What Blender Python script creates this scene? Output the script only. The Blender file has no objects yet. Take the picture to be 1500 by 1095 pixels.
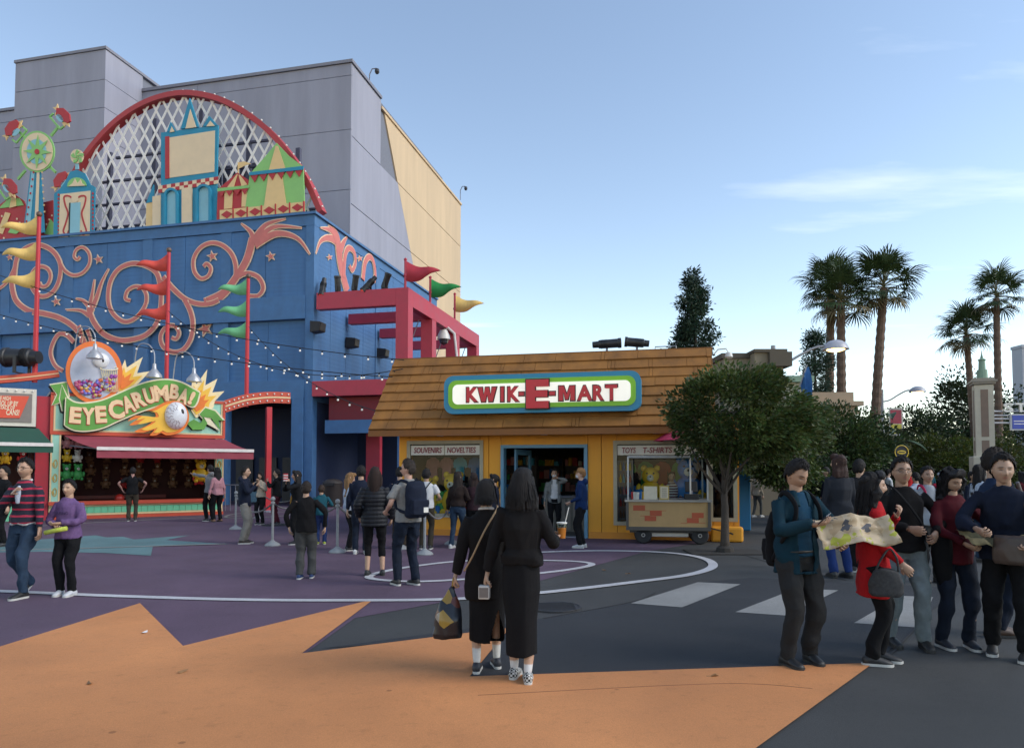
import bpy, bmesh, math, random
from mathutils import Vector, Matrix, noise as mnoise
R = math.radians
rnd = random.Random(7)
scene = bpy.context.scene
COL = scene.collection

# ---------------------------------------------------------------- camera
FPX, CXP, CYP, CAMH, PITCH = 1050.0, 750.0, 646.0, 1.65, R(2.4)
cam_data = bpy.data.cameras.new('camera'); cam = bpy.data.objects.new('camera', cam_data)
COL.objects.link(cam); scene.camera = cam
cam.location = (0, 0, CAMH); cam.rotation_euler = (R(90) + PITCH, 0, 0)
cam_data.sensor_width = 36; cam_data.lens = 36 * FPX / 1500
cam_data.shift_y = (CYP - 547.5) / 1500
cam_data.clip_start = 0.1; cam_data.clip_end = 3000
# ---------------------------------------------------------------- world
SUN_AZ, SUN_EL = R(105), R(36)        # azimuth from +Y towards +X
world = bpy.data.worlds.new('World'); scene.world = world; world.use_nodes = True
wn = world.node_tree; wn.nodes.clear()
def wnode(t, **k):
    n = wn.nodes.new(t)
    for a, b in k.items(): setattr(n, a, b)
    return n
w_out = wnode('ShaderNodeOutputWorld'); w_bg = wnode('ShaderNodeBackground')
w_sky = wnode('ShaderNodeTexSky'); w_sky.sky_type = 'NISHITA'; w_sky.sun_disc = False
w_sky.sun_elevation = SUN_EL; w_sky.sun_rotation = SUN_AZ
w_sky.air_density = 1.0; w_sky.dust_density = 0.0; w_sky.ozone_density = 2.0
w_tc = wnode('ShaderNodeTexCoord')
# thin high cloud wisps: direction projected to a plane high above
w_sep = wnode('ShaderNodeSeparateXYZ'); wn.links.new(w_tc.outputs['Generated'], w_sep.inputs[0])
w_mz = wnode('ShaderNodeMath', operation='MAXIMUM'); w_mz.inputs[1].default_value = 0.09
wn.links.new(w_sep.outputs[2], w_mz.inputs[0])
w_dx = wnode('ShaderNodeMath', operation='DIVIDE'); w_dy = wnode('ShaderNodeMath', operation='DIVIDE')
wn.links.new(w_sep.outputs[0], w_dx.inputs[0]); wn.links.new(w_mz.outputs[0], w_dx.inputs[1])
wn.links.new(w_sep.outputs[1], w_dy.inputs[0]); wn.links.new(w_mz.outputs[0], w_dy.inputs[1])
w_cmb = wnode('ShaderNodeCombineXYZ'); wn.links.new(w_dx.outputs[0], w_cmb.inputs[0]); wn.links.new(w_dy.outputs[0], w_cmb.inputs[1])
w_map = wnode('ShaderNodeMapping'); w_map.inputs['Scale'].default_value = (0.32, 0.9, 1); w_map.inputs['Location'].default_value = (0.5, 0.7, 0.0)
w_map.inputs['Rotation'].default_value = (0, 0, R(-8))
wn.links.new(w_cmb.outputs[0], w_map.inputs[0])
w_ns = wnode('ShaderNodeTexNoise'); w_ns.inputs['Scale'].default_value = 1.1; w_ns.inputs['Detail'].default_value = 7; w_ns.inputs['Roughness'].default_value = 0.55
wn.links.new(w_map.outputs[0], w_ns.inputs[0])
w_rp = wnode('ShaderNodeValToRGB'); w_rp.color_ramp.elements[0].position = 0.59; w_rp.color_ramp.elements[1].position = 1.08
w_rp.color_ramp.elements[0].color = (0, 0, 0, 1); w_rp.color_ramp.elements[1].color = (.8, .8, .8, 1)
wn.links.new(w_ns.outputs[0], w_rp.inputs[0])
w_mix = wnode('ShaderNodeMix'); w_mix.data_type = 'RGBA'
w_wb = wnode('ShaderNodeMix'); w_wb.data_type = 'RGBA'; w_wb.blend_type = 'MULTIPLY'; w_wb.inputs[0].default_value = 1; w_wb.inputs[7].default_value = (1.19, 1.03, .89, 1)
wn.links.new(w_sky.outputs[0], w_wb.inputs[6])
wn.links.new(w_rp.outputs[0], w_mix.inputs[0]); wn.links.new(w_wb.outputs[2], w_mix.inputs[6])
w_mix.inputs[7].default_value = (6.6, 6.6, 6.8, 1)
wn.links.new(w_mix.outputs[2], w_bg.inputs[0]); w_bg.inputs[1].default_value = 0.105
wn.links.new(w_bg.outputs[0], w_out.inputs[0])
# ---------------------------------------------------------------- sun (just gone behind the buildings: very soft)
sd = bpy.data.lights.new('sun', 'SUN'); sd.energy = 1.0; sd.angle = R(32); sd.color = (1, .93, .84)
sun = bpy.data.objects.new('sun', sd); COL.objects.link(sun); sun.location = (30, 10, 30)
_sdir = Vector((math.sin(SUN_AZ) * math.cos(SUN_EL), math.cos(SUN_AZ) * math.cos(SUN_EL), math.sin(SUN_EL)))
sun.rotation_euler = (-_sdir).to_track_quat('-Z', 'Y').to_euler()
# ---------------------------------------------------------------- exposure
scene.render.engine = 'CYCLES'
scene.view_settings.view_transform = 'Standard'; scene.view_settings.look = 'None'
scene.view_settings.exposure = 1.4; scene.view_settings.gamma = 1.0
scene.view_settings.use_curve_mapping = False

# ================================================================= helpers
def ray(px, py):
    x = (px - CXP) / FPX; y = (CYP - py) / FPX
    return Vector((x, math.cos(PITCH) - y * math.sin(PITCH), math.sin(PITCH) + y * math.cos(PITCH)))
def gpt(px, py, z=0.0):
    d = ray(px, py); t = (z - CAMH) / d.z
    return Vector((d.x * t, d.y * t, z))
def at(px, py, depth):
    d = ray(px, py); t = depth / d.y
    return Vector((d.x * t, depth, CAMH + d.z * t))
class Frame:
    """local x along a facade, y into it, z up"""
    def __init__(s, p, ang):
        s.o = Vector((p[0], p[1], 0)); s.a = ang
        s.e = Vector((math.cos(ang), math.sin(ang), 0)); s.g = Vector((-math.sin(ang), math.cos(ang), 0))
    def pix(s, px, py, v=0.0):          # ray with the plane local y = v -> (u, z)
        d = ray(px, py); c = Vector((0, 0, CAMH))
        t = ((s.o + s.g * v - c).dot(s.g)) / d.dot(s.g)
        p = c + d * t - s.o
        return p.dot(s.e), p.z
    def side(s, px, py, u=0.0):         # ray with the plane local x = u -> (v, z)
        d = ray(px, py); c = Vector((0, 0, CAMH))
        t = ((s.o + s.e * u - c).dot(s.e)) / d.dot(s.e)
        p = c + d * t - s.o
        return p.dot(s.g), p.z
    def gnd(s, px, py, z=0):
        p = gpt(px, py, z) - s.o
        return p.dot(s.e), p.dot(s.g)
    def loc(s, w):
        p = Vector(w) - s.o
        return p.dot(s.e), p.dot(s.g), p.z
    def world(s, u, v, z=0): return s.o + s.e * u + s.g * v + Vector((0, 0, z))

# ---------------------------------------------------------------- materials
MATS = {}
def mat(name, col, rough=.65, var=.10, scale=6.0, bump=0.0, bscale=60.0, metal=0.0, attr=None, spec=.5, emit=0, ecol=None, streak=False, coat=0, sheen=0):
    if name in MATS: return MATS[name]
    m = bpy.data.materials.new(name); m.use_nodes = True; MATS[name] = m
    nt = m.node_tree; b = nt.nodes['Principled BSDF']; L = nt.links
    b.inputs['Roughness'].default_value = rough; b.inputs['Metallic'].default_value = metal
    b.inputs['Specular IOR Level'].default_value = spec
    if coat: b.inputs['Coat Weight'].default_value = coat
    if sheen: b.inputs['Sheen Weight'].default_value = sheen
    tc = nt.nodes.new('ShaderNodeTexCoord')
    src = None
    if attr:
        a = nt.nodes.new('ShaderNodeAttribute'); a.attribute_name = attr; src = a.outputs[0]
    if var > 0:
        n = nt.nodes.new('ShaderNodeTexNoise'); n.inputs['Scale'].default_value = scale; n.inputs['Detail'].default_value = 6
        n.inputs['Roughness'].default_value = .6
        if streak:
            mp = nt.nodes.new('ShaderNodeMapping'); mp.inputs['Scale'].default_value = (1, 1, .12)
            L.new(tc.outputs['Object'], mp.inputs[0]); L.new(mp.outputs[0], n.inputs[0])
        else: L.new(tc.outputs['Object'], n.inputs[0])
        mr = nt.nodes.new('ShaderNodeMapRange'); mr.inputs[1].default_value = .3; mr.inputs[2].default_value = .7
        mr.inputs[3].default_value = 1 - var; mr.inputs[4].default_value = 1 + var
        L.new(n.outputs[0], mr.inputs[0])
        mx = nt.nodes.new('ShaderNodeMix'); mx.data_type = 'RGBA'; mx.blend_type = 'MULTIPLY'; mx.inputs[0].default_value = 1
        if src: L.new(src, mx.inputs[6])
        else: mx.inputs[6].default_value = (*col, 1)
        L.new(mr.outputs[0], mx.inputs[7]); L.new(mx.outputs[2], b.inputs['Base Color'])
        if rough < 1:
            m2 = nt.nodes.new('ShaderNodeMapRange'); m2.inputs[1].default_value = .3; m2.inputs[2].default_value = .7
            m2.inputs[3].default_value = max(0, rough - .08); m2.inputs[4].default_value = min(1, rough + .08)
            L.new(n.outputs[0], m2.inputs[0]); L.new(m2.outputs[0], b.inputs['Roughness'])
    elif src: L.new(src, b.inputs['Base Color'])
    else: b.inputs['Base Color'].default_value = (*col, 1)
    if bump > 0:
        n2 = nt.nodes.new('ShaderNodeTexNoise'); n2.inputs['Scale'].default_value = bscale; n2.inputs['Detail'].default_value = 4
        L.new(tc.outputs['Object'], n2.inputs[0])
        bp = nt.nodes.new('ShaderNodeBump'); bp.inputs['Strength'].default_value = bump; bp.inputs['Distance'].default_value = .02
        L.new(n2.outputs[0], bp.inputs['Height']); L.new(bp.outputs[0], b.inputs['Normal'])
    if emit:
        b.inputs['Emission Color'].default_value = (*(ecol or col), 1); b.inputs['Emission Strength'].default_value = emit
    return m
def srgb(r, g, b):
    f = lambda c: (c / 255 / 12.92) if c <= 10 else ((c / 255 + .055) / 1.055) ** 2.4
    return (f(r), f(g), f(b))
def glassmat():
    if 'glass' in MATS: return MATS['glass']
    m = bpy.data.materials.new('glass'); m.use_nodes = True; MATS['glass'] = m
    nt = m.node_tree; nt.nodes.clear(); o = nt.nodes.new('ShaderNodeOutputMaterial')
    t = nt.nodes.new('ShaderNodeBsdfTransparent'); t.inputs[0].default_value = (.86, .9, .9, 1)
    g = nt.nodes.new('ShaderNodeBsdfGlossy'); g.inputs['Roughness'].default_value = .02
    f = nt.nodes.new('ShaderNodeFresnel'); f.inputs[0].default_value = 1.5
    h = nt.nodes.new('ShaderNodeMath'); h.operation = 'MULTIPLY'; h.inputs[1].default_value = .22; nt.links.new(f.outputs[0], h.inputs[0])
    mx = nt.nodes.new('ShaderNodeMixShader'); nt.links.new(h.outputs[0], mx.inputs[0])
    nt.links.new(t.outputs[0], mx.inputs[1]); nt.links.new(g.outputs[0], mx.inputs[2]); nt.links.new(mx.outputs[0], o.inputs[0])
    return m

# ---------------------------------------------------------------- mesh builder
def catmull(pts, n=6, closed=False):
    P = [Vector(p) for p in pts]; out = []; N = len(P)
    if N < 3: return P
    rng = range(N) if closed else range(N - 1)
    for i in rng:
        if closed: p0, p1, p2, p3 = P[i - 1], P[i], P[(i + 1) % N], P[(i + 2) % N]
        else: p0, p1, p2, p3 = P[max(i - 1, 0)], P[i], P[i + 1], P[min(i + 2, N - 1)]
        for k in range(n):
            t = k / n
            out.append(.5 * ((2 * p1) + (p2 - p0) * t + (2 * p0 - 5 * p1 + 4 * p2 - p3) * t * t + (3 * p1 - p0 - 3 * p2 + p3) * t ** 3))
    if not closed: out.append(P[-1])
    return out
def tri2d(poly):
    from mathutils.geometry import tessellate_polygon
    return tessellate_polygon([[Vector((p[0], p[1], 0)) for p in poly]])
class MB:
    def __init__(s): s.v = []; s.f = []; s.m = []; s.mi = 0
    def add(s, vs, fs, mi=None):
        b = len(s.v); s.v += [tuple(v) for v in vs]; s.f += [tuple(b + i for i in f) for f in fs]
        s.m += [s.mi if mi is None else mi] * len(fs); return s
    def box(s, x0, x1, y0, y1, z0, z1, mi=None):
        if x0 > x1: x0, x1 = x1, x0
        if y0 > y1: y0, y1 = y1, y0
        if z0 > z1: z0, z1 = z1, z0
        v = [(x, y, z) for z in (z0, z1) for y in (y0, y1) for x in (x0, x1)]
        return s.add(v, [(0, 2, 3, 1), (4, 5, 7, 6), (0, 1, 5, 4), (2, 6, 7, 3), (0, 4, 6, 2), (1, 3, 7, 5)], mi)
    def obox(s, c, ax, hs, mi=None):      # oriented box: centre, 3 axes, half sizes
        c = Vector(c); A = [Vector(a).normalized() * h for a, h in zip(ax, hs)]
        v = [c + A[0] * i + A[1] * j + A[2] * k for k in (-1, 1) for j in (-1, 1) for i in (-1, 1)]
        return s.add(v, [(0, 2, 3, 1), (4, 5, 7, 6), (0, 1, 5, 4), (2, 6, 7, 3), (0, 4, 6, 2), (1, 3, 7, 5)], mi)
    def bar(s, a, b, w, h, mi=None, up=(0, 0, 1)):
        a, b = Vector(a), Vector(b); d = b - a; u = Vector(up)
        if abs(d.normalized().dot(u)) > .98: u = Vector((0, 1, 0))
        sd_ = d.cross(u).normalized(); uu = sd_.cross(d).normalized()
        return s.obox((a + b) / 2, (d, sd_, uu), (d.length / 2, w / 2, h / 2), mi)
    def prism(s, poly, y0, y1, plane='xz', mi=None, mi_side=None):
        """poly: list of 2D points; extruded between y0 and y1 on the third axis"""
        n = len(poly)
        def P(p, t): return (p[0], t, p[1]) if plane == 'xz' else ((p[0], p[1], t) if plane == 'xy' else (t, p[0], p[1]))
        v = [P(p, y0) for p in poly] + [P(p, y1) for p in poly]
        tr = tri2d(poly)
        f0 = [t for t in tr] ; f1 = [(t[0] + n, t[2] + n, t[1] + n) for t in tr]
        s.add(v, f0 + f1, mi)
        s.add(v, [(i, (i + 1) % n, (i + 1) % n + n, i + n) for i in range(n)], mi if mi_side is None else mi_side)
        return s
    def tube(s, path, rad, n=8, mi=None, caps=True, flat=1.0):
        P = [Vector(p) for p in path]; N = len(P); rings = []; prev = None
        for i in range(N):
            d = (P[min(i + 1, N - 1)] - P[max(i - 1, 0)])
            if d.length < 1e-9: d = Vector((0, 0, 1))
            d.normalize()
            if prev is None:
                u = Vector((0, 0, 1)) if abs(d.z) < .9 else Vector((1, 0, 0))
                a = d.cross(u).normalized()
            else:
                a = (prev - d * prev.dot(d)); a = a.normalized() if a.length > 1e-6 else d.orthogonal().normalized()
            prev = a; b = d.cross(a)
            r = rad(i / max(1, N - 1)) if callable(rad) else (rad[i] if isinstance(rad, (list, tuple)) else rad)
            rings.append([P[i] + a * math.cos(2 * math.pi * k / n) * r + b * math.sin(2 * math.pi * k / n) * r * flat for k in range(n)])
        vs = [v for r_ in rings for v in r_]; fs = []
        for i in range(N - 1):
            for k in range(n): fs.append((i * n + k, i * n + (k + 1) % n, (i + 1) * n + (k + 1) % n, (i + 1) * n + k))
        if caps: fs += [tuple(range(n - 1, -1, -1)), tuple((N - 1) * n + k for k in range(n))]
        return s.add(vs, fs, mi)
    def cyl(s, a, b, r, n=12, mi=None, r2=None):
        return s.tube([a, b], [r, r if r2 is None else r2], n, mi)
    def lathe(s, prof, c=(0, 0, 0), n=16, mi=None, axis='z'):
        vs = []; N = len(prof)
        for r, z in prof:
            for k in range(n):
                a = 2 * math.pi * k / n; x, y = r * math.cos(a), r * math.sin(a)
                p = (x, y, z) if axis == 'z' else ((x, z, y) if axis == 'y' else (z, x, y))
                vs.append((c[0] + p[0], c[1] + p[1], c[2] + p[2]))
        fs = [(i * n + k, i * n + (k + 1) % n, (i + 1) * n + (k + 1) % n, (i + 1) * n + k) for i in range(N - 1) for k in range(n)]
        if prof[0][0] > 1e-6: fs.append(tuple(range(n - 1, -1, -1)))
        if prof[-1][0] > 1e-6: fs.append(tuple((N - 1) * n + k for k in range(n)))
        return s.add(vs, fs, mi)
    def ball(s, c, r, n=10, mi=None, sc=(1, 1, 1)):
        m = n // 2 + 1; vs = []
        for i in range(m + 1):
            t = math.pi * i / m
            for k in range(n):
                a = 2 * math.pi * k / n
                vs.append((c[0] + r * sc[0] * math.sin(t) * math.cos(a), c[1] + r * sc[1] * math.sin(t) * math.sin(a), c[2] + r * sc[2] * math.cos(t)))
        fs = [(i * n + k, (i + 1) * n + k, (i + 1) * n + (k + 1) % n, i * n + (k + 1) % n) for i in range(m) for k in range(n)]
        return s.add(vs, fs, mi)
    def strip(s, pts, wid, y0, y1, plane='xz', mi=None):
        """flat ribbon of given width along 2D pts, extruded y0..y1"""
        P = [Vector((p[0], p[1])) for p in pts]; N = len(P); Lp = []; Rp = []
        for i in range(N):
            d = P[min(i + 1, N - 1)] - P[max(i - 1, 0)]
            if d.length < 1e-9: d = Vector((1, 0))
            d.normalize(); nn = Vector((-d.y, d.x))
            w = wid(i / (N - 1)) if callable(wid) else wid
            Lp.append(P[i] + nn * w / 2); Rp.append(P[i] - nn * w / 2)
        def Q(p, t): return (p[0], t, p[1]) if plane == 'xz' else ((p[0], p[1], t) if plane == 'xy' else (t, p[0], p[1]))
        vs = []
        for i in range(N): vs += [Q(Lp[i], y0), Q(Rp[i], y0), Q(Lp[i], y1), Q(Rp[i], y1)]
        fs = []
        for i in range(N - 1):
            a, b = 4 * i, 4 * i + 4
            fs += [(a, a + 1, b + 1, b), (a + 2, b + 2, b + 3, a + 3), (a, b, b + 2, a + 2), (a + 1, a + 3, b + 3, b + 1)]
        fs += [(0, 2, 3, 1), (4 * N - 4, 4 * N - 3, 4 * N - 1, 4 * N - 2)]
        return s.add(vs, fs, mi)
    def mesh(s, name, mats, smooth=False):
        me = bpy.data.meshes.new(name); me.from_pydata(s.v, [], s.f)
        if not isinstance(mats, (list, tuple)): mats = [mats]
        for m in mats: me.materials.append(m)
        if len(mats) > 1: me.polygons.foreach_set('material_index', s.m)
        bm = bmesh.new(); bm.from_mesh(me); bmesh.ops.recalc_face_normals(bm, faces=bm.faces); bm.to_mesh(me); bm.free()
        if smooth:
            me.polygons.foreach_set('use_smooth', [True] * len(me.polygons))
            if smooth != 'all' and hasattr(me, 'set_sharp_from_angle'): me.set_sharp_from_angle(angle=R(40))
        me.update(); return me
    def build(s, name, mats, parent=None, smooth=False, bevel=0):
        o = bpy.data.objects.new(name, s.mesh(name, mats, smooth)); COL.objects.link(o)
        if parent is not None: o.parent = parent
        if bevel:
            b = o.modifiers.new('bevel', 'BEVEL'); b.width = bevel; b.segments = 2; b.limit_method = 'ANGLE'
        return o
def tag(o, label=None, cat=None, group=None, kind=None):
    if label: o['label'] = label
    if cat: o['category'] = cat
    if group: o['group'] = group
    if kind: o['kind'] = kind
    return o
def thing(name, label, cat, loc=(0, 0, 0), rz=0, group=None):
    o = bpy.data.objects.new(name, None); COL.objects.link(o); o.empty_display_size = .1
    o.location = loc; o.rotation_euler = (0, 0, rz); return tag(o, label, cat, group)
def fthing(name, label, cat, F, group=None): return thing(name, label, cat, F.o, F.a, group)
def inst(me, name, parent=None, loc=(0, 0, 0), rot=(0, 0, 0), sc=(1, 1, 1)):
    o = bpy.data.objects.new(name, me); COL.objects.link(o)
    if parent is not None: o.parent = parent
    o.location = loc; o.rotation_euler = rot; o.scale = sc; return o
def copy_tree(o, parent=None):
    c = o.copy(); COL.objects.link(c); c.parent = parent
    for ch in o.children: copy_tree(ch, c)
    return c
# ---------------------------------------------------------------- lettering (built-in font turned into meshes)
_ts = bpy.data.scenes.new('work')
def eval_mesh(o):
    _ts.collection.objects.link(o); vl = _ts.view_layers[0]; vl.update(); dg = vl.depsgraph; me = bpy.data.meshes.new_from_object(o.evaluated_get(dg)); bpy.data.objects.remove(o); return me
def text_mesh(txt, size, depth, m, bold=0.0, shear=0.0, name='lettering', align='CENTER', spacing=1.0):
    cu = bpy.data.curves.new('lettering', 'FONT'); cu.body = txt; cu.size = size; cu.extrude = depth / 2; cu.offset = bold; cu.shear = shear
    cu.align_x = align; cu.align_y = 'CENTER'; cu.space_character = spacing; cu.resolution_u = 3
    o = bpy.data.objects.new('tmp', cu); me = eval_mesh(o); bpy.data.curves.remove(cu); me.name = name
    me.materials.clear(); me.materials.append(m); return me
def text(txt, size, loc, parent, m, depth=.02, bold=0, shear=0, rot=(R(90), 0, 0), name='lettering', align='CENTER', spacing=1.0, sc=(1, 1, 1)):
    return inst(text_mesh(txt, size, depth, m, bold, shear, name, align, spacing), name, parent, loc, rot, sc)
# ================================================================= ground
def flat(name, pts, z, m, label=None):
    P = [Vector((p[0], p[1])) for p in pts]
    mb = MB(); mb.add([(p.x, p.y, z) for p in P], list(tri2d(P)))
    o = mb.build(name, m)
    for p in o.data.polygons:
        if p.normal.z < 0: p.flip()
    return tag(o, label, kind='structure')
def gpx(l): return [gpt(*p).xy for p in l]
def ext(a, b, k): a, b = Vector(a), Vector(b); return b + (b - a) * k
def pave(name, col, var=.14, rough=.8, spec=.3, sp=1.0):
    m = mat(name, col, rough, var, 1.3, .55, 260, spec=spec)
    nt = m.node_tree; b = nt.nodes['Principled BSDF']; L = nt.links
    # fine aggregate speckle and large worn patches on top of the paint
    tc = nt.nodes.new('ShaderNodeTexCoord'); old = b.inputs['Base Color'].links[0].from_socket
    n1 = nt.nodes.new('ShaderNodeTexNoise'); n1.inputs['Scale'].default_value = 140; n1.inputs['Detail'].default_value = 3
    n2 = nt.nodes.new('ShaderNodeTexNoise'); n2.inputs['Scale'].default_value = .35; n2.inputs['Detail'].default_value = 5
    n3 = nt.nodes.new('ShaderNodeTexNoise'); n3.inputs['Scale'].default_value = 9; n3.inputs['Detail'].default_value = 6; n3.inputs['Roughness'].default_value = .75
    n4 = nt.nodes.new('ShaderNodeTexVoronoi'); n4.inputs['Scale'].default_value = 1.7; n4.inputs['Randomness'].default_value = 1
    cur = old
    for n, lo, hi, a, c in ((n1, .3, .7, 1 - .24 * sp, 1 + .24 * sp), (n2, .3, .7, .82, 1.16), (n3, .55, .75, 1.0, .80), (n4, .03, .045, .62, 1.0)):
        L.new(tc.outputs['Object'], n.inputs[0])
        mr = nt.nodes.new('ShaderNodeMapRange'); mr.inputs[1].default_value = lo; mr.inputs[2].default_value = hi; mr.inputs[3].default_value = a; mr.inputs[4].default_value = c
        L.new(n.outputs[0], mr.inputs[0])
        mx = nt.nodes.new('ShaderNodeMix'); mx.data_type = 'RGBA'; mx.blend_type = 'MULTIPLY'; mx.inputs[0].default_value = 1
        L.new(cur, mx.inputs[6]); L.new(mr.outputs[0], mx.inputs[7]); cur = mx.outputs[2]
    L.new(cur, b.inputs['Base Color'])
    return m
M_asph = pave('asphalt', (.058, .058, .057)); M_slate = pave('slate_paint', (.036, .038, .042))
M_purple = pave('purple_paint', (.115, .074, .108)); M_orange = pave('orange_paint', (.61, .25, .094), .08, sp=.55)
M_teal = pave('teal_paint', (.12, .21, .215)); M_white = pave('white_paint', (.50, .49, .50), .1); M_cross = pave('crossing_paint', (.27, .265, .25), .12)
flat('ground', [(-1500, -40), (1500, -40), (1500, 1800), (-1500, 1800)], 0, M_asph)
# purple sheet: everything left of a line that runs to the shop front
pl = gpx([(520, 905), (670, 878), (800, 848), (945, 808), (1046, 791)])
tip = gpt(442, 958).xy
flat('purple_pavement', [Vector((-40, 5)), tip - Vector((.0, .3)), pl[0]] + pl[1:] + [Vector((4.6, 19)), Vector((-3, 24)), Vector((-4, 40)), Vector((-40, 42))], .004, M_purple)
o0, o1 = gpt(1280, 972).xy, gpt(1112, 1094).xy
l0, l1 = gpt(205, 884).xy, gpt(0, 948).xy
flat('orange_pavement', [ext(l0, l1, 1.2)] + gpx([(205, 884), (268, 947), (548, 878), (442, 958), (747, 920), (688, 992), (1280, 972)]) + [ext(o0, o1, 1.0), Vector((-1.5, .2)), Vector((-14, .2))], .012, M_orange)
flat('slate_pavement', gpx([(470, 950), (796, 906), (924, 882), (1022, 853), (1100, 846), (1420, 862), (1365, 894), (1346, 920), (1268, 980), (680, 1002), (730, 930)]), .006, M_slate)
flat('teal_pavement', gpx([(-60, 812), (-60, 796), (0, 795), (47, 791), (140, 784), (156, 787), (180, 786), (196, 790), (278, 784), (243, 791), (336, 797), (224, 800), (221, 814), (154, 810), (60, 808), (0, 809)]), .009, M_teal)
def line(pts, w, z=.016, m=None, name='pavement_line', closed=False):
    P = catmull([(*gpt(*p).xy, 0) for p in pts], 8, closed)
    if closed: P.append(P[0])
    mb = MB(); mb.strip([(p.x, p.y) for p in P], w, z - .003, z, 'xy'); return tag(mb.build(name, m or M_white), kind='structure')
line([(-60, 864), (60, 869), (165, 873.5), (350, 879), (520, 880), (670, 878), (800, 868), (930, 853), (1010, 842), (1044, 830), (1030, 818), (980, 810), (900, 807), (820, 808), (740, 812)], .16)
line([(540, 846), (580, 834), (665, 823), (740, 821), (830, 822), (866, 826), (850, 832), (790, 840), (665, 850), (590, 852)], .13, closed=True)
line([(40, 772), (130, 766), (230, 761), (330, 757), (372, 754)], .10, m=M_cross)
line([(330, 757), (352, 752), (420, 750), (420, 755), (352, 759)], .1, m=M_cross, closed=True)
line([(-20, 807), (140, 803), (330, 797)], .1, .02, M_cross)
for q in ([(924, 884), (1022, 853), (1085, 856), (999, 890)], [(1077, 897), (1167, 862), (1228, 865), (1150, 902)], [(1251, 913), (1320, 873), (1367, 875), (1346, 920)]):
    flat('crossing_stripe', gpx(q), .010, M_cross)
M_seam = mat('seam', (.02, .02, .022), .9)
line([(1290, 975), (1365, 894), (1392, 868)], .022, .011, M_seam, 'pavement_seam')
line([(796, 906), (924, 882), (960, 868)], .02, .011, M_seam, 'pavement_seam')
line([(1088, 812), (1150, 830), (1240, 850)], .02, .011, M_seam, 'pavement_seam')
line([(700, 1020), (1050, 1003), (1190, 1010)], .006, .014, mat('crack', (.22, .09, .04), .9), 'pavement_seam')
for px, py, r in ((405, 769, .45), (812, 890, .33)):
    c = gpt(px, py); mb = MB(); mb.lathe([(r, .0), (r, .022), (r * .92, .026), (r * .9, .02), (0, .02)], n=28)
    for k in range(-3, 4): mb.box(-r * .75, r * .75, k * r * .22 - .012, k * r * .22 + .012, .02, .027)
    o = mb.build('manhole_cover', mat('cast_iron', (.022, .022, .025), .6, .2, 20)); o.location = c
    tag(o, 'dark round manhole cover in the purple paving' if px < 500 else 'dark round manhole cover in the grey asphalt beside the white ring', 'manhole')
# bits of litter and fallen leaves
M_leafl = mat('dry_leaf', (.25, .13, .05), .8)
for px, py, c in ((212, 928, 0), (268, 986, 1), (1043, 992, 1), (1355, 938, 0), (885, 836, 2), (920, 841, 2), (131, 1003, 1)):
    mb = MB(); pts = [(-.05, 0), (-.02, .016), (.03, .02), (.055, .0), (.02, -.018), (-.03, -.014)]
    mb.add([(x, y, .018 + .012 * math.sin(x * 60 + px)) for x, y in pts], list(tri2d(pts)))
    o = mb.build('paper_scrap' if c == 0 else 'fallen_leaf', mat('paper', (.6, .6, .6)) if c == 0 else M_leafl); o.location = gpt(px, py).xy.to_3d(); o.rotation_euler = (0, 0, px)
    tag(o, 'scrap of litter lying on the painted ground' if c == 0 else 'small dry brown leaf lying on the painted ground', 'litter' if c == 0 else 'leaf', 'litter scraps' if c == 0 else 'fallen leaves')

# ================================================================= big grey sound stage
B = Frame(gpt(456, 741), -R(13.2))
M_grey = mat('stucco_lavender', (.29, .295, .36), .85, .13, .7, .25, 40, streak=True); M_grey2 = mat('stucco_joint', (.17, .18, .22), .9)
M_beige = mat('stucco_beige', (.56, .42, .27), .85, .10, .7, .2, 40, streak=True); M_cap = mat('roof_cap', (.20, .20, .24), .6)
VM, VT = 14.0, 10.4
G = fthing('sound_stage', 'tall windowless lavender grey building with jointed panels and beige side wall', 'building', B)
uc, ztop = B.pix(515, 92, VM)
ul, _ = B.pix(-260, 150, VM)
vE, zE = B.side(675, 290, uc); vgr, zgr = B.side(558, 138, uc)
MB().box(ul, uc - .12, VM + .12, VM + 20, 0, ztop - .1).box(uc - 9, uc - .12, VM + 10, vE - .1, 0, ztop - 2.2).build('core', M_grey2, G)
zr = [B.pix(515, y, VM)[1] for y in (277, 189, 110)]
rows = [(0, 4.2), (4.2, 8.8), (8.8, 13.0), (13.0, zr[0]), (zr[0], zr[1]), (zr[1], zr[2]), (zr[2], ztop)]
cols = [ul + (uc - ul) * k / 4 for k in range(5)]
for (z0, z1) in rows:
    for k in range(4):
        MB().box(cols[k] + (.02 if k else 0), cols[k + 1] - (.02 if k < 3 else .0), VM, VM + .12, z0 + .018, z1 - .018).build('panel', M_grey, G)
MB().box(ul, uc + .12, VM - .12, VM + .3, ztop, ztop + .22).box(uc - .3, uc + .12, VM + .3, vgr, ztop, ztop + .22).build('coping', M_cap, G)
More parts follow.
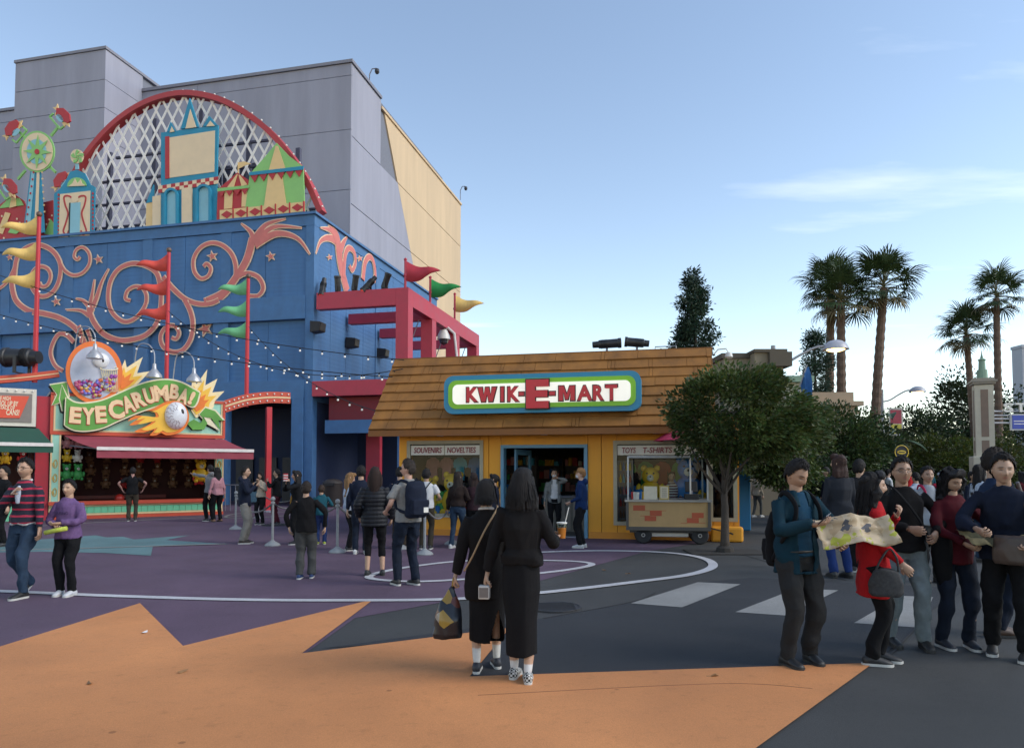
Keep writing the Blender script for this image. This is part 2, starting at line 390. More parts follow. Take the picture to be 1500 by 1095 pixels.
# right side wall: lavender wedge, then beige
def sp(px, py): return B.side(px, py, uc)
wedge_top, wedge_bot = sp(565, 175), sp(600, 360)
def vline(z):   # boundary v at height z
    t = (z - wedge_bot[1]) / (wedge_top[1] - wedge_bot[1]); return wedge_bot[0] + (wedge_top[0] - wedge_bot[0]) * t
zrow = [0, 6, 12, 17.5, 22.5, zgr - 1.5]
zbe = sp(620, 234)[1]
for i, (z0, z1) in enumerate([(0, 5), (5, 10), (10, 15), (15, 20.2), (20.2, 25), (25, ztop)]):
    a, b = z0 + .03, z1 - .03
    if z1 == ztop: MB().prism([(VM + .14, a), (vgr, a), (vgr, b), (VM + .14, b)], uc - .12, uc, 'yz').build('panel', M_grey, G)
    else: MB().prism([(VM + .14, a), (vline(a) - .02, a), (vline(b) - .02, b), (VM + .14, b)], uc - .12, uc, 'yz').build('panel', M_grey, G)
    b2 = min(b, zbe)
    va, vb = (vline(a) if z1 < ztop else max(vgr, vline(a)) + .02), (vline(b2) if z1 < ztop else max(vgr, vline(b2)) + .02)
    MB().prism([(va + .02, a), (vE, a), (vE, b2), (vb + .02, b2)], uc - .14, uc - .005, 'yz').build('side_panel', M_beige, G)
MB().box(uc - .4, uc + .1, vgr + .05, vE + .1, zbe, zbe + .2).build('side_coping', M_beige, G)
# projecting tower
uT, zT = B.pix(155, 72, VT); uTl, _ = B.pix(23, 95, VT)
ztr = [B.pix(155, y, VT)[1] for y in (200, 157, 116)] + [zT]
zprev = 0
for z1 in [6, 11, 16] + ztr:
    MB().box(uTl + .0, uT - .12, VT, VT + .12, zprev + .018, z1 - .018).build('tower_panel', M_grey, G)
    MB().box(uT - .12, uT, VT + .002, VM - .02, zprev + .018, z1 - .018).build('tower_panel', M_grey, G)
    MB().box(uTl, uTl + .12, VT + .13, VM - .02, zprev + .018, z1 - .018).build('tower_panel', M_grey, G)
    zprev = z1
MB().box(uTl + .13, uT - .13, VT + .13, VM + 3, 0, zT - .05).build('tower_core', M_grey2, G)
MB().box(uTl - .08, uT + .08, VT - .08, VM + 3.05, zT, zT + .2).build('tower_coping', M_cap, G)
# camera arms on the roof
for px, py, v0 in ((545, 105, None), (677, 276, None)):
    v, z = B.side(px, py, uc); z -= .3
    t = thing('security_camera', 'small camera arm on the roof edge of the lavender wall' if px < 600 else 'small camera arm on the roof corner of the beige wall', 'camera', B.world(uc, v, z), B.a)
    MB().tube([(-.2, 0, -.9), (-.2, 0, .1), (0, 0, .5), (.35, 0, .5)], .04, 6).build('bracket', M_cap, t)
    MB().lathe([(.0, .45), (.16, .42), (.18, .2), (.12, .1), (0, .02)], (.4, 0, 0), 10).build('dome', mat('dark_plastic', (.03, .03, .035), .4), t)

# ================================================================= blue building
M_blue = mat('blue_siding', (.058, .15, .315), .75, .18, 1.2, 0, streak=True); M_blue2 = mat('blue_trim', (.06, .155, .32), .7, .15, 2, .1, 30)
M_dark = mat('dark_interior', (.012, .012, .018), .8)
def siding(m, pitch=.22):
    nt = m.node_tree; b = nt.nodes['Principled BSDF']; tc = nt.nodes.new('ShaderNodeTexCoord'); sp_ = nt.nodes.new('ShaderNodeSeparateXYZ')
    nt.links.new(tc.outputs['Object'], sp_.inputs[0])
    d = nt.nodes.new('ShaderNodeMath'); d.operation = 'DIVIDE'; d.inputs[1].default_value = pitch; nt.links.new(sp_.outputs[2], d.inputs[0])
    f = nt.nodes.new('ShaderNodeMath'); f.operation = 'FRACT'; nt.links.new(d.outputs[0], f.inputs[0])
    pw = nt.nodes.new('ShaderNodeMath'); pw.operation = 'POWER'; pw.inputs[1].default_value = 6; nt.links.new(f.outputs[0], pw.inputs[0])
    bp = nt.nodes.new('ShaderNodeBump'); bp.inputs['Strength'].default_value = .5; bp.inputs['Distance'].default_value = -.03
    nt.links.new(pw.outputs[0], bp.inputs['Height']); nt.links.new(bp.outputs[0], b.inputs['Normal'])
siding(M_blue)
K = fthing('blue_building', 'blue sided amusement building with salmon scrolls painted across its walls', 'building', B)
zt = B.pix(458, 314)[1]; uL = B.pix(-330, 400)[0]
zb1, zb0 = B.pix(452, 432)[1], B.pix(452, 466)[1]        # middle beam
zc1, zc0 = B.pix(452, 556)[1], B.pix(452, 584)[1]        # lower beam
vS = B.side(640, 440, 0)[0]                               # how far the right side runs back
MB().box(uL, -.35, .5, vS, zc0, zt - .1).build('core', M_dark, K)
pils = [B.pix(x, 500)[0] for x in (-250, -130, -12, 92, 205, 322)] + [-.02]
# upper wall panels between vertical joints
joints = sorted([B.pix(x, 400)[0] for x in (-320, -240, -160, -75, 8, 100, 155, 215, 270, 330, 388)]) + [-.42]
for a, b in zip(joints[:-1], joints[1:]):
    MB().box(a + .012, b - .012, .06, .4, zb1 + .01, zt - .55).build('siding_panel', M_blue, K)
MB().box(uL, 0, .0, .45, zt - .52, zt).build('parapet_band', M_blue2, K)
MB().box(uL, .12, -.12, .5, zt + .002, zt + .12).box(-.5, .12, .5, vS, zt + .002, zt + .12).build('coping', M_blue2, K)
for x in (8, 100, 215, 330):                               # flat battens
    u = B.pix(x, 400)[0]; MB().box(u - .28, u + .28, .03, .3, zb1 + .012, zt - .53).build('batten', M_blue2, K)
MB().box(-.44, -.003, .0, .44, 0, zt - .53).build('corner_column', M_blue2, K)
MB().box(-1.05, -.46, -.10, .44, 0, zc0 - .01).build('column', M_blue2, K)
MB().box(uL, -.45, -.06, .42, zb0, zb1).build('middle_beam', M_blue2, K)
MB().box(uL, -.45, -.06, .42, zc0, zc1).build('lower_beam', M_blue2, K)
for i, p in enumerate(pils[:-1]):
    MB().box(p - .42, p + .42, .04, .45, zc1 + .01, zb0 - .01).build('pilaster', M_blue2, K)
    MB().box(p - .42, p + .42, .0, .45, 0, zc0 - .01).build('column', M_blue2, K)
edges = [uL] + pils
for a, b in zip(edges[:-1], edges[1:]):
    mid = (a + b) / 2
    for c, d in ((a + .43, mid - .01), (mid + .01, b - .43)):
        if d - c > .2: MB().box(c, d, .22, .42, zc1 + .01, zb0 - .01).build('siding_panel', M_blue, K)
# entrance recess below the lower beam
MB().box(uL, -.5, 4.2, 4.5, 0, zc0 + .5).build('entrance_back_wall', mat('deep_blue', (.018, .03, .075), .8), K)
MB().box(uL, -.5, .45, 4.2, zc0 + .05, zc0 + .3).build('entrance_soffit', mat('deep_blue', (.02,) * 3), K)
for i in range(3):
    u0 = B.pix(345 + i * 34, 640, 4)[0]
    d = MB().box(u0, u0 + 1.05, 4.08, 4.19, .02, 2.4).build('door', mat('door_paint', (.02, .022, .03), .5), K)
    MB().box(u0 + .9, u0 + .95, 4.0, 4.07, .95, 1.25).build('handle', M_cap, d)
# right side wall
M_blueS = M_blue
jv = [.02] + [B.side(x, 420, 0)[0] for x in (485, 508, 533, 556, 576, 592)] + [vS]
for a, b in zip(jv[:-1], jv[1:]):
    MB().box(-.3, -.02, max(a, .45) + .012, b - .012, zc1 - 1.0, zt - .5).build('siding_panel', M_blueS, K)
MB().box(-.3, .0, .46, vS, zt - .48, zt - .001).build('parapet_band', M_blue2, K)
v_ = B.side(553, 420, 0)[0]; MB().box(-.1, .03, v_ - .25, v_ + .25, 0, zt - .5).build('pilaster', M_blue2, K)
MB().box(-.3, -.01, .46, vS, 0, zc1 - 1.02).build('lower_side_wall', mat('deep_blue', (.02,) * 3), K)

# scrolls
M_sal = mat('salmon_paint', (.56, .165, .145), .7, .12, 2); M_crm = mat('cream_paint', (.78, .56, .38), .7, .06, 3)
def c3(p): return (p[0] / 4.286, p[1] / 4.286 + 310)
def c4(p): return (p[0] * .3012 + 300, p[1] * .3012 + 310)
def c5(p): return (p[0] * .1643, p[1] * .1643 + 440)
def wall_v(pxs):    # which depth: upper wall vs recessed middle
    return .03
SC = [
 (c3, [(90, 420), (110, 290), (170, 228), (250, 210), (330, 245), (378, 320), (378, 410), (345, 490), (290, 530), (235, 520), (195, 455), (205, 385), (250, 345), (300, 358), (320, 405), (300, 460), (265, 470), (250, 445)], 34, .55),
 (c3, [(-30, 500), (40, 450), (78, 380), (100, 330)], 18, .6),
 (c3, [(80, 390), (78, 470), (105, 560), (180, 620), (280, 640), (370, 665), (450, 710), (510, 775), (545, 850)], 38, .9),
 (c3, [(378, 320), (410, 372), (462, 400), (520, 385), (562, 330), (562, 265), (525, 225), (483, 238), (467, 280), (488, 302), (503, 283)], 22, .6),
 (c3, [(1010, 480), (985, 385), (905, 335), (820, 328), (740, 368), (692, 450), (682, 560), (712, 640), (780, 690), (850, 670), (908, 600), (922, 535), (900, 482), (850, 470), (802, 498), (790, 545), (818, 558)], 32, .6),
 (c3, [(560, 610), (590, 690), (650, 765), (740, 805), (830, 803), (920, 772), (985, 700), (1010, 600), (1015, 500), (1015, 430)], 38, .7),
 (c3, [(555, 660), (605, 550), (640, 445), (684, 358)], 44, 0),
 (c3, [(560, 620), (580, 525), (595, 425)], 34, 0),
 (c3, [(575, 610), (525, 560), (478, 545)], 34, 0),
 (c3, [(560, 650), (505, 620), (412, 616)], 30, 0),
 (c3, [(1025, 410), (1095, 490), (1170, 552), (1260, 580), (1350, 568), (1425, 510), (1475, 430), (1482, 340), (1452, 260), (1390, 208), (1320, 198), (1255, 232), (1217, 300), (1222, 375), (1262, 420), (1308, 405), (1325, 357), (1300, 327), (1280, 345)], 32, .6),
 (c3, [(1160, 550), (1195, 620), (1212, 700), (1200, 795), (1150, 868), (1080, 880), (1022, 840), (1012, 775), (1050, 720), (1100, 718), (1125, 760), (1108, 798), (1080, 790)], 32, .6),
 (c4, [(0, 438), (90, 395), (150, 325), (205, 235), (235, 130)], 34, 1.3),
 (c4, [(240, 150), (225, 100), (178, 58)], 34, 0), (c4, [(240, 140), (300, 65), (395, 36)], 40, 0), (c4, [(250, 140), (340, 75), (472, 80)], 36, 0),
 (c4, [(245, 160), (350, 108), (450, 130), (512, 208)], 46, 0),
 (c4, [(150, 325), (205, 300), (262, 320), (285, 370), (262, 408), (218, 410)], 24, .7),
 (c5, [(660, 370), (600, 310), (530, 300), (475, 380), (455, 480), (495, 580), (560, 625)], 40, .8), (c5, [(700, 230), (730, 300), (725, 380)], 40, .5), (c5, [(780, 260), (805, 330), (815, 400)], 36, .5),
]
SCR = []
for si, (fn, pts, w, tp) in enumerate(SC):
    sc_ = {c3: 1 / 4.286, c4: .3012, c5: .1643}[fn]
    P = []
    for p in catmull([(*fn(p), 0) for p in pts], 7): P.append((p.x, p.y))
    # split where the path crosses the beam so that each run lies on its own surface
    def vat(py, px):
        u = B.pix(px, py)[0]; z = B.pix(px, py)[1]
        return 'b' if zb0 <= z <= zb1 else ('u' if z > zb1 else 'm')
    runs = []; cur = [P[0]]; st = vat(P[0][1], P[0][0]); idx = [0]
    n = len(P)
    for i in range(1, n):
        s2 = vat(P[i][1], P[i][0])
        cur.append(P[i]); idx.append(i)
        if s2 != st: runs.append((st, cur, idx)); cur = [P[i - 1], P[i]]; idx = [i - 1, i]; st = s2
    runs.append((st, cur, idx))
    for st, pp, ii in runs:
        if len(pp) < 2: continue
        v = {'u': .025, 'b': -.06, 'm': .035}[st] - .0022 * si
        Q = [B.pix(x, y, v) for x, y in pp]
        pm = .0345 * sc_ * w * .84
        def wd(t, ii=ii, n=n, tp=tp, pm=pm):
            k = (ii[0] + (ii[-1] - ii[0]) * t) / (n - 1)
            return pm * ((1 - k) * 1.0 + k * tp) if tp > 0 else pm * (1 - k) * 1.0 + .02
        s_ = MB().strip(Q, lambda t: wd(t) + .085, v - .03, v + .02).build('scroll', M_crm, K)
        MB().strip(Q, lambda t: max(wd(t) - .0, .01), v - .045, v + .01).build('scroll_face', M_sal, s_)
def star(F, px, py, rpx, v, parent, side=None, rot=.2):
    for k, (r, m, dv) in enumerate(((rpx, M_crm, 0), (rpx * .68, M_sal, -.015))):
        pts = []
        for i in range(10):
            a = rot + math.pi / 2 + i * math.pi / 5; q = r * (1 if i % 2 == 0 else .42)
            p = (px + q * math.cos(a), py - q * math.sin(a))
            pts.append(F.pix(*p, v) if side is None else F.side(*p, side))
        if side is None: o = MB().prism(pts, v - .03 + dv, v + .01, 'xz').build('star' if k == 0 else 'star_face', m, parent)
        else: o = MB().prism(pts, side - .01, side + .03 - dv, 'yz').build('star' if k == 0 else 'star_face', m, parent)
        parent = o
for p, r in (((62, 287), 5), ((620, 300), 7), ((355, 565), 7)): star(B, *c3(p), r * 1.1, .03, K)
star(B, *c3((1335, 280)), 9, .03, K); star(B, *c3((1290, 737)), 13, .19, K, rot=.35); star(B, *c4((322, 218)), 8, .03, K)
star(B, *c4((605, 222)), 5, 0, K, 0.0); star(B, *c4((752, 228)), 5, 0, K, 0.0)
for sj, (pts, w, tp) in enumerate((([(690, 385), (672, 320), (655, 240), (648, 180)], 30, 1), ([(655, 215), (640, 150), (600, 128), (560, 145), (538, 205)], 30, 0), ([(650, 190), (638, 110), (598, 68)], 34, 0), ([(650, 190), (620, 100), (560, 78)], 28, 0), ([(650, 200), (672, 150), (690, 122)], 26, 0),
                   ([(672, 320), (678, 220), (695, 178), (722, 195), (730, 245), (714, 285), (702, 262)], 16, .6), ([(766, 330), (776, 250), (796, 220), (816, 240), (826, 300), (820, 340)], 18, .7))):
    Q = [B.side(*c4((p.x, p.y)), 0.0) for p in catmull([(*p, 0) for p in pts], 6)]
    pm = .034 * .3012 * w * 1.9
    s_ = MB().strip(Q, lambda t: pm * (1 - t + t * tp) + .08, -.01, .03 + .002 * sj, 'yz').build('scroll', M_crm, K)
    MB().strip(Q, lambda t: pm * (1 - t + t * tp) + .0, .0, .045 + .002 * sj, 'yz').build('scroll_face', M_sal, s_)

# ================================================================= red pergola with balcony
M_red = mat('red_steel', (.42, .035, .062), .55, .10, 2, .05, 20)
u1 = B.pix(598, 440)[0]
Pg = fthing('pergola', 'red steel pergola and balcony projecting from the blue building', 'pergola', B)
zt1, zt0 = B.pix(590, 421)[1], B.pix(590, 446)[1]
zd1, zd0 = B.pix(480, 558)[1], B.pix(480, 580)[1]
bw = .62
pv = [B.side(x, 500, u1)[0] for x in (599, 639, 673, 702)]
MB().box(.14, u1 - bw, .0, .4, zt0, zt1).build('front_beam', M_red, Pg, bevel=.015)
MB().box(u1 - .4, u1, bw + .003, pv[3], zt0 + .0, zt1 - .003).build('side_beam', M_red, Pg, bevel=.015)
for i, v in enumerate(pv):
    v0 = 0 if i == 0 else v - .62
    MB().box(u1 - bw, u1 + .004, v0 - .003, v0 + .62, zd1 + .01, zt0 - .004 if i else zt1 + .003).build('post', M_red, Pg, bevel=.015)
    if i: MB().box(.16, u1 - .41, v0 + .05, v0 + .45, zt0 - .02, zt1 - .3).build('cross_beam', M_red, Pg)
    if i:
        MB().cyl((u1 - .7, v0 - .05, zt0 - .02), (u1 - 1.25, v0 - .05, zt0 - 1.5), .025, 6).build('brace', M_cap, Pg)
MB().box(.03, u1 + .05, -.12, .25, zd0, zd1).build('deck_fascia', M_red, Pg)
MB().box(u1 - .25, u1 + .05, .26, pv[3], zd0, zd1).build('deck_fascia', M_red, Pg)
MB().box(.03, u1 - .26, .26, pv[3], zd0 + .15, zd1 - .1).build('deck', mat('deck_red', (.2, .02, .03), .7), Pg)
MB().box(.6, u1 - .3, .5, .9, zd0 - 1.1, zd0 - .01).build('soffit_beam', mat('deck_red', (.2,) * 3), Pg)
MB().box(.5, u1 + 3, .3, .6, zd0 - 1.75, zd0 - 1.12).build('lower_beam', M_blue2, Pg)
for uu in (u1 - .5, u1 + 2.6): MB().box(uu - .25, uu + .25, .62, 1.1, 0, zd0 - .0).build('deck_column', M_blue2 if uu < u1 else M_red, Pg)
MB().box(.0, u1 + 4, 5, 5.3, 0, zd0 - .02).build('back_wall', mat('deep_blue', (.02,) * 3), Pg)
MB().box(B.pix(536, 680, 2)[0], B.pix(556, 680, 2)[0], 2, 2.3, 0, 4.6).build('red_pillar', M_red, Pg)
# spot lights on the front beam
def spot_mesh(parent, L=.75, r=.14, tilt=0, yaw=0, lens=None, m=None, foot=True):
    m = m or mat('black_metal', (.018, .018, .02), .45, .2, 10)
    body = MB().lathe([(0, -L / 2), (r * .7, -L / 2), (r * .75, -L * .3), (r * .95, -L * .27), (r, L * .38), (r * 1.12, L * .40), (r * 1.12, L / 2), (r * .95, L / 2), (r * .93, L * .42), (0, L * .42)], n=16, axis='x')
    for k in range(5): body.lathe([(r * 1.03, -L * .2 + k * .04), (r * 1.06, -L * .2 + k * .04), (r * 1.06, -L * .19 + k * .04), (r * 1.03, -L * .19 + k * .04)], n=16, axis='x')
    b = body.build('lamp_body', m, parent, True); b.location = (0, 0, r * 2.0); b.rotation_euler = (0, -tilt, yaw)
    l = MB().lathe([(0, L * .425), (r * .9, L * .425)], n=16, axis='x').build('lens', lens or mat('lens', (.05, .05, .06), .1), b)
    if foot:
        MB().box(-.05, .05, -r * 1.3, -r * 1.16, r * .3, r * 2.1).box(-.05, .05, r * 1.16, r * 1.3, r * .3, r * 2.1).box(-.05, .05, -r * 1.3, r * 1.3, r * .18, r * .3).cyl((0, 0, -.02), (0, 0, r * .3), .03, 8).build('yoke', m, parent)
    return b
M_amber = mat('lit_lens', (1, .5, .08), .3, 0, emit=2.2, ecol=(1, .42, .06))
for i, (px, tl, yw) in enumerate(((470, R(-72), R(-90)), (492, R(80), R(-80)), (517, R(72), R(-40)), (538, R(-50), R(-150)), (562, R(60), R(-30)))):
    u = B.pix(px, 425)[0]
    t = thing('spotlight', ['black spotlight with a glowing amber lens on the red pergola beam', 'upright black spotlight on the red beam, second from the blue corner', 'black spotlight on the red beam, middle of the row of five', 'black spotlight on the red beam tilted down toward the plaza', 'black spotlight on the red beam nearest the red flag'][i], 'spotlight', B.world(u, .2, zt1 + .02), B.a, 'spotlights on the pergola')
    spot_mesh(t, .95, .15, tl, yw, M_amber if i in (0, 3) else None)
# flags on the pergola
def pennant(parent, pts_top, m, n=10):
    pass
def flag_pole(px, pybase, pytop, side_v, col, label, k):
    v = side_v; z1 = B.side(px, pytop, u1)[1]
    t = thing('flag_pole', label, 'flag', B.world(u1 - .25, v, zt1), B.a, 'flags on the pergola')
    h = z1 - zt1
    MB().cyl((0, 0, 0), (0, 0, h), .06, 8).lathe([(0, h + .16), (.09, h + .08), (.06, h)], n=8).lathe([(.09, h * .45), (.09, h * .45 + .1)], n=8).build('pole', M_red, t)
    L_, H_ = 1.75, .95; mb = MB(); N = 14; vs = []; fs = []
    for i in range(N + 1):
        s = i / N; w = H_ * (1 - s) ** .8 * .5; x = s * L_ + .07; c = h - .5 - .22 * s - .1 * math.sin(s * 5); y = .16 * math.sin(s * 7) * s
        vs += [(x, y - .008, c + w), (x, y - .008, c - w), (x, y + .008, c + w), (x, y + .008, c - w)]
    for i in range(N):
        a, b = 4 * i, 4 * i + 4; fs += [(a, a + 1, b + 1, b), (a + 2, b + 2, b + 3, a + 3), (a, b, b + 2, a + 2), (a + 1, a + 3, b + 3, b + 1)]
    o = mb.add(vs, fs).build('cloth', col, t, 'all'); o.rotation_euler = (0, 0, -B.a * 0 + R(k))
flag_pole(589, 425, 372, .25, mat('flag_red', (.40, .03, .05), .8), 'red pennant flag on the pergola corner post', -8)
flag_pole(630, 440, 402, B.side(630, 470, u1 - .25)[0], mat('flag_green', (.02, .25, .06), .8), 'green pennant flag on the pergola side beam', -14)
flag_pole(665, 450, 426, B.side(666, 480, u1 - .25)[0], mat('flag_yellow', (.75, .50, .16), .8), 'pale yellow pennant flag at the far end of the pergola', -10)
# black loudspeakers on the light side wall
for i, (px, py) in enumerate(((463, 479), (514, 502), (559, 517))):
    v, z = B.side(px, py, 0.2)
    t = thing('loudspeaker', ['black loudspeaker high on the blue wall beside the corner column', 'black loudspeaker on the blue side wall, the middle one of three', 'black loudspeaker on the blue side wall deepest under the pergola'][i], 'loudspeaker', B.world(.02, v, z), B.a, 'wall loudspeakers')
    o = MB().prism([(.02, -.28), (.5, -.22), (.55, .2), (.02, .26)], -.3, .3).build('cabinet', mat('black_plastic', (.012, .012, .014), .6), t, bevel=.02)
    MB().prism([(.51, -.18), (.56, .16), (.57, .16), (.52, -.18)], -.25, .25).build('grille', mat('grille', (.03, .03, .03), .5), t)
# dome camera on the pergola
t = thing('dome_camera', 'white dome camera hanging in the red pergola', 'camera', B.world(*((u1 - .2,) + B.side(650, 497, u1 - .2))), B.a)
MB().lathe([(0, .55), (.2, .5), (.33, .2), (.36, 0), (.3, 0)], n=18).build('housing', mat('white_plastic', (.6, .58, .55), .4), t, True)
MB().lathe([(.26, .0), (.22, -.2), (0, -.32)], n=16).build('dome', mat('lens', (.05,) * 3), t, True)
MB().tube([(0, 0, .5), (.25, 0, .62), (.6, .0, .3), (.75, 0, -1.0)], .07, 8).build('arm', mat('white_plastic', (.6,) * 3), t)

# ================================================================= arch with lattice and painted scenery on the roof
A = fthing('lattice_arch', 'red arch set with bulbs framing a white diamond lattice on the blue roof', 'arch', B)
VA = .9
arch_px = [(88, 345), (97, 296), (118, 246), (150, 203), (185, 171), (225, 149), (270, 139), (315, 145), (355, 163), (395, 193), (428, 231), (452, 268), (468, 303), (472, 312)]
AP = catmull([(*B.pix(x, y, VA), 0) for x, y in arch_px], 6); AP = [(p.x, p.y) for p in AP]
M_archred = mat('arch_red', (.40, .045, .05), .6, .1, 2); M_wht = mat('white_lattice', (.80, .76, .72), .6, .08, 3)
MB().strip(AP, .28, VA - .25, VA + .25).build('arch_rim', M_archred, A)
M_bulb = mat('bulb', (.75, .72, .66), .3, 0)
bm_ = MB().ball((0, 0, 0), .05, 8).mesh('bulb', M_bulb, True)
acc = 0
for a, b in zip(AP[:-1], AP[1:]):
    d = math.hypot(b[0] - a[0], b[1] - a[1]); acc += d
    if acc > .42:
        acc = 0; nx, nz = -(b[1] - a[1]) / d, (b[0] - a[0]) / d
        inst(bm_, 'bulb', A, (b[0] + nx * .18, VA - .12, b[1] + nz * .18))
# lattice bars clipped to the arch
zbase = zt + .13
poly = [p for p in AP if p[1] > zbase]
def inside(p):
    c = False; n = len(poly)
    for i in range(n):
        a, b = poly[i], poly[i - 1]
        if (a[1] > p[1]) != (b[1] > p[1]) and p[0] < (b[0] - a[0]) * (p[1] - a[1]) / (b[1] - a[1]) + a[0]: c = not c
    return c
au0, au1 = min(p[0] for p in poly), max(p[0] for p in poly); az1 = max(p[1] for p in poly)
sl = 1.75; step = .68
for sg in (1, -1):
    k = au0 - 8
    while k < au1 + 8:
        seg = []
        for i in range(0, 130):
            z = zbase + i * .06; u = k + sg * (z - zbase) / sl
            if z < az1 and inside((u, z)): seg.append((u, z))
        if len(seg) > 3:
            MB().strip([seg[0], seg[-1]], .12, VA - (.03 if sg > 0 else -.002), VA + (-.002 if sg > 0 else .03)).build('lattice_bar', M_wht, A)
        k += step
MB().box(au0, au1, VA - .08, VA + .08, zbase, zbase + .12).build('lattice_sill', M_wht, A)
# dark steel frame behind the lattice
M_fr = mat('frame_purple', (.07, .07, .11), .7)
for k in range(5):
    u = au0 + (au1 - au0) * (k + .7) / 5.4
    hh = max([p[1] for p in poly if abs(p[0] - u) < .8] or [zbase + 1])
    MB().box(u - .12, u + .12, VA + 1.1, VA + 1.3, zt + .13, hh - .2).build('frame_post', M_fr, A)
for k in range(4):
    z = zbase + .9 + k * 1.3; us = [p[0] for p in poly if abs(p[1] - z) < .5]
    if len(us) > 1: MB().box(min(us) + .8, max(us) - .8, VA + 1.1, VA + 1.22, z, z + .12).build('frame_rail', M_fr, A)
for k in range(22):
    u = au0 + 5.3 + (k % 11) * .52; MB().box(u, u + .44, VA + 1.5, VA + 1.56, zbase + .3 + (k // 11) * 1.9, zbase + 2.0 + (k // 11) * 1.9).build('louvre', M_fr, A)

# scenery cut-outs: flat painted boards (they are flat boards in the place too)
def cpx(l, v): return [B.pix(x, y, v) for x, y in l]
def board(parent, pts, v, th, m, name): return MB().prism(cpx(pts, v), v - th, v, 'xz').build(name, m, parent)
M_tealb = mat('scenery_blue', (.02, .24, .38), .6, .08, 2); M_crmb = mat('scenery_cream', (.74, .58, .38), .6, .05, 2); M_ltb = mat('scenery_aqua', (.25, .50, .58), .6, .06, 2)
M_grn = mat('scenery_green', (.25, .52, .16), .6, .06, 2); M_redb = mat('scenery_red', (.42, .03, .035), .6, .08, 2); M_yel = mat('scenery_straw', (.74, .52, .24), .6, .05, 2)
def z1p(p): return (p[0] / 3.65, p[1] / 3.65 + 60)       # first zoom crop
def z2p(p): return (p[0] / 3 + 200, p[1] / 3 + 60)
# castle
C = fthing('castle_cutout', 'blue castle cut-out with spires and two arched doors in front of the lattice', 'scenery', B)
VC = .45
def cb(pts, dv, m, name, th=.1, parent=None): return board(parent or C, [z1p(p) for p in pts], VC + dv, th, m, name)
cb([(868, 1000), (868, 495), (1172, 455), (1160, 960)], 0, M_tealb, 'keep')
cb([(890, 735), (890, 520), (1150, 480), (1146, 700)], -.1, M_crmb, 'picture_panel', .02)
cb([(884, 738), (884, 512), (906, 510), (906, 735)], -.12, M_redb, 'panel_edge', .02)
cb([(972, 475), (1020, 310), (1068, 465)], -.02, M_tealb, 'spire'); cb([(992, 470), (1018, 365), (1050, 462)], -.13, M_crmb, 'spire_face', .02)
cb([(898, 492), (918, 437), (944, 485)], -.02, M_tealb, 'spire'); cb([(908, 490), (919, 458), (934, 485)], -.13, M_crmb, 'spire_face', .02)
cb([(1090, 462), (1124, 405), (1168, 455)], -.02, M_tealb, 'spire'); cb([(1104, 458), (1125, 427), (1150, 455)], -.13, M_crmb, 'spire_face', .02)
for i in range(14):
    for j in range(2):
        x0 = 848 + i * 22.8; y0 = 776 - i * 3.6 + j * 19
        cb([(x0, y0 + 19), (x0, y0), (x0 + 22.4, y0 - 3.6), (x0 + 22.4, y0 + 15.4)], -.12, M_redb if (i + j) % 2 else M_crmb, 'checker', .03)
cb([(786, 1005), (790, 870), (828, 800), (828, 1000)], .05, M_yel, 'side_turret'); cb([(786, 870), (826, 770), (828, 862)], -.0, M_tealb, 'turret_roof', .08)
cb([(822, 1002), (822, 835), (866, 828), (866, 998)], -.02, M_crmb, 'pillar', .1); cb([(975, 990), (975, 790), (1030, 783), (1030, 980)], -.1, M_crmb, 'pillar', .06)
for x0, x1, yb, yt in ((890, 955, 995, 800), (1060, 1130, 972, 780)):
    arch_ = [(x0, yb)] + [((x0 + x1) / 2 - (x1 - x0) / 2 * math.cos(math.pi * k / 10), yt + 35 - 35 * math.sin(math.pi * k / 10) - (x1 - x0) * .1 * k / 10) for k in range(11)] + [(x1, yb - 8)]
    cb(arch_, -.1, M_ltb, 'arched_door', .02)
    mb = MB(); mb.strip(cpx([z1p(p) for p in arch_], VC - .1), .12, VC - .26, VC - .1); mb.build('door_surround', M_tealb, C)
# tents
T1 = fthing('tent_cutout', 'red and straw striped tent cut-out with a small flag', 'scenery', B); T2 = fthing('tent_cutout', 'large green and straw striped tent cut-out under the red arch', 'scenery', B); T3 = fthing('fence_cutout', 'red and cream diamond pattern fence cut-out below the tents', 'scenery', B)
def tb(T, pts, v, m, name, th=.06): return board(T, [z2p(p) for p in pts], v, th, m, name)
tb(T2, [(478, 760), (500, 590), (735, 560), (742, 748)], .30, M_grn, 'tent_wall'); tb(T2, [(495, 592), (560, 520), (618, 450), (670, 505), (735, 555)], .26, M_grn, 'tent_roof')
tb(T2, [(560, 730), (580, 590), (640, 580), (660, 725)], .23, M_yel, 'stripe', .02); tb(T2, [(580, 575), (612, 462), (622, 462), (655, 562)], .19, M_yel, 'stripe', .02)
tb(T2, [(496, 592), (496, 578), (735, 550), (735, 566)], .18, M_tealb, 'trim', .03)
for k in range(6):
    x = 500 + k * 39; y = 592 - k * 4.7; tb(T2, [(x, y), (x + 36, y - 4.4), (x + 20, y + 30)], .2, M_redb, 'pennant', .02)
tb(T1, [(355, 800), (360, 655), (494, 640), (490, 780)], .34, M_redb, 'tent_wall'); tb(T1, [(358, 655), (400, 620), (445, 580), (495, 612), (494, 640)], .30, M_redb, 'tent_roof')
for q in ([(385, 740), (388, 652), (425, 648), (420, 735)], [(462, 730), (465, 645), (492, 642), (490, 728)]): tb(T1, q, .27, M_yel, 'stripe', .02)
for q in ([(398, 645), (440, 588), (445, 586), (428, 642)], [(462, 638), (449, 588), (455, 590), (488, 632)]): tb(T1, q, .23, M_yel, 'stripe', .02)
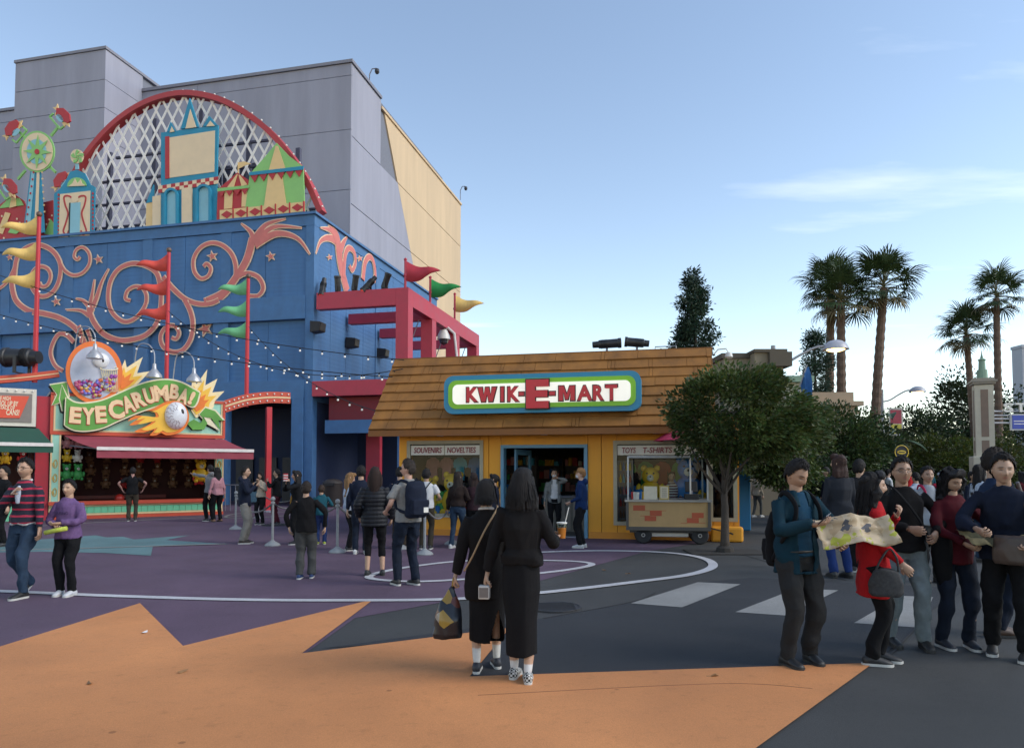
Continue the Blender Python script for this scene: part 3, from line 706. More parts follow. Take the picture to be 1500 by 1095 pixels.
tb(T1, [(356, 662), (356, 648), (496, 634), (496, 646)], .22, M_grn, 'trim', .02)
for k in range(4):
    x = 358 + k * 34; y = 662 - k * 3.6; tb(T1, [(x, y), (x + 32, y - 3), (x + 16, y + 24)], .21, M_redb, 'pennant', .02)
tb(T1, [(446, 582), (446, 535), (450, 535), (450, 582)], .28, M_yel, 'pole', .04); tb(T1, [(450, 562), (450, 534), (475, 530), (505, 540), (478, 548)], .28, M_yel, 'flag', .02)
for k in range(6):
    x0 = 368 + k * 62; y0 = 745 - k * 6.2; w = 58
    tb(T3, [(x0, y0 + 42), (x0, y0), (x0 + w, y0 - 6), (x0 + w, y0 + 36)], .16, M_yel, 'fence_panel', .05)
    tb(T3, [(x0 + 4, y0 + 19), (x0 + w / 2, y0 + 1), (x0 + w - 4, y0 + 15), (x0 + w / 2, y0 + 35)], .10, M_redb, 'diamond', .02)
    tb(T3, [(x0 + w, y0 + 38), (x0 + w, y0 - 8), (x0 + w + 4, y0 - 8.4), (x0 + w + 4, y0 + 37)], .17, M_redb, 'post', .1)
# ride tower with rocket cars
Rd = fthing('ride_cutout', 'spinning ride cut-out with a star wheel and four red rocket cars', 'scenery', B)
VR = .15
def y1p(p): return (p[0] / 4.98, p[1] / 4.98 + 140)
def rb(pts, dv, m, name, th=.06, parent=None): return board(parent or Rd, [y1p(p) for p in pts], VR + dv, th, m, name)
def ell(cx, cy, rx, ry, n=28, a0=0): return [(cx + rx * math.cos(2 * math.pi * k / n + a0), cy + ry * math.sin(2 * math.pi * k / n + a0)) for k in range(n)]
rb([(175, 1010), (232, 530), (300, 530), (330, 1000)], .05, M_tealb, 'tower'); rb([(178, 1010), (234, 540), (256, 540), (215, 1010)], -.02, M_ltb, 'tower_edge', .02); rb([(250, 1010), (272, 520), (290, 520), (276, 1010)], -.02, M_crmb, 'tower_stripe', .02)
for k in range(8): rb(ell(245 - k * 7.3, 560 + k * 51, 6, 9, 8), -.05, M_redb, 'stud', .02)
for k in range(7): rb(ell(308 + k * 3, 560 + k * 48, 5, 7, 8), -.02, M_yel, 'bulb', .03)
for ax, ay, bx, by in ((200, 325, 140, 265), (370, 295, 430, 222), (350, 505, 405, 560), (185, 545, 130, 610)):
    MB().strip(cpx([y1p((ax, ay)), y1p((bx, by))], VR + .05), .13, VR + .02, VR + .1).build('arm', M_grn, Rd)
rb(ell(275, 412, 128, 152), .0, M_grn, 'wheel_rim', .05); rb(ell(272, 410, 113, 138), -.06, M_crmb, 'wheel', .02); rb(ell(268, 410, 72, 92, 16), -.09, M_ltb, 'wheel_centre', .02)
rb([(272 + (112 if i % 2 == 0 else 42) * math.cos(i * math.pi / 8 + .05) * .92, 410 + (112 if i % 2 == 0 else 42) * math.sin(i * math.pi / 8 + .05) * 1.12) for i in range(16)], -.12, M_grn, 'star', .02)
rb(ell(270, 410, 17, 20, 14), -.15, M_redb, 'hub', .02)
for cx, cy, an in ((95, 240, -50), (468, 150, 50), (450, 615, -50), (80, 665, 55)):
    ca, sa = math.cos(R(an)), math.sin(R(an))
    def q(l): return [(cx + x * ca - y * sa, cy + x * sa + y * ca) for x, y in l]
    p = rb(q([(-72, 2), (-40, -36), (20, -42), (66, -14), (62, 14), (20, 30), (-40, 34)]), -.04, M_redb, 'rocket_car', .08)
    rb(q([(-58, 30), (-20, 22), (30, 26), (62, 4), (90, 20), (60, 30), (66, 48), (20, 38), (-40, 46)]), -.02, M_yel, 'car_flame', .05, p)
    rb(q(ell(-8, 34, 34, 20, 14)), -.10, M_ltb, 'car_window', .02, p); rb(q([(-66, -6), (-95, -22), (-84, 4), (-98, 22), (-62, 16)]), -.02, M_yel, 'car_fin', .05, p)
    for a, b in (((-66, 48), (-66, 84)), ((-66, 84), (54, 84)), ((54, 84), (54, 40))):
        MB().strip(cpx([y1p(z) for z in q([a, b])], VR), .09, VR - .02, VR + .05).build('car_frame', M_grn, p)
# funhouse door
Fh = fthing('funhouse_cutout', 'blue arched funhouse door cut-out with red scrollwork', 'scenery', B)
def hb(pts, dv, m, name, th=.06): return board(Fh, [y1p(p) for p in pts], .1 + dv, th, m, name)
hb([(398, 1040), (404, 720), (440, 690), (480, 640), (520, 560), (570, 545), (625, 570), (665, 650), (700, 670), (690, 1025)], 0, M_tealb, 'door_board', .08)
hb([(430, 1035), (440, 720), (660, 695), (655, 1020)], -.09, M_crmb, 'door_face', .02); hb([(508, 1030), (515, 785), (588, 778), (580, 1022)], -.12, M_ltb, 'doorway', .02); hb([(500, 1030), (506, 783), (516, 782), (509, 1030)], -.13, mat('black_plastic', (.01,) * 3), 'doorway_edge', .02)
hb([(490, 665)] + [(562 - 70 * math.cos(math.pi * k / 10), 660 - 62 * math.sin(math.pi * k / 10)) for k in range(11)] + [(632, 655)], -.09, M_grn, 'fanlight', .02); hb([(500, 664), (530, 640), (548, 605), (565, 640), (590, 612), (600, 640), (625, 658)], -.12, M_crmb, 'fan_flower', .02)
for k in range(22):
    a = k / 21 * 2
    x, y = (418, 1010 - 300 * a) if a < 1 else (678, 700 + 300 * (a - 1)); hb(ell(x + (10 if a < 1 else 0), y, 7, 10, 8), -.09, M_redb, 'stud', .02)
for s in (-1, 1):
    pts = [(548 + s * 6, 765), (548 + s * 40, 735), (548 + s * 78, 740), (548 + s * 70, 800), (548 + s * 50, 860), (548 + s * 66, 930), (548 + s * 84, 990), (548 + s * 60, 1015), (548 + s * 44, 985)]
    P = catmull([(*B.pix(*y1p(p), 0), 0) for p in pts], 5); MB().strip([(p.x, p.y) for p in P], .09, -.03, .0).build('scrollwork', M_redb, Fh)
hb(ell(548, 752, 26, 28, 14), -.12, M_crmb, 'rosette', .02)
Lp = fthing('lollipop_cutout', 'green and white swirl lollipop cut-out above the funhouse door', 'scenery', B)
board(Lp, [y1p(p) for p in ell(566, 447, 46, 52, 20)], .3, .06, M_crmb, 'disc'); board(Lp, [y1p(p) for p in [(552, 540), (556, 495), (576, 495), (578, 540)]], .32, .05, M_ltb, 'stick')
for k in range(5):
    a = k * 2 * math.pi / 5; P = [(566 + r_ * math.cos(a + r_ * .025), 447 + r_ * 1.1 * math.sin(a + r_ * .025)) for r_ in (6, 18, 30, 42)]
    MB().strip([B.pix(*y1p(p), .22) for p in P], lambda t: .06 + .14 * t, .2, .235).build('swirl', M_grn, Lp)
# red midway board with small tents at the far left
Md = fthing('midway_cutout', 'red dotted midway board cut-out with small green and straw tents', 'scenery', B)
def mb_(pts, dv, m, name, th=.05): return board(Md, [y1p(p) for p in pts], .55 + dv, th, m, name)
mb_([(-700, 1130), (-700, 900), (-200, 830), (0, 800), (110, 720), (180, 770), (200, 820), (330, 780), (390, 765), (395, 1045)], 0, M_redb, 'board')
mb_([(-10, 825), (70, 745), (145, 750), (175, 800)], -.07, M_grn, 'tent_roof', .02); mb_([(70, 820), (85, 745), (115, 745), (120, 808)], -.1, M_yel, 'tent_stripe', .02)
mb_([(-20, 1000), (40, 850), (78, 860), (20, 1010)], -.07, M_yel, 'tent_wall', .02); mb_([(60, 1000), (100, 930), (165, 975), (120, 1010)], -.07, M_grn, 'tent_roof', .02); mb_([(325, 1010), (370, 900), (392, 930), (388, 1020)], -.07, M_grn, 'tent_roof', .02)
for x, y in ((125, 900), (145, 928), (162, 955), (380, 875), (360, 905), (340, 940), (365, 1030), (30, 1040), (15, 880)): mb_(ell(x, y, 6, 8, 8), -.07, M_crmb, 'dot', .02)
# ================================================================= corner shop
S_ = Frame(gpt(862, 788), -R(12.8))
M_or = mat('shop_orange', (.70, .30, .018), .6, .12, 1.5, .08, 30, streak=True); M_or2 = mat('shop_orange_trim', (.55, .21, .018), .55, .07, 3)
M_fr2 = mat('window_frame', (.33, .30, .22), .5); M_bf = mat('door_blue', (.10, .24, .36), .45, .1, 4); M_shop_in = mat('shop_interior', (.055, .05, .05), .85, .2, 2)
M_wood = mat('shingle_brown', (.235, .098, .018), .8, .30, 2.2, .15, 25, streak=True); M_fascia = mat('fascia_brown', (.20, .075, .015), .7)
Sh = fthing('corner_shop', 'orange corner shop with brown shingle mansard roof and open double doors', 'shop', S_)
def sx(px, v=0): return S_.pix(px, 700, v)[0]
def sz(py, px=800, v=0): return S_.pix(px, py, v)[1]
uL_, uR_ = sx(584), sx(1083)
zE = S_.pix(540, 630, -.75)[1]; zR = S_.pix(580, 527, 1.0)[1]
zW = zE + .25
wl = (sx(601), sx(703), sz(752, 650), sz(650, 650)); wr = (sx(904), sx(1036), sz(764, 950), sz(650, 950)); wx = (sx(1044), sx(1074), sz(758, 1060), sz(652, 1060))
dr = (sx(734), sx(861), .0, sz(651, 800))
D_ = 7.0
def wall(u0, u1, z0, z1, n='wall_panel'): MB().box(u0, u1, 0, .2, z0, z1).build(n, M_or, Sh)
j = .008
jn = [uL_, wl[0], wl[1], sx(716), dr[0], dr[1], sx(881), wr[0], wr[1], wx[0], wx[1], uR_]
for a, b in ((uL_, wl[0]), (wl[1], sx(716)), (sx(716), dr[0]), (dr[1], sx(881)), (sx(881), wr[0]), (wr[1], wx[0]), (wx[1], uR_)): wall(a + j, b - j, 0, zW)
for w in (wl, wr, wx): wall(w[0] + .002, w[1] - .002, 0, w[2] - .002); wall(w[0] + .002, w[1] - .002, w[3] + .002, zW)
wall(dr[0] + .002, dr[1] - .002, dr[3] + .002, zW)
MB().box(uL_, dr[0] - .02, -.05, -.003, .004, .16).build('skirting', M_or2, Sh); MB().box(dr[1] + .02, uR_, -.05, -.003, .004, .16).build('skirting', M_or2, Sh)
MB().box(sx(1040), uR_ + .05, -.32, -.06, .005, .36).build('planter_base', M_or, Sh, bevel=.05)
for w in (wl, wr, wx):
    f = MB()
    t_ = .09
    f.box(w[0] - t_, w[0], -.035, .12, w[2] - t_, w[3] + t_).box(w[1], w[1] + t_, -.035, .12, w[2] - t_, w[3] + t_).box(w[0], w[1], -.035, .12, w[3], w[3] + t_).box(w[0], w[1], -.035, .12, w[2] - t_, w[2])
    o = f.build('window_frame', M_fr2, Sh)
    MB().box(w[0], w[1], .05, .06, w[2], w[3]).build('pane', glassmat(), o)
# interior
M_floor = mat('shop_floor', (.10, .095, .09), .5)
MB().box(uL_ + .2, uR_ - .1, .2, D_, .006, .02).build('shop_floor', M_floor, Sh)
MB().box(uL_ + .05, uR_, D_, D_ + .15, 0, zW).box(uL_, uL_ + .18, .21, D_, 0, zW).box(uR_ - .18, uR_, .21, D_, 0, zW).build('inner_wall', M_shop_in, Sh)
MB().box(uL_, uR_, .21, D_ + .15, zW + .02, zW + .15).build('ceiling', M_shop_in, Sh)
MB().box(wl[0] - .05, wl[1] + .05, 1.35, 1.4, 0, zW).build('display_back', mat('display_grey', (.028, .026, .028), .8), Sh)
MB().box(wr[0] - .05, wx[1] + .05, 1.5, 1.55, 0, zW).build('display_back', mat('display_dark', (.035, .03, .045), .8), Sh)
MB().box(wl[0] - .05, wl[1] + .05, .21, 1.34, wl[2] - .25, wl[2] - .05).build('display_ledge', mat('ledge_blue', (.05, .25, .42), .5), Sh)
MB().box(wr[0] - .05, wx[1] + .05, .21, 1.49, wr[2] - .25, wr[2] - .05).build('display_ledge', mat('ledge_blue', (.05,) * 3), Sh)
# doors standing open outward
dfr = MB().box(dr[0] - .0, dr[0] + .08, -.06, .25, 0, dr[3]).box(dr[1] - .08, dr[1], -.06, .25, 0, dr[3]).box(dr[0] + .08, dr[1] - .08, -.06, .25, dr[3] - .08, dr[3]).build('door_frame', M_bf, Sh)
MB().box(dr[0] + .08, dr[1] - .08, .0, .24, .006, .03).build('threshold', M_cap, Sh)
dw = 1.0
for s, u0, an in ((1, dr[0] + .32, R(78)), (-1, dr[1] - .10, R(-86))):
    d = MB()
    d.box(0, s * .11, -.025, .025, .05, dr[3] - .1).box(s * (dw - .11), s * dw, -.025, .025, .05, dr[3] - .1).box(s * .11, s * (dw - .11), -.025, .025, .05, .3).box(s * .11, s * (dw - .11), -.025, .025, dr[3] - .24, dr[3] - .1)
    o = d.build('door', M_bf, Sh); o.location = (u0, .22, 0); o.rotation_euler = (0, 0, an)
    MB().box(s * .11, s * (dw - .11), -.006, .006, .3, dr[3] - .24).build('pane', glassmat(), o)
    MB().tube([(s * (dw - .06), -.03, .85), (s * (dw - .06), -.09, .88), (s * (dw - .06), -.09, 1.25), (s * (dw - .06), -.03, 1.28)], .014, 6).build('handle', mat('chrome', (.6, .6, .6), .25, 0, metal=1), o)
MB().box(dr[0] - .02, dr[0] + .30, -.05, .0, .01, dr[3] + .0).build('door_side_panel', M_bf, Sh) if False else None
# window signs
M_sgn = mat('sign_white', (.62, .60, .55), .5, .06, 4); M_mar = mat('sign_maroon', (.22, .012, .03), .5, 0)
def fit_text(txt, box, v, parent, m, bold, th, name='lettering', shear=0, spacing=1.0, grow=0.0):
    me = text_mesh(txt, 1, th, m, bold, shear, name, 'LEFT', spacing)
    xs = [q.co.x for q in me.vertices]; ys = [q.co.y for q in me.vertices]
    u0, u1, z0, z1 = box; u0 -= grow; u1 += grow; z0 -= grow; z1 += grow
    kx, ky = (u1 - u0) / (max(xs) - min(xs)), (z1 - z0) / (max(ys) - min(ys))
    return inst(me, name, parent, (u0 - min(xs) * kx, v, z0 - min(ys) * ky), (R(90), 0, 0), (kx, ky, 1))
def strip_sign(u0, u1, z0, z1, words, nm):
    s = MB().box(u0, u1, -.0, .03, z0, z1).build('sign_strip', M_sgn, Sh)
    for txt, a, b in words: fit_text(txt, (a, b, z0 + (z1 - z0) * .2, z1 - (z1 - z0) * .2), -.012, s, M_mar, .012, .01, shear=.12)
    return s
zs0, zs1 = sz(666, 650), sz(652, 650)
strip_sign(wl[0] + .01, wl[1] - .01, zs0, zs1, [('SOUVENIRS', sx(606.5), sx(647)), ('NOVELTIES', sx(655), sx(697))], 'a')
MB().box(sx(651) - .012, sx(651) + .012, -.01, .0, zs0, zs1).build('sign_divider', M_fr2, Sh)
zs0, zs1 = sz(666, 950), sz(652, 950)
strip_sign(wr[0] + .01, wr[1] - .01, zs0, zs1, [('TOYS', sx(911.5), sx(931.5)), ('T-SHIRTS', sx(942), sx(985))], 'b')
# roof -------------------------------------------------------------
eL, rL = S_.pix(540, 630, -.75)[0], S_.pix(580, 527, 1.0)[0]
eR = S_.pix(1046, 600, .2)[0]
e0, e1 = min(eL, rL), eR
Vv, Zz = 1.75, zR - zE
sl_len = math.hypot(Vv, Zz); sd_ = Vector((0, Vv, Zz)) / sl_len; nn = Vector((0, -Zz, Vv)) / sl_len
NC = 8
MB().prism([(-.75, zE), (1.0, zR), (1.0, zE)], e0 + .02, e1 - .02, 'yz').build('roof_core', M_fascia, Sh)
MB().box(e0, e1, -.78, -.74, zE - .16, zE - .01).build('fascia', M_fascia, Sh); MB().box(e0 + .01, e1, -.73, .0, zE - .12, zE - .02).build('soffit', mat('soffit', (.30, .10, .012), .7), Sh)
MB().box(uL_ - .1, e1 - .02, 1.0, D_ + .2, zW + .16, zR - .12).build('flat_roof', mat('roof_felt', (.12, .11, .11), .9), Sh)
MB().box(e0 - .02, e1 + .02, .98, 1.12, zR - .1, zR + .035).build('ridge_cap', M_fascia, Sh)
r2 = random.Random(3)
for i in range(NC):
    a0 = sl_len * i / NC; a1 = sl_len * (i + 1) / NC + .03
    u = e0 + r2.uniform(-.5, 0)
    while u < e1:
        w = r2.choice((.09, .16, .5, .7, .85, 1.0, 1.2)); ua, ub = max(u, e0), min(u + w, e1); u += w
        if ub - ua < .03: continue
        ua += .005; ub -= .005; lift = .055 + r2.uniform(-.008, .008); jag = r2.uniform(-.012, .006)
        def Q(uu, a, h): p = Vector((uu, -.75, zE)) + sd_ * a + nn * h; return p
        vs = [Q(ua, a0 + jag, .002), Q(ub, a0 + jag, .002), Q(ub, a0 + jag, lift), Q(ua, a0 + jag, lift), Q(ua, a1, .002), Q(ub, a1, .002), Q(ub, a1, .015), Q(ua, a1, .015)]
        MB().add(vs, [(0, 1, 2, 3), (3, 2, 6, 7), (0, 3, 7, 4), (1, 5, 6, 2), (4, 7, 6, 5), (0, 4, 5, 1)]).build('shingle', M_wood, Sh)
MB().prism([(-.75, zE), (1.0, zR), (1.0, zE)], e0 - .015, e0 + .012, 'yz').build('gable_end', M_wood, Sh)
for px in (645, 797, 962):                       # soffit down lights
    u = S_.pix(px, 632, -.4)[0]
    MB().lathe([(.07, zE - .125), (.09, zE - .125), (.09, zE - .15), (.06, zE - .15)], (u, -.4, 0), 12).build('downlight_ring', M_sgn, Sh); MB().lathe([(0, zE - .135), (.06, zE - .135)], (u, -.4, 0), 12).build('downlight', mat('downlight_lit', (1, .8, .5), .4, 0, emit=1.6, ecol=(1, .75, .42)), Sh)
# big sign
Sg = fthing('shop_sign', 'rounded shop sign with red lettering on white, green and blue border', 'sign', S_)
VS = -.72
def rrect(u0, u1, z0, z1, r, n=7):
    out = []
    for cx, cz, a0 in ((u1 - r, z1 - r, 0), (u0 + r, z1 - r, 90), (u0 + r, z0 + r, 180), (u1 - r, z0 + r, 270)):
        for k in range(n + 1): a = R(a0 + 90 * k / n); out.append((cx + r * math.cos(a), cz + r * math.sin(a)))
    return out
def gp(x, y): return (x / 4.839 + 640, y / 4.839 + 535)
def gbox(x0, x1, y0, y1, v): a = S_.pix(*gp(x0, y1), v); b = S_.pix(*gp(x1, y0), v); return (a[0], b[0], (a[1]), (b[1]))
zc = S_.pix(*gp(750, 193), VS)[1]; ua, ub = S_.pix(*gp(50, 193), VS)[0], S_.pix(*gp(1447, 193), VS)[0]
hh = (S_.pix(*gp(750, 55), VS)[1] - S_.pix(*gp(750, 332), VS)[1]) / 2
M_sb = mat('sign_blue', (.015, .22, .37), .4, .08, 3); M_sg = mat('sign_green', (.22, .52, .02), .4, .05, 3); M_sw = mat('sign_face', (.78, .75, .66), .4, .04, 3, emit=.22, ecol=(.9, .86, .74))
M_lr = mat('letter_red', (.58, .022, .032), .4, .05, 4); M_lk = mat('letter_black', (.015, .008, .008), .5, 0)
MB().prism(rrect(ua, ub, zc - hh, zc + hh, hh * .5), VS, VS + .35).build('sign_box', M_sb, Sg, True)
MB().prism(rrect(ua + .12, ub - .12, zc - hh + .12, zc + hh - .12, hh * .42), VS - .03, VS + .01).build('green_border', M_sg, Sg)
MB().prism(rrect(ua + .24, ub - .24, zc - hh + .23, zc + hh - .23, hh * .28), VS - .05, VS).build('white_face', M_sw, Sg)
for k in range(5): u = ua + (ub - ua) * (k + .5) / 5; MB().bar((u, VS + .3, zc - hh * .2), (u, VS + 1.3, zc + .1), .06, .06).build('sign_strut', M_cap, Sg)
zl = zc - S_.pix(*gp(750, 193), VS)[1]
def word(t, x0, x1, y0, y1, b=.045, name='lettering'):
    bx = gbox(x0, x1, y0, y1, VS - .06)
    k = fit_text(t, bx, VS - .056, Sg, M_lk, b, .012, 'letter_outline', grow=.025); fit_text(t, bx, VS - .072, Sg, M_lr, b, .03, name)
def word(t, x0, x1, y0, y1, b=.045, name='lettering', _w=word):
    if t not in 'MW': return _w(t, x0, x1, y0, y1, b, name)
    bx = gbox(x0 + 4, x1 - 4, y0, y1, VS - .06); Mp = [(0, 0), (0, 1), (.30, 1), (.5, .42), (.70, 1), (1, 1), (1, 0), (.74, 0), (.74, .62), (.58, .08), (.42, .08), (.26, .62), (.26, 0)]; Wp = [(0, 1), (.20, 0), (.40, 0), (.5, .52), (.60, 0), (.80, 0), (1, 1), (.77, 1), (.69, .42), (.59, 1), (.41, 1), (.31, .42), (.23, 1)]
    pp = Mp if t == 'M' else Wp
    for g_, v0, v1, m, nm in ((.024, VS - .064, VS - .05, M_lk, 'letter_outline'), (0, VS - .088, VS - .065, M_lr, name)):
        u0, u1, z0, z1 = bx; P = [(u0 + x * (u1 - u0), z0 + y * (z1 - z0)) for x, y in pp]
        if g_:
            sg = 1 if sum(P[i - 1][0] * P[i][1] - P[i][0] * P[i - 1][1] for i in range(len(P))) > 0 else -1; Q = []
            for i in range(len(P)):
                a, c, b_ = Vector(P[i - 1]), Vector(P[i]), Vector(P[(i + 1) % len(P)]); d1, d2 = (c - a).normalized(), (b_ - c).normalized(); n1, n2 = Vector((d1.y, -d1.x)) * sg, Vector((d2.y, -d2.x)) * sg; mm = (n1 + n2); mm = mm / max(.35, mm.length_squared / 2); Q.append(c + mm * g_)
            P = [(q.x, q.y) for q in Q]
        MB().prism(P, v0, v1).build(nm, m, Sg)
for ch, x0, x1, y0, y1 in (('K', 205, 298, 152, 263), ('W', 282, 432, 150, 262), ('I', 447, 480, 149, 260), ('K', 497, 590, 147, 259), ('M', 855, 987, 140, 254), ('A', 990, 1104, 138, 252), ('R', 1102, 1188, 136, 251), ('T', 1190, 1284, 132, 250)): word(ch, x0 + 6, x1 - 6, y0 + 4, y1 - 4, .012 if ch in 'MW' else .045)
for x0, x1, y0, y1 in ((582, 618, 188, 215), (798, 838, 184, 212)):
    bx = gbox(x0, x1, y0, y1, VS - .06); MB().box(bx[0] - .02, bx[1] + .02, VS - .062, VS - .05, bx[2] - .02, bx[3] + .02).build('letter_outline', M_lk, Sg); MB().box(bx[0], bx[1], VS - .085, VS - .063, bx[2], bx[3]).build('lettering', M_lr, Sg)
bx = gbox(632, 790, 97, 304, VS - .1)                   # the tall letter is a slab letter: built from bars
def E_(g, v0, v1, m, name):
    u0, u1, z0, z1 = bx[0] - g, bx[1] + g, bx[2] - g, bx[3] + g; H = z1 - z0
    P = [(u0, z0), (u1, z0), (u1, z0 + H * .25 + g * .4), (u0 + (u1 - u0) * .40 + g, z0 + H * .25 + g * .4), (u0 + (u1 - u0) * .40 + g, z0 + H * .385 - g * .2), (u1 - .03, z0 + H * .385 - g * .2), (u1 - .03, z0 + H * .62 + g * .2), (u0 + (u1 - u0) * .40 + g, z0 + H * .62 + g * .2), (u0 + (u1 - u0) * .40 + g, z1 - H * .25 - g * .4), (u1, z1 - H * .25 - g * .4), (u1, z1), (u0, z1)]
    MB().prism(P, v0, v1).build(name, m, Sg)
E_(.028, VS - .075, VS - .05, M_lk, 'letter_outline'); E_(0, VS - .11, VS - .076, M_lr, 'lettering')
# things on the roof
for i, (px0, px1, py) in enumerate(((868, 910, 501), (915, 951, 499))):
    a = S_.pix(px0, py, 1.9); b = S_.pix(px1, py, 1.9)
    t = thing('roof_spotlight', ['long black spotlight lying on the shop roof', 'black spotlight with a lit amber lens on the shop roof'][i], 'spotlight', S_.world((a[0] + b[0]) / 2, 1.9, zR - .02 - .1), S_.a)
    bd = spot_mesh(t, b[0] - a[0], .125, R(2 if i == 0 else 6), R(0 if i == 0 else 186), M_amber if i == 1 else None)
    MB().box(-.05, .05, -.05, .05, -.1, .06).box(-.03, .03, -.03, .03, .06, .40).build('stand', M_cap, t)
    bd.location.z = .50
t = thing('roof_hatch_rail', 'thin grey pipe guard rail on the shop roof behind the spotlights', 'rail', S_.world(S_.pix(975, 505, 2.2)[0], 2.2, zR - .12), S_.a)
for x0, x1, z1 in ((-.28, .28, .42),): MB().tube([(x0, 0, 0), (x0, 0, z1), (x1, 0, z1), (x1, 0, 0)], .018, 6).tube([(x0, 0, z1 * .75), (x1, 0, z1 * .75)], .012, 6).tube([(x0 - 2.4, 0, .06), (x0 - 2.3, 0, .1), (x0, 0, .12)], .012, 6).build('pipe', mat('galvanised', (.35, .35, .36), .45, .1, 8, metal=.6), t)
t = thing('camera_arm', 'white dome camera on a curved arm at the end of the shop roof', 'camera', S_.world(S_.pix(1046, 520, 1.0)[0], 1.0, zR - .15), S_.a)
MB().tube([(0, 0, 0), (.1, 0, .12), (.3, 0, .13), (.36, 0, .0)], .02, 6).build('arm', mat('white_plastic', (.6,) * 3), t); MB().lathe([(0, .06), (.07, .05), (.1, -.06), (.07, -.1), (0, -.12)], (.36, 0, -.02), 12).build('dome', mat('white_plastic', (.6,) * 3), t, True)

# shop stock -------------------------------------------------------
TOYC = [mat('toy_%s' % n, c, .6, .1, 8) for n, c in (('yellow', (.70, .42, .02)), ('blue', (.02, .15, .42)), ('red', (.45, .02, .02)), ('green', (.05, .3, .07)), ('pink', (.5, .2, .2)), ('white', (.6, .58, .52)), ('aqua', (.05, .35, .5)), ('brown', (.2, .1, .05)))]
def bear_meshes(m, m2):
    b = MB().ball((0, 0, .17), .15, 12, sc=(1, .85, 1.1)).ball((-.11, -.04, .03), .065, 8, sc=(.8, 1.4, .8)).ball((.11, -.04, .03), .065, 8, sc=(.8, 1.4, .8)).ball((-.16, -.03, .2), .055, 8, sc=(.8, .8, 1.7)).ball((.16, -.03, .2), .055, 8, sc=(.8, .8, 1.7)).mesh('body', m, 'all')
    h = MB().ball((0, -.01, .40), .12, 12).ball((-.09, .01, .50), .045, 8, sc=(1, .5, 1)).ball((.09, .01, .50), .045, 8, sc=(1, .5, 1)).mesh('head', m, 'all')
    s = MB().ball((0, -.11, .37), .05, 8).mesh('muzzle', m2, 'all')
    e = MB().ball((-.045, -.115, .43), .014, 6).ball((.045, -.115, .43), .014, 6).ball((0, -.16, .385), .014, 6).mesh('eyes', mat('black_plastic', (.01,) * 3), 'all')
    return b, h, s, e
BEARS = [bear_meshes(TOYC[i], TOYC[5]) for i in range(8)]
def bear(k, w, rz, s, label, group):
    t = thing('plush_toy', label, 'plush toy', w, rz, group); t.scale = (s, s, s)
    for me, n in zip(BEARS[k], ('body', 'head', 'muzzle', 'eyes')): inst(me, n, t)
    return t
zl_ = wl[2] - .05
for px, k, s, l in ((613, 6, 1.1, 'aqua plush toy sitting in the souvenir window'), (629, 0, 1.9, 'big yellow plush toy in the souvenir window behind the queue'), (647, 3, 1.2, 'green plush toy sitting in the souvenir window'), (664, 0, 2.1, 'largest yellow plush toy in the souvenir window'), (690, 2, 1.2, 'red plush toy sitting in the souvenir window')):
    bear(k, S_.world(sx(px, .42), .42, zl_), S_.a, s, l, 'plush toys in the souvenir window')
zl_ = wr[2] - .05
for px, k, s, l in ((938, 1, 1.5, 'blue plush toy in the toy window beside the hanging bottles'), (953, 0, 1.8, 'yellow plush toy in the toy window behind the cart'), (1008, 1, 2.2, 'large blue plush toy in the toy window behind the cart'), (1024, 0, 1.5, 'small yellow plush toy in the toy window near the cart post')):
    bear(k, S_.world(sx(px, .5), .5, zl_ + (.45 if s > 1.6 else .1)), S_.a, s, l, 'plush toys in the toy window')
for px, k, s, l in ((1060, 7, 1.6, 'brown plush toy in the narrow end window'),): bear(k, S_.world(sx(px, .8), .8, zl_), S_.a, s, l, 'plush toys in the toy window')
# hanging bottles and goods at the left of the toy window; shelf goods
r3 = random.Random(11)
rk = thing('display_rack', 'tall rack of small coloured goods in the toy window', 'rack', S_.world(sx(916, .5), .5, wr[2] - .05), S_.a)
MB().box(-.2, .2, .1, .13, 0, 1.55).box(-.2, -.17, -.1, .1, 0, 1.55).box(.17, .2, -.1, .1, 0, 1.55).build('rack_frame', M_cap, rk)
for i in range(5):
    MB().box(-.17, .17, -.1, .1, .08 + i * .3, .1 + i * .3).build('shelf', M_cap, rk)
    for k_ in range(4):
        x = -.12 + k_ * .08; c = r3.choice(TOYC); MB().lathe([(.03, 0), (.03, .12), (.012, .16), (.012, .2), (0, .2)], (x, -.02, .1 + i * .3), 8).build('bottle', c, rk)
for wi, (w_, nm) in enumerate(((wl, 'souvenir window'), (wr, 'toy window'))):
    gb = thing('gift_stack', 'row of small coloured gift boxes along the ledge of the %s' % nm, 'gift boxes', S_.world(w_[0], .28, w_[2] - .048), S_.a)
    x = .06
    while x < w_[1] - w_[0] - .2:
        ww = r3.uniform(.08, .18); hh_ = r3.uniform(.08, .24); MB().box(x, x + ww, -.05, .05, 0, hh_).build('gift_box', r3.choice(TOYC), gb, bevel=.006); x += ww + r3.uniform(.02, .1)
    hg = thing('hanging_shirts', 'row of coloured shirts hanging at the back of the %s' % nm, 'shirts', S_.world(w_[0], 1.25, w_[2]), S_.a)
    MB().cyl((.05, 0, 1.5), (w_[1] - w_[0] - .05, 0, 1.5), .012, 6).build('rail', M_cap, hg); x = .2
    while x < w_[1] - w_[0] - .25:
        MB().prism([(x - .17, 1.40), (x - .06, 1.48), (x + .06, 1.48), (x + .17, 1.40), (x + .22, 1.22), (x + .14, 1.18), (x + .12, 1.28), (x + .12, .85), (x - .12, .85), (x - .12, 1.28), (x - .14, 1.18), (x - .22, 1.22)], -.03, .03).build('shirt', r3.choice(TOYC), hg); x += r3.uniform(.36, .46)
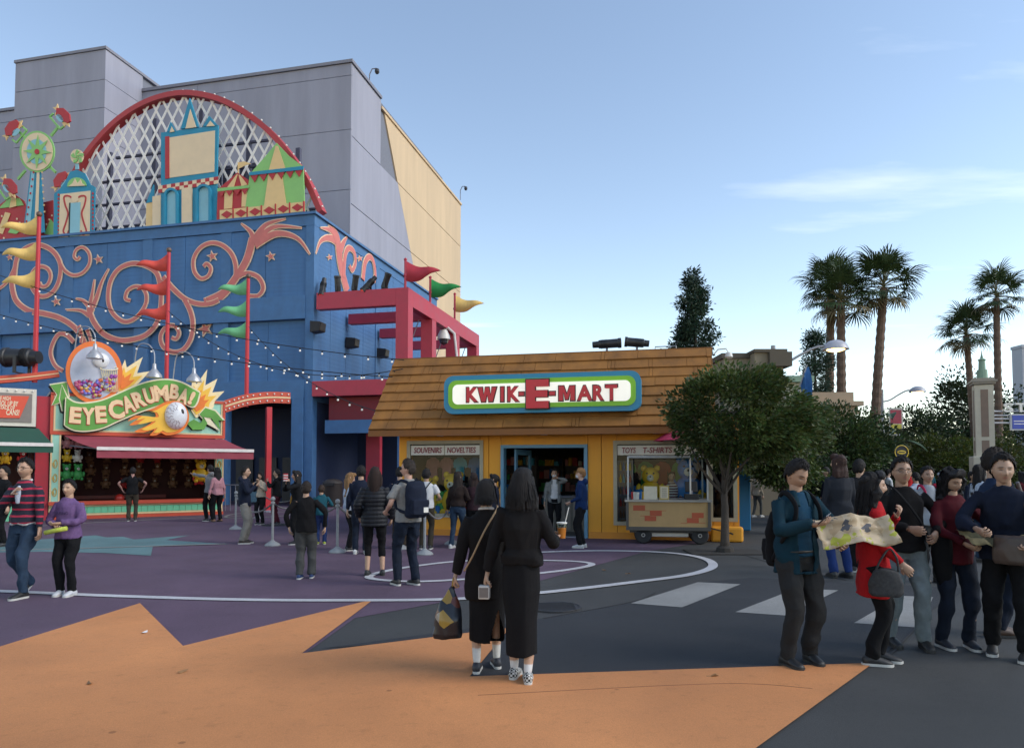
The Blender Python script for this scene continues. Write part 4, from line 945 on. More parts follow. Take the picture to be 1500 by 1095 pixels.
def shelf_unit(u, v, w, label, seed):
    r_ = random.Random(seed); t = thing('shelf_unit', label, 'shelf', S_.world(u, v, .02), S_.a, 'shelving inside the shop')
    MB().box(-w / 2, w / 2, .3, .34, 0, 2.1).box(-w / 2, -w / 2 + .03, -.05, .3, 0, 2.1).box(w / 2 - .03, w / 2, -.05, .3, 0, 2.1).build('carcass', mat('shelf_dark', (.06, .05, .05), .6), t)
    for i in range(5):
        MB().box(-w / 2 + .03, w / 2 - .03, -.05, .3, .1 + i * .42, .13 + i * .42).build('shelf', mat('shelf_dark', (.06,) * 3), t)
        x = -w / 2 + .1
        while x < w / 2 - .15:
            ww = r_.uniform(.08, .2); h = r_.uniform(.12, .33); MB().box(x, x + ww - .02, .0, .2, .131 + i * .42, .13 + i * .42 + h).build('carton', r_.choice(TOYC), t, bevel=.01); x += ww
shelf_unit(sx(790, 5.5), 5.5, 1.6, 'stocked shelf against the back of the shop, left of the doorway axis', 1); shelf_unit(sx(840, 5.8), 5.8, 1.6, 'stocked shelf against the back of the shop, right of the doorway axis', 2); shelf_unit(sx(757, 3.2), 3.2, 1.2, 'stocked shelf just inside the shop doors', 5)
ct = thing('shop_counter', 'pale slatted counter standing inside the shop doorway', 'counter', S_.world(sx(826, 1.6), 1.6, .02), S_.a)
MB().box(-.55, .55, 0, .5, 0, .92).build('cabinet', mat('counter_grey', (.20, .19, .17), .6), ct); MB().box(-.6, .6, -.04, .54, .92, .97).build('top', M_cap, ct)
for k in range(7): MB().box(-.5 + k * .15, -.42 + k * .15, -.02, -.002, .05, .88).build('slat', mat('counter_slat', (.34, .31, .27), .6), ct)

# ================================================================= vending cart
Cf = Frame(gpt(985, 797), -R(9))
Ct = fthing('vending_cart', 'tan vending cart painted with loose red bricks, on four small wheels', 'cart', Cf)
cu0, cu1 = Cf.pix(919, 750)[0], Cf.pix(1039, 750)[0]; cz0, cz1 = Cf.pix(980, 772)[1], Cf.pix(980, 735)[1]
M_tan = mat('cart_tan', (.42, .27, .115), .6, .10, 3, .05, 20); M_brk = mat('cart_brick', (.40, .085, .035), .7, .1, 8)
MB().box(cu0, cu1, 0, 1.15, cz0, cz1).build('cart_body', M_tan, Ct, bevel=.012)
tr = MB()
for u in (cu0, cu1): tr.box(u - .03, u + .03, -.03, .03, cz0 - .05, cz1 + .02)
tr.box(cu0 - .03, cu1 + .03, -.04, 0 - .002, cz0 - .07, cz0 + .01).build('corner_trim', mat('cart_edge', (.07, .065, .06), .45), Ct)
MB().box(cu0 - .06, cu1 + .06, -.07, 1.2, cz1 + .004, cz1 + .05).build('counter_top', mat('counter_metal', (.28, .28, .28), .35, .1, 8, metal=.7), Ct)
MB().box(cu0 + .32, cu1 - .45, .1, 1.05, .16, cz0 - .075).build('chassis_box', mat('cart_white', (.48, .45, .40), .6, .12, 4), Ct, bevel=.02)
MB().box(cu0 + .05, cu1 - .02, .05, 1.1, cz0 - .13, cz0 - .06).build('chassis', mat('black_metal', (.02,) * 3), Ct)
def cp(x, y): return Cf.pix(x / 4.167 + 880, y / 4.167 + 600, 0)
for x0, x1, y0, y1 in ((198, 270, 582, 614), (300, 372, 616, 646), (268, 338, 648, 677), (556, 628, 628, 659), (526, 598, 660, 690)):
    a, b = cp(x0, y1), cp(x1, y0); MB().box(a[0], b[0], -.008, .004, a[1], b[1]).build('painted_brick', M_brk, Ct)
for x0, x1, y in ((270, 400, 614), (488, 530, 690), (598, 640, 690), (240, 300, 646)):
    a, b = cp(x0, y), cp(x1, y); MB().box(a[0], b[0], -.006, .004, a[1] - .005, a[1] + .005).build('painted_joint', M_brk, Ct)
for x in (260, 608):
    u = cp(x, 780)[0]
    for v in (.12, 1.0):
        w = MB().lathe([(.10, -.07), (.17, -.075), (.195, -.05), (.20, 0), (.195, .05), (.17, .075), (.10, .07)], (u, v, .2), 20, axis='y').build('wheel', mat('tyre', (.02, .02, .022), .8, .2, 20), Ct, True)
        MB().lathe([(0, -.06), (.04, -.075), (.06, -.055), (.105, -.06), (.105, .06), (0, .06)], (u, v, .2), 16, axis='y').build('hub', mat('hub_grey', (.36, .35, .32), .5), w, True)
for u in (cu0 + .02, cu1 - .03):
    for v in (0.0, 1.12): MB().box(u - .018, u + .018, v - .018, v + .018, cz1 + .051, 1.98).build('canopy_post', mat('post_grey', (.45, .45, .44), .4), Ct)
MB().tube([(cu0 + .02, 0, 1.985), (cu1 - .03, 0, 1.985), (cu1 - .03, 1.12, 1.985), (cu0 + .02, 1.12, 1.985), (cu0 + .02, 0, 1.985)], .016, 6).build('canopy_rail', mat('post_grey', (.45,) * 3), Ct)
uc_ = Cf.pix(1011, 700, .5)[0]; um = thing('cart_umbrella', 'crimson umbrella rising from the vending cart into the tree', 'umbrella', Cf.world(uc_, .5, 0), Cf.a)
MB().cyl((0, 0, cz1 + .055), (0, 0, 2.78), .02, 8).build('pole', mat('post_grey', (.45,) * 3), um)
cv = MB(); n8 = 8; rim = [(.84 * math.cos(2 * math.pi * k / n8), .84 * math.sin(2 * math.pi * k / n8), 2.36) for k in range(n8)]; mid = [(.45 * math.cos(2 * math.pi * k / n8), .45 * math.sin(2 * math.pi * k / n8), 2.60) for k in range(n8)]
cv.add(rim + mid + [(0, 0, 2.74)], [(k, (k + 1) % 8, 8 + (k + 1) % 8, 8 + k) for k in range(8)] + [(8 + k, 8 + (k + 1) % 8, 16) for k in range(8)]); cv.build('canopy', mat('canopy_red', (.46, .03, .085), .7), um)
for k in range(8): MB().tube([(0, 0, 2.70), tuple(c * .99 for c in mid[k]), tuple(c * .99 for c in rim[k])], .006, 4).build('rib', M_cap, um)
MB().bar((cu1, .5, .36), (cu1 + .55, .5, .22), .03, .03).tube([(cu1 + .55, .35, .22), (cu1 + .55, .65, .22)], .02, 6).build('tow_bar', mat('black_metal', (.02,) * 3), Ct)
# goods on the cart
def on_cart(px, v, z=None): return Cf.world(Cf.pix(px, 730, v)[0], v, cz1 + .052)
t = tag(MB().box(-.15, .15, -.012, .012, 0, .3).build('price_board', mat('paper_cream', (.60, .54, .42), .6, .08, 12)), 'plain cream price card standing on the cart counter', 'sign'); t.location = on_cart(953, .15); t.rotation_euler = (R(-8), 0, Cf.a)
t = thing('menu_holder', 'small framed menu card on the cart counter', 'sign', on_cart(973, .15), Cf.a); MB().box(-.11, .11, -.015, .015, 0, .32).build('frame', mat('menu_frame', (.42, .30, .08), .5), t)
MB().box(-.085, .085, -.02, -.016, .03, .29).build('card', mat('paper_cream', (.6,) * 3), t)
for k in range(5): MB().box(-.06, .06, -.023, -.021, .06 + k * .045, .075 + k * .045).build('print_line', mat('print_grey', (.12, .1, .08), .7), t)
t = thing('till', 'black cash till on the cart counter beside the vendor', 'till', on_cart(1013, .5), Cf.a)
MB().box(-.16, .16, -.16, .16, 0, .12).build('drawer', mat('black_plastic', (.012,) * 3), t, bevel=.01); o = MB().box(-.14, .14, -.015, .015, 0, .26).build('screen', mat('black_plastic', (.012,) * 3), t, bevel=.008); o.location = (0, .05, .16); o.rotation_euler = (R(-20), 0, 0); MB().box(-.03, .03, .0, .04, .1, .2).build('stem', M_cap, t)
for i, (px, v, k) in enumerate(((930, .3, 5), (934, .2, 5), (938, .35, 1), (927, .45, 2), (942, .5, 0))):
    o = tag(MB().lathe([(.032, 0), (.04, .15), (.042, .16), (.03, .165), (0, .165)], n=12).build('drink_cup', TOYC[k], None, True), ['white paper cup at the front of the cart counter', 'second white paper cup on the cart counter', 'blue cup on the cart counter', 'red cup at the end of the cart counter', 'yellow cup at the back of the cart counter'][i], 'cup', 'cups on the cart'); o.location = on_cart(px, v)
# blue kiosk beside the shop
Kf = Frame(gpt(1090, 777), -R(9))
t = fthing('phone_kiosk', 'tall bright blue panel kiosk with white lettering beside the shop', 'kiosk', Kf)
w0, w1 = Kf.pix(1081, 700)[0], Kf.pix(1099, 700)[0]; h_ = Kf.pix(1090, 668)[1]
MB().box(w0, w1, 0, .5, .01, h_).build('cabinet', mat('kiosk_blue', (.012, .17, .36), .5, .06, 3), t, bevel=.02)
fit_text('POWER', (w0 + .03, w1 - .03, Kf.pix(1090, 686)[1], Kf.pix(1090, 680)[1]), -.008, t, M_sgn, .02, .01)
# ================================================================= game stalls
g0, g1 = gpt(71, 761.6), gpt(326, 753)
T = Frame(g0, math.atan2(g1.y - g0.y, g1.x - g0.x))
UW = (g1 - g0).length
St = fthing('game_stall', 'mint and red ball game stall with maroon awning and painted banner sign', 'stall', T)
M_mint = mat('stall_mint', (.30, .56, .44), .6, .08, 2); M_sred = mat('stall_red', (.48, .06, .025), .55, .08, 3); M_scrm = mat('stall_cream', (.66, .48, .26), .6, .06, 3)
M_apg = mat('apron_green', (.13, .45, .26), .6, .08, 3); M_aw = mat('awning_maroon', (.27, .045, .065), .85, .10, 3, .1, 80); M_in = mat('stall_inside', (.055, .012, .012), .8, .2, 2)
def tp(px, py, v=0): return T.pix(px, py, v)
zt_ = tp(90, 577)[1]; zb_ = tp(90, 632)[1]; zrail = tp(80, 737)[1]; zap = zrail - .12
# board
MB().box(0, UW, 0, .15, zb_, zt_).build('sign_board', M_mint, St)
f = MB().box(-.03, UW + .03, -.05, .0, zb_ - .1, zb_ + .02).box(-.03, .06, -.05, 0, zb_ + .02, zt_).box(UW - .06, UW + .03, -.05, 0, zb_ + .02, zt_).box(-.03, UW + .03, -.05, 0, zt_ - .05, zt_ + .04)
f.build('board_frame', M_sred, St)
MB().box(.07, UW - .07, -.03, 0, zb_ + .03, zb_ + .08).box(.07, .12, -.03, 0, zb_ + .08, zt_ - .06).box(UW - .12, UW - .07, -.03, 0, zb_ + .08, zt_ - .06).build('board_trim', M_scrm, St)
# body
DB = 3.0
MB().box(.02, UW - .02, DB, DB + .15, 0, zt_).box(.02, .16, .16, DB, 0, zt_).box(UW - .16, UW - .02, .16, DB, 0, zt_).build('stall_wall', M_in, St)
MB().box(.16, UW - .16, .16, DB, zb_ - .15, zb_ - .05).build('stall_ceiling', M_in, St); MB().box(-.05, UW + .05, .16, DB + .2, zt_ + .0, zt_ + .1).build('stall_roof', M_cap, St)
for u in (0, UW - .3):
    MB().box(u, u + .3, -.02, .15, zrail + .06, zb_ - .11).build('jamb', M_mint, St); MB().box(u, u + .05, -.035, -.021, zrail + .06, zb_ - .11).box(u + .25, u + .3, -.035, -.021, zrail + .06, zb_ - .11).build('jamb_trim', M_scrm, St)
    for k in range(3):
        zc_ = zrail + .4 + k * .48; P = [(u + .15 + .07 * (1 - t * .55) * math.cos(3 + t * 8), zc_ + .17 * (1 - t * .55) * math.sin(3 + t * 8)) for t in [i / 20 for i in range(21)]]
        MB().strip(P, .03, -.04, -.02).build('gilt_scroll', mat('gilt', (.45, .28, .05), .5), St)
MB().box(-.02, UW + .02, -.12, .35, zrail - .06, zrail + .06).build('counter_rail', M_sred, St)
MB().box(.0, UW, .04, .12, .12, zap + .05).build('apron_back', M_scrm, St)
npl = 26
for k in range(npl):
    a = .06 + (UW - .12) * k / npl; b = .06 + (UW - .12) * (k + 1) / npl; MB().box(a + .006, b - .006, .0, .04, .2, zap - .02).build('apron_plank', M_apg, St)
MB().box(.0, UW, -.015, .04, .13, .19).box(0, UW, -.015, .04, zap - .01, zap + .05).build('apron_trim', M_scrm, St); MB().box(-.02, UW + .02, -.03, .1, .005, .12).build('plinth', M_sred, St)
MB().box(.2, UW - .2, .36, 1.0, zrail - .12, zrail - .05).build('counter_shelf', mat('ledge_navy', (.03, .06, .2), .5), St)
for k in range(2): MB().box(.8, UW - 1.6, 1.7 + k * .5, 1.78 + k * .5, zrail - .25 + k * .3, zrail - .12 + k * .3).build('inner_bench', mat('inner_red', (.18, .03, .02), .6), St)
# awning
ao = 1.45; al, ar = tp(93, 637)[0], UW + .02
za1 = zb_ - .12
fl = T.pix(141.5, 654, -ao); fr_ = T.pix(371, 662.5, -ao); za0 = (fl[1] + fr_[1]) / 2
aw = MB(); N = 12; vs = []; fs = []
for i in range(N + 1):
    t = i / N
    for kk in range(9):
        s = kk / 8; u = (al + (ar - al) * s) * (1 - t) + (fl[0] + (fr_[0] - fl[0]) * s) * t
        vs.append((u, -.02 - ao * t, za1 + (za0 - za1) * t - .05 * math.sin(math.pi * t) - .012 * math.sin(s * 19) * t))
for i in range(N):
    for kk in range(8): a = i * 9 + kk; fs.append((a, a + 1, a + 10, a + 9))
aw.add(vs, fs).build('awning_cloth', M_aw, St, 'all')
MB().box(fl[0], fr_[0], -ao - .09, -ao - .02, za0 - .05, za0 + .06).build('awning_bar', mat('awning_bar', (.68, .62, .58), .45), St)
vl = MB(); vs = []; fs = []
for kk in range(41): u = fl[0] + (fr_[0] - fl[0]) * kk / 40; y = -ao - .05 + .015 * math.sin(kk * 1.3); vs += [(u, y, za0 - .05), (u, y - .01, za0 - .31)]
fs = [(2 * i, 2 * i + 2, 2 * i + 3, 2 * i + 1) for i in range(40)]; vl.add(vs, fs).build('awning_valance', M_aw, St, 'all')
for uu, ub_ in ((al + .2, fl[0] + .2), (ar - .2, fr_[0] - .2)): MB().bar((uu, -.03, za1 - .35), (ub_, -ao, za0 - .02), .04, .04).build('awning_arm', M_cap, St)
# painted banner sign (separate layered boards fixed on the stall front)
Bn = fthing('banner_sign', 'green ribbon banner sign with cream slab lettering, orange ring and flaming eyeball', 'sign', T)
def bp_(p, v): return T.pix(p[0] / 5.357 + 60, p[1] / 5.357 + 500, v)
def bb(pts, v, m, name, th=.06, sm=0, parent=None):
    P = [(*p, 0) for p in pts]
    if sm: P = [(q.x, q.y) for q in catmull(P, sm, True)]
    return MB().prism([bp_(p, v) for p in P], v - th, v).build(name, m, parent or Bn)
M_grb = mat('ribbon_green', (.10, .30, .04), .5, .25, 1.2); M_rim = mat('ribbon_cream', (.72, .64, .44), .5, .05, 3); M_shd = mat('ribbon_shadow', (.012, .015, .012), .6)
M_fy = mat('flame_yellow', (.80, .46, .04), .5, .08, 4); M_fo = mat('flame_orange', (.72, .17, .015), .5, .1, 4); M_lc = mat('letter_cream', (.78, .52, .30), .5, .06, 4); M_lo = mat('letter_orange', (.55, .07, .03), .5, .06, 4)
# starbursts behind
for outer, cx, cy in (([(1150, 500), (1175, 380), (1190, 285), (1220, 335), (1303, 220), (1287, 345), (1382, 293), (1342, 400), (1437, 390), (1362, 468), (1350, 520), (1215, 600)], 1225, 510), ([(600, 400), (620, 230), (658, 143), (672, 205), (797, 123), (752, 250), (857, 233), (762, 330), (650, 400)], 640, 350)):
    b0 = bb(outer, -.02, mat('burst_cream', (.80, .64, .36), .5), 'starburst', .05)
    bb([(cx + (x - cx) * .72, cy + (y - cy) * .72) for x, y in outer], -.075, M_fy, 'starburst_inner', .015, parent=b0); bb([(cx + (x - cx) * .45, cy + (y - cy) * .45) for x, y in outer], -.095, M_fo, 'starburst_core', .015, parent=b0)
# ring with hoop and balls
rc = (415, 245)
def tilt(l, a=-.18): return [(rc[0] + (x) * math.cos(a) - y * math.sin(a), rc[1] + x * math.sin(a) + y * math.cos(a)) for x, y in l]
rg = bb(tilt(ell(0, 0, 222, 245, 40)), -.08, mat('ring_orange', (.70, .15, .02), .5, .05, 3), 'ring', .1)
bb(tilt(ell(0, 0, 186, 208, 36)), -.182, mat('ring_backdrop', (.40, .42, .50), .5, .12, 3), 'ring_face', .012, parent=rg)
r5 = random.Random(4)
BC = [mat('ball_%d' % i, c, .35, 0) for i, c in enumerate(((.35, .03, .12), (.5, .12, .03), (.25, .05, .3), (.15, .15, .5), (.5, .35, .1), (.45, .1, .2), (.3, .3, .35)))]
for k in range(150):
    a = r5.uniform(.12, math.pi - .12); rr = 178 * math.sqrt(r5.random()) ; x, y = rr * math.cos(a) * .98, rr * math.sin(a) * 1.05
    if y < 50: continue
    p = tilt([(x, y)])[0]; q = bp_(p, -.2); MB().ball((q[0], -.2 - r5.uniform(0, .03), q[1]), .07, 8).build('ball', r5.choice(BC), rg, 'all')
q = bp_((470, 150), -.2); MB().ball((q[0], -.2, q[1]), .27, 16, sc=(1, .45, 1)).build('tossed_eyeball', mat('eye_white', (.66, .66, .68), .35, .08, 12), rg, 'all'); q = bp_((487, 150), -.3); MB().ball((q[0], -.31, q[1]), .055, 10, sc=(.7, .4, 1.2)).build('pupil', M_lk, rg, 'all')
hoop = [(535 + 68 * math.cos(2 * math.pi * k / 18), 212 + 15 * math.sin(2 * math.pi * k / 18)) for k in range(19)]
MB().tube([(bp_(p, -.24)[0], -.24 - .08 * math.sin(2 * math.pi * k / 18), bp_(p, -.24)[1]) for k, p in enumerate(hoop)], .02, 6).build('hoop', M_rim, rg)
for k in range(9):
    a = k / 8; x0 = 470 + 130 * a; x1 = 505 + 75 * a
    for s in (0, 22): P = [bp_((x0, 215), -.25), bp_((x0 + (x1 - x0) * .5 + s * .5, 310), -.25), bp_((x1 + s, 395), -.25)]; MB().tube([(p[0], -.25, p[1]) for p in P], .008, 4).build('net_cord', M_rim, rg)
# ribbon
top = [(200, 440), (262, 478), (350, 487), (480, 465), (600, 415), (750, 350), (880, 312), (1000, 303), (1100, 325), (1180, 365), (1243, 402)]
bot = [(1225, 470), (1190, 510), (1100, 472), (1000, 472), (900, 505), (750, 558), (600, 622), (480, 675), (360, 697), (260, 690), (190, 655)]
ribbon = [(q.x, q.y) for q in catmull([(*p, 0) for p in top], 5)] + [(q.x, q.y) for q in catmull([(*p, 0) for p in bot], 5)]
def grow(pl_, g):
    cx = sum(p[0] for p in pl_) / len(pl_); out = []; n = len(pl_)
    for i in range(n):
        a, b = pl_[i - 1], pl_[(i + 1) % n]; dx, dy = b[0] - a[0], b[1] - a[1]; L_ = math.hypot(dx, dy) or 1; out.append((pl_[i][0] + dy / L_ * g, pl_[i][1] - dx / L_ * g))
    return out
tailL = [(72, 342), (200, 322), (215, 430), (165, 470), (90, 497), (130, 415)]; foldL = [(165, 345), (205, 440), (200, 560), (170, 540), (150, 450)]
tailR = [(1145, 640), (1190, 692), (1280, 690), (1305, 640), (1245, 570), (1290, 520), (1365, 545), (1432, 622), (1392, 618), (1405, 692), (1335, 600), (1275, 590), (1255, 640), (1200, 610)]
for pl_, v, nm in ((tailL, -.03, 'ribbon_tail'), (foldL, -.05, 'ribbon_fold'), (tailR, -.05, 'ribbon_tail'), (ribbon, -.20, 'ribbon')):
    sg = -1 if sum(pl_[i - 1][0] * pl_[i][1] - pl_[i][0] * pl_[i - 1][1] for i in range(len(pl_))) < 0 else 1
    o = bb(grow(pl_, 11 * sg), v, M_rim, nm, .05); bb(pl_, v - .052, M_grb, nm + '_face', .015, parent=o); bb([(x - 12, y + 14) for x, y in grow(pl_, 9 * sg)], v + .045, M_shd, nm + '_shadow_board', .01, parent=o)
LET = [('E', 225, 318, 508, 645, 3), ('Y', 322, 425, 512, 655, 0), ('E', 428, 516, 500, 642, -5), ('C', 530, 652, 452, 612, -10), ('A', 638, 732, 420, 562, -20), ('R', 722, 818, 386, 520, -22), ('U', 810, 896, 355, 490, -16), ('M', 888, 1002, 338, 472, -6), ('B', 1012, 1085, 332, 456, 6), ('A', 1078, 1160, 362, 492, 16), ('!', 1165, 1200, 385, 500, 22)]
for ch, x0, x1, y0, y1, rot in LET:
    for m, v, dx, dy, bd, nm in ((M_lo, -.275, -5, 7, .06, 'letter_shade'), (M_lc, -.30, 0, 0, .045, 'lettering')):
        me = text_mesh(ch, 1, .02, m, bd, 0, nm, 'LEFT'); xs = [q.co.x for q in me.vertices]; ys = [q.co.y for q in me.vertices]; w, h = max(xs) - min(xs), max(ys) - min(ys)
        cxp, cyp = (x0 + x1) / 2 + dx, (y0 + y1) / 2 + dy; c = bp_((cxp, cyp), v); W = bp_((x1, cyp), v)[0] - bp_((x0, cyp), v)[0]; H = bp_((cxp, y0), v)[1] - bp_((cxp, y1), v)[1]
        for q in me.vertices: q.co.x -= (max(xs) + min(xs)) / 2; q.co.y -= (max(ys) + min(ys)) / 2
        if ch not in '!C':                       # slab feet
            pass
        inst(me, nm, Bn, (c[0], v, c[1]), (R(90), R(rot), 0), (W / w, H / h * .93, 1))
# flaming eyeball
fl_ = [(960, 480), (1040, 462), (1100, 480), (1150, 540), (1160, 620), (1120, 690), (1060, 725), (980, 735), (940, 715), (905, 735), (850, 735), (890, 690), (800, 715), (730, 705), (830, 660), (870, 625), (760, 650), (690, 655), (770, 600), (680, 625), (740, 580), (840, 590), (900, 590), (880, 545), (820, 545), (880, 525)]
e0_ = bb(fl_, -.30, M_fo, 'flame', .05, 2); bb([(1020 + (x - 1020) * .80, 600 + (y - 600) * .84) for x, y in fl_], -.352, M_fy, 'flame_core', .015, 2, e0_)
q = bp_((1060, 582), -.36); rr = (bp_((1150, 582), -.36)[0] - bp_((970, 582), -.36)[0]) / 2
rz_ = (bp_((1060, 472), -.36)[1] - bp_((1060, 690), -.36)[1]) / 2
MB().ball((0, 0, 0), 1, 24, sc=(rr, .28, rz_)).build('eyeball', mat('eye_white', (.66,) * 3), Bn, 'all').location = (q[0], -.36, q[1])
q2 = bp_((1108, 553), -.6); MB().ball((q2[0], -.58, q2[1]), .09, 12, sc=(.8, .35, 1.3)).build('pupil', M_lk, Bn, 'all')
M_vein = mat('vein', (.30, .22, .24), .6)
for k in range(9):
    a = R(95 + k * 24); P = []
    for s in range(6):
        d = .93 - s * .11; an = a + .12 * math.sin(s * 2 + k); x, z = rr * d * math.cos(an), rz_ * d * math.sin(an); P.append((q[0] + x, -.36 - .285 * math.sqrt(max(0, 1 - d * d)), q[1] + z))
    MB().tube(P, .008, 4).build('vein', M_vein, Bn)
# gooseneck lamps
M_alu = mat('aluminium', (.42, .42, .43), .4, .1, 8, metal=.5)
for i, (px, py, top_) in enumerate(((139, 515, 480), (226, 543, 505), (284, 549, 517))):
    c = T.pix(px, py + 10, -.75)
    t = thing('gooseneck_lamp', ['silver gooseneck lamp over the orange ring of the stall sign', 'silver gooseneck lamp over the middle of the stall banner', 'silver gooseneck lamp over the end of the stall banner'][i], 'lamp', T.world(c[0], -.75, c[1]), T.a, 'gooseneck lamps over the stall')
    up = T.pix(px, top_, -.4)[1] - c[1]
    MB().lathe([(.27, 0), (.25, .1), (.14, .24), (.07, .33), (.06, .5), (0, .52)], n=18).lathe([(.25, .01), (.12, .22), (0, .26)], n=18).build('lamp_shade', M_alu, t, True)
    P = catmull([(0, 0, .45), (-.02, .05, up * .75), (-.2, .3, up), (-.45, .7, up * .93), (-.52, .95, .2), (-.55, 1.0, -.75)], 5); MB().tube(P, .02, 6).build('gooseneck', M_alu, t)
# prizes hanging in the stall
for i, (u, v, z, k, s, l) in enumerate(((.5, .25, 2.45, 4, .95, 'pink plush toy hanging at the top corner of the game stall'), (.85, .3, 2.45, 4, .9, 'second pink plush toy hanging at the top of the game stall'), (.5, .25, 1.98, 0, .8, 'yellow plush toy hanging in the game stall below the pink ones'), (.82, .3, 1.98, 5, .8, 'white plush toy hanging in the game stall below the pink ones'), (.5, .25, 1.35, 3, 1.05, 'green plush toy hanging low in the game stall'), (.85, .3, 1.35, 3, 1.05, 'second green plush toy hanging low in the game stall'), (UW - .75, .3, 1.25, 0, 1.6, 'yellow plush toy by the right jamb of the game stall'), (UW - .8, .4, 1.15, 2, 1.1, 'red plush toy by the right jamb of the game stall'), (UW - 1.2, .5, 2.2, 6, 1.1, 'aqua plush toy hanging at the right of the game stall'))):
    bear(k, T.world(u, v, z), T.a, s, l, 'prizes in the game stall')
r6 = random.Random(9)
for row in range(4):
    for k in range(7):
        u = 1.4 + k * .58
        kb = r6.choice((7, 7, 2, 7)); o = bear(kb, T.world(u + r6.uniform(-.06, .06), 2.6, 1.0 + row * .5), T.a + r6.uniform(-.3, .3), r6.uniform(.72, 1.0), {7: 'brown', 2: 'red', 1: 'dark blue'}[kb] + ' plush prize on the back wall of the game stall', 'prizes on the stall back wall')
tag(MB().ball((0, 0, .16), .16, 14).build('red_ball', mat('ball_red', (.45, .03, .02), .4), None, 'all'), 'red ball resting on the game stall counter shelf', 'ball').location = T.world(T.pix(175, 730, .6)[0], .6, zrail - .048)
# ---- neighbouring stall
N2 = fthing('can_stall', 'game stall with dark green awning and a red panel on its grey sign', 'stall', T)
s0, s1 = -3.6, T.pix(53, 600, -.1)[0]
zz0, zz1 = T.pix(30, 624, -.1)[1], T.pix(30, 569, -.1)[1]
MB().box(s0, s1, -.1, .1, zz0, zz1).build('sign_frame', mat('sign_cream', (.60, .55, .47), .6, .06, 3), N2); MB().box(s0, s1 - .12, -.13, -.102, zz0 + .13, zz1 - .16).build('sign_panel', mat('sign_taupe', (.20, .17, .15), .6), N2)
for k in range(14): MB().ball((s0 + .1 + (s1 - s0 - .2) * k / 13, -.14, zz1 - .07), .03, 6).build('bulb', M_bulb, N2)
P = [T.pix(*p, -.16) for p in ((-60, 578), (43, 580), (29, 612), (-60, 611))]; o = MB().prism(P, -.16, -.131).build('red_panel', mat('panel_red', (.62, .07, .03), .5, .06, 3), N2)
for k, (txt, x0, x1, y0, y1) in enumerate((('E HIGH', 0, 16, 580.5, 585.5), ('FOOL UP BY', -6, 27, 587.5, 593.5), ('STACK OF', -2, 22, 594.5, 599), ('CANS!', 9, 28.5, 600, 607.5))):
    a, b = T.pix(x0, y1, -.165), T.pix(x1, y0, -.165); fit_text(txt, (a[0], b[0], a[1], b[1]), -.163, o, M_rim, .02, .006, shear=.15)
MB().box(s1 + .02, -.03, .05, .25, 0, zt_ - .1).build('red_pier', mat('pier_red', (.36, .015, .03), .6), N2)
MB().box(s0, s1, .12, .25, 0, .95).build('counter_front', M_apg, N2); MB().box(s0, s1, 0, .5, .951, 1.03).build('counter_top', M_sred, N2); MB().box(s0, s1, 2.4, 2.5, 0, zz0).box(s1 - .1, s1, .26, 2.39, 0, zz0).build('stall_wall', M_in, N2); MB().box(s0, s1, .11, 2.5, zz0 + .01, zz0 + .1).build('stall_ceiling', M_in, N2)
M_aw2 = mat('awning_green', (.018, .075, .05), .85, .1, 3, .1, 80)
q0 = T.pix(78, 651, -ao); z2 = q0[1]; r0 = T.pix(56, 628, -.1)[0]
aw = MB(); aw.add([(s0, -.1, zz0 - .05), (r0, -.1, zz0 - .05), (q0[0], -ao, z2), (s0, -ao, z2), (s0, -.1, zz0 - .08), (r0, -.1, zz0 - .08), (q0[0], -ao, z2 - .03), (s0, -ao, z2 - .03)], [(0, 1, 2, 3), (4, 7, 6, 5), (1, 5, 6, 2), (0, 3, 7, 4)]); aw.build('awning_cloth', M_aw2, N2)
MB().box(s0, q0[0], -ao - .08, -ao - .01, z2 - .06, z2 + .05).build('awning_bar', mat('awning_bar', (.68,) * 3), N2); MB().box(s0, q0[0], -ao - .05, -ao - .03, z2 - .26, z2 - .061).build('awning_valance', M_aw2, N2)
for i, (u, k) in enumerate(((-.9, 2), (-1.4, 0), (-1.9, 6))): bear(k, T.world(u + (s1 + .6), .6, 1.9), T.a, .9, ['red plush toy hanging in the can stall', 'yellow plush toy hanging in the can stall', 'aqua plush toy hanging in the can stall'][i], 'prizes in the can stall')
# ---- curved red beams with bulbs, posts, triple flags
def curved_beam(pts, wpx, v, label, post=None, dots=True):
    t = fthing('curved_beam', label, 'beam', T)
    P = [(q.x, q.y) for q in catmull([(*T.pix(x, y, v), 0) for x, y in pts], 6)]
    w = abs(T.pix(pts[0][0], pts[0][1] + wpx, v)[1] - T.pix(*pts[0], v)[1])
    MB().strip(P, w, v - .12, v + .12).build('beam', M_sred, t); MB().strip(P, w * .14, v - .135, v - .121).build('stripe', M_scrm, t)
    if dots:
        for i in range(1, len(P) - 1, 2):
            for s in (-1, 1): MB().ball((P[i][0], v - .14, P[i][1] + s * w * .3), .035, 6).build('bulb', M_bulb, t)
    if post:
        u = T.pix(post, 600, v)[0]; zt2 = min(p[1] for p in P); MB().box(u - .1, u + .1, v - .1, v + .1, 0, zt2 - .0 + w * .2).build('post', mat('pole_red', (.48, .02, .03), .5, .06, 3), t)
        MB().lathe([(.22, 0), (.22, .06), (.12, .1)], (u, v, 0), 12).build('post_foot', M_cap, t)
    return t
curved_beam([(327, 596), (345, 590), (365, 585), (395, 582), (424, 583)], 17, .3, 'red curved beam with bulbs joining the stall, on a red post', 394)
curved_beam([(-60, 560), (0, 556), (45, 552), (86, 547)], 11, .3, 'dark red beam running behind the stall signs', None, False)
M_pole = mat('pole_red', (.48,) * 3)
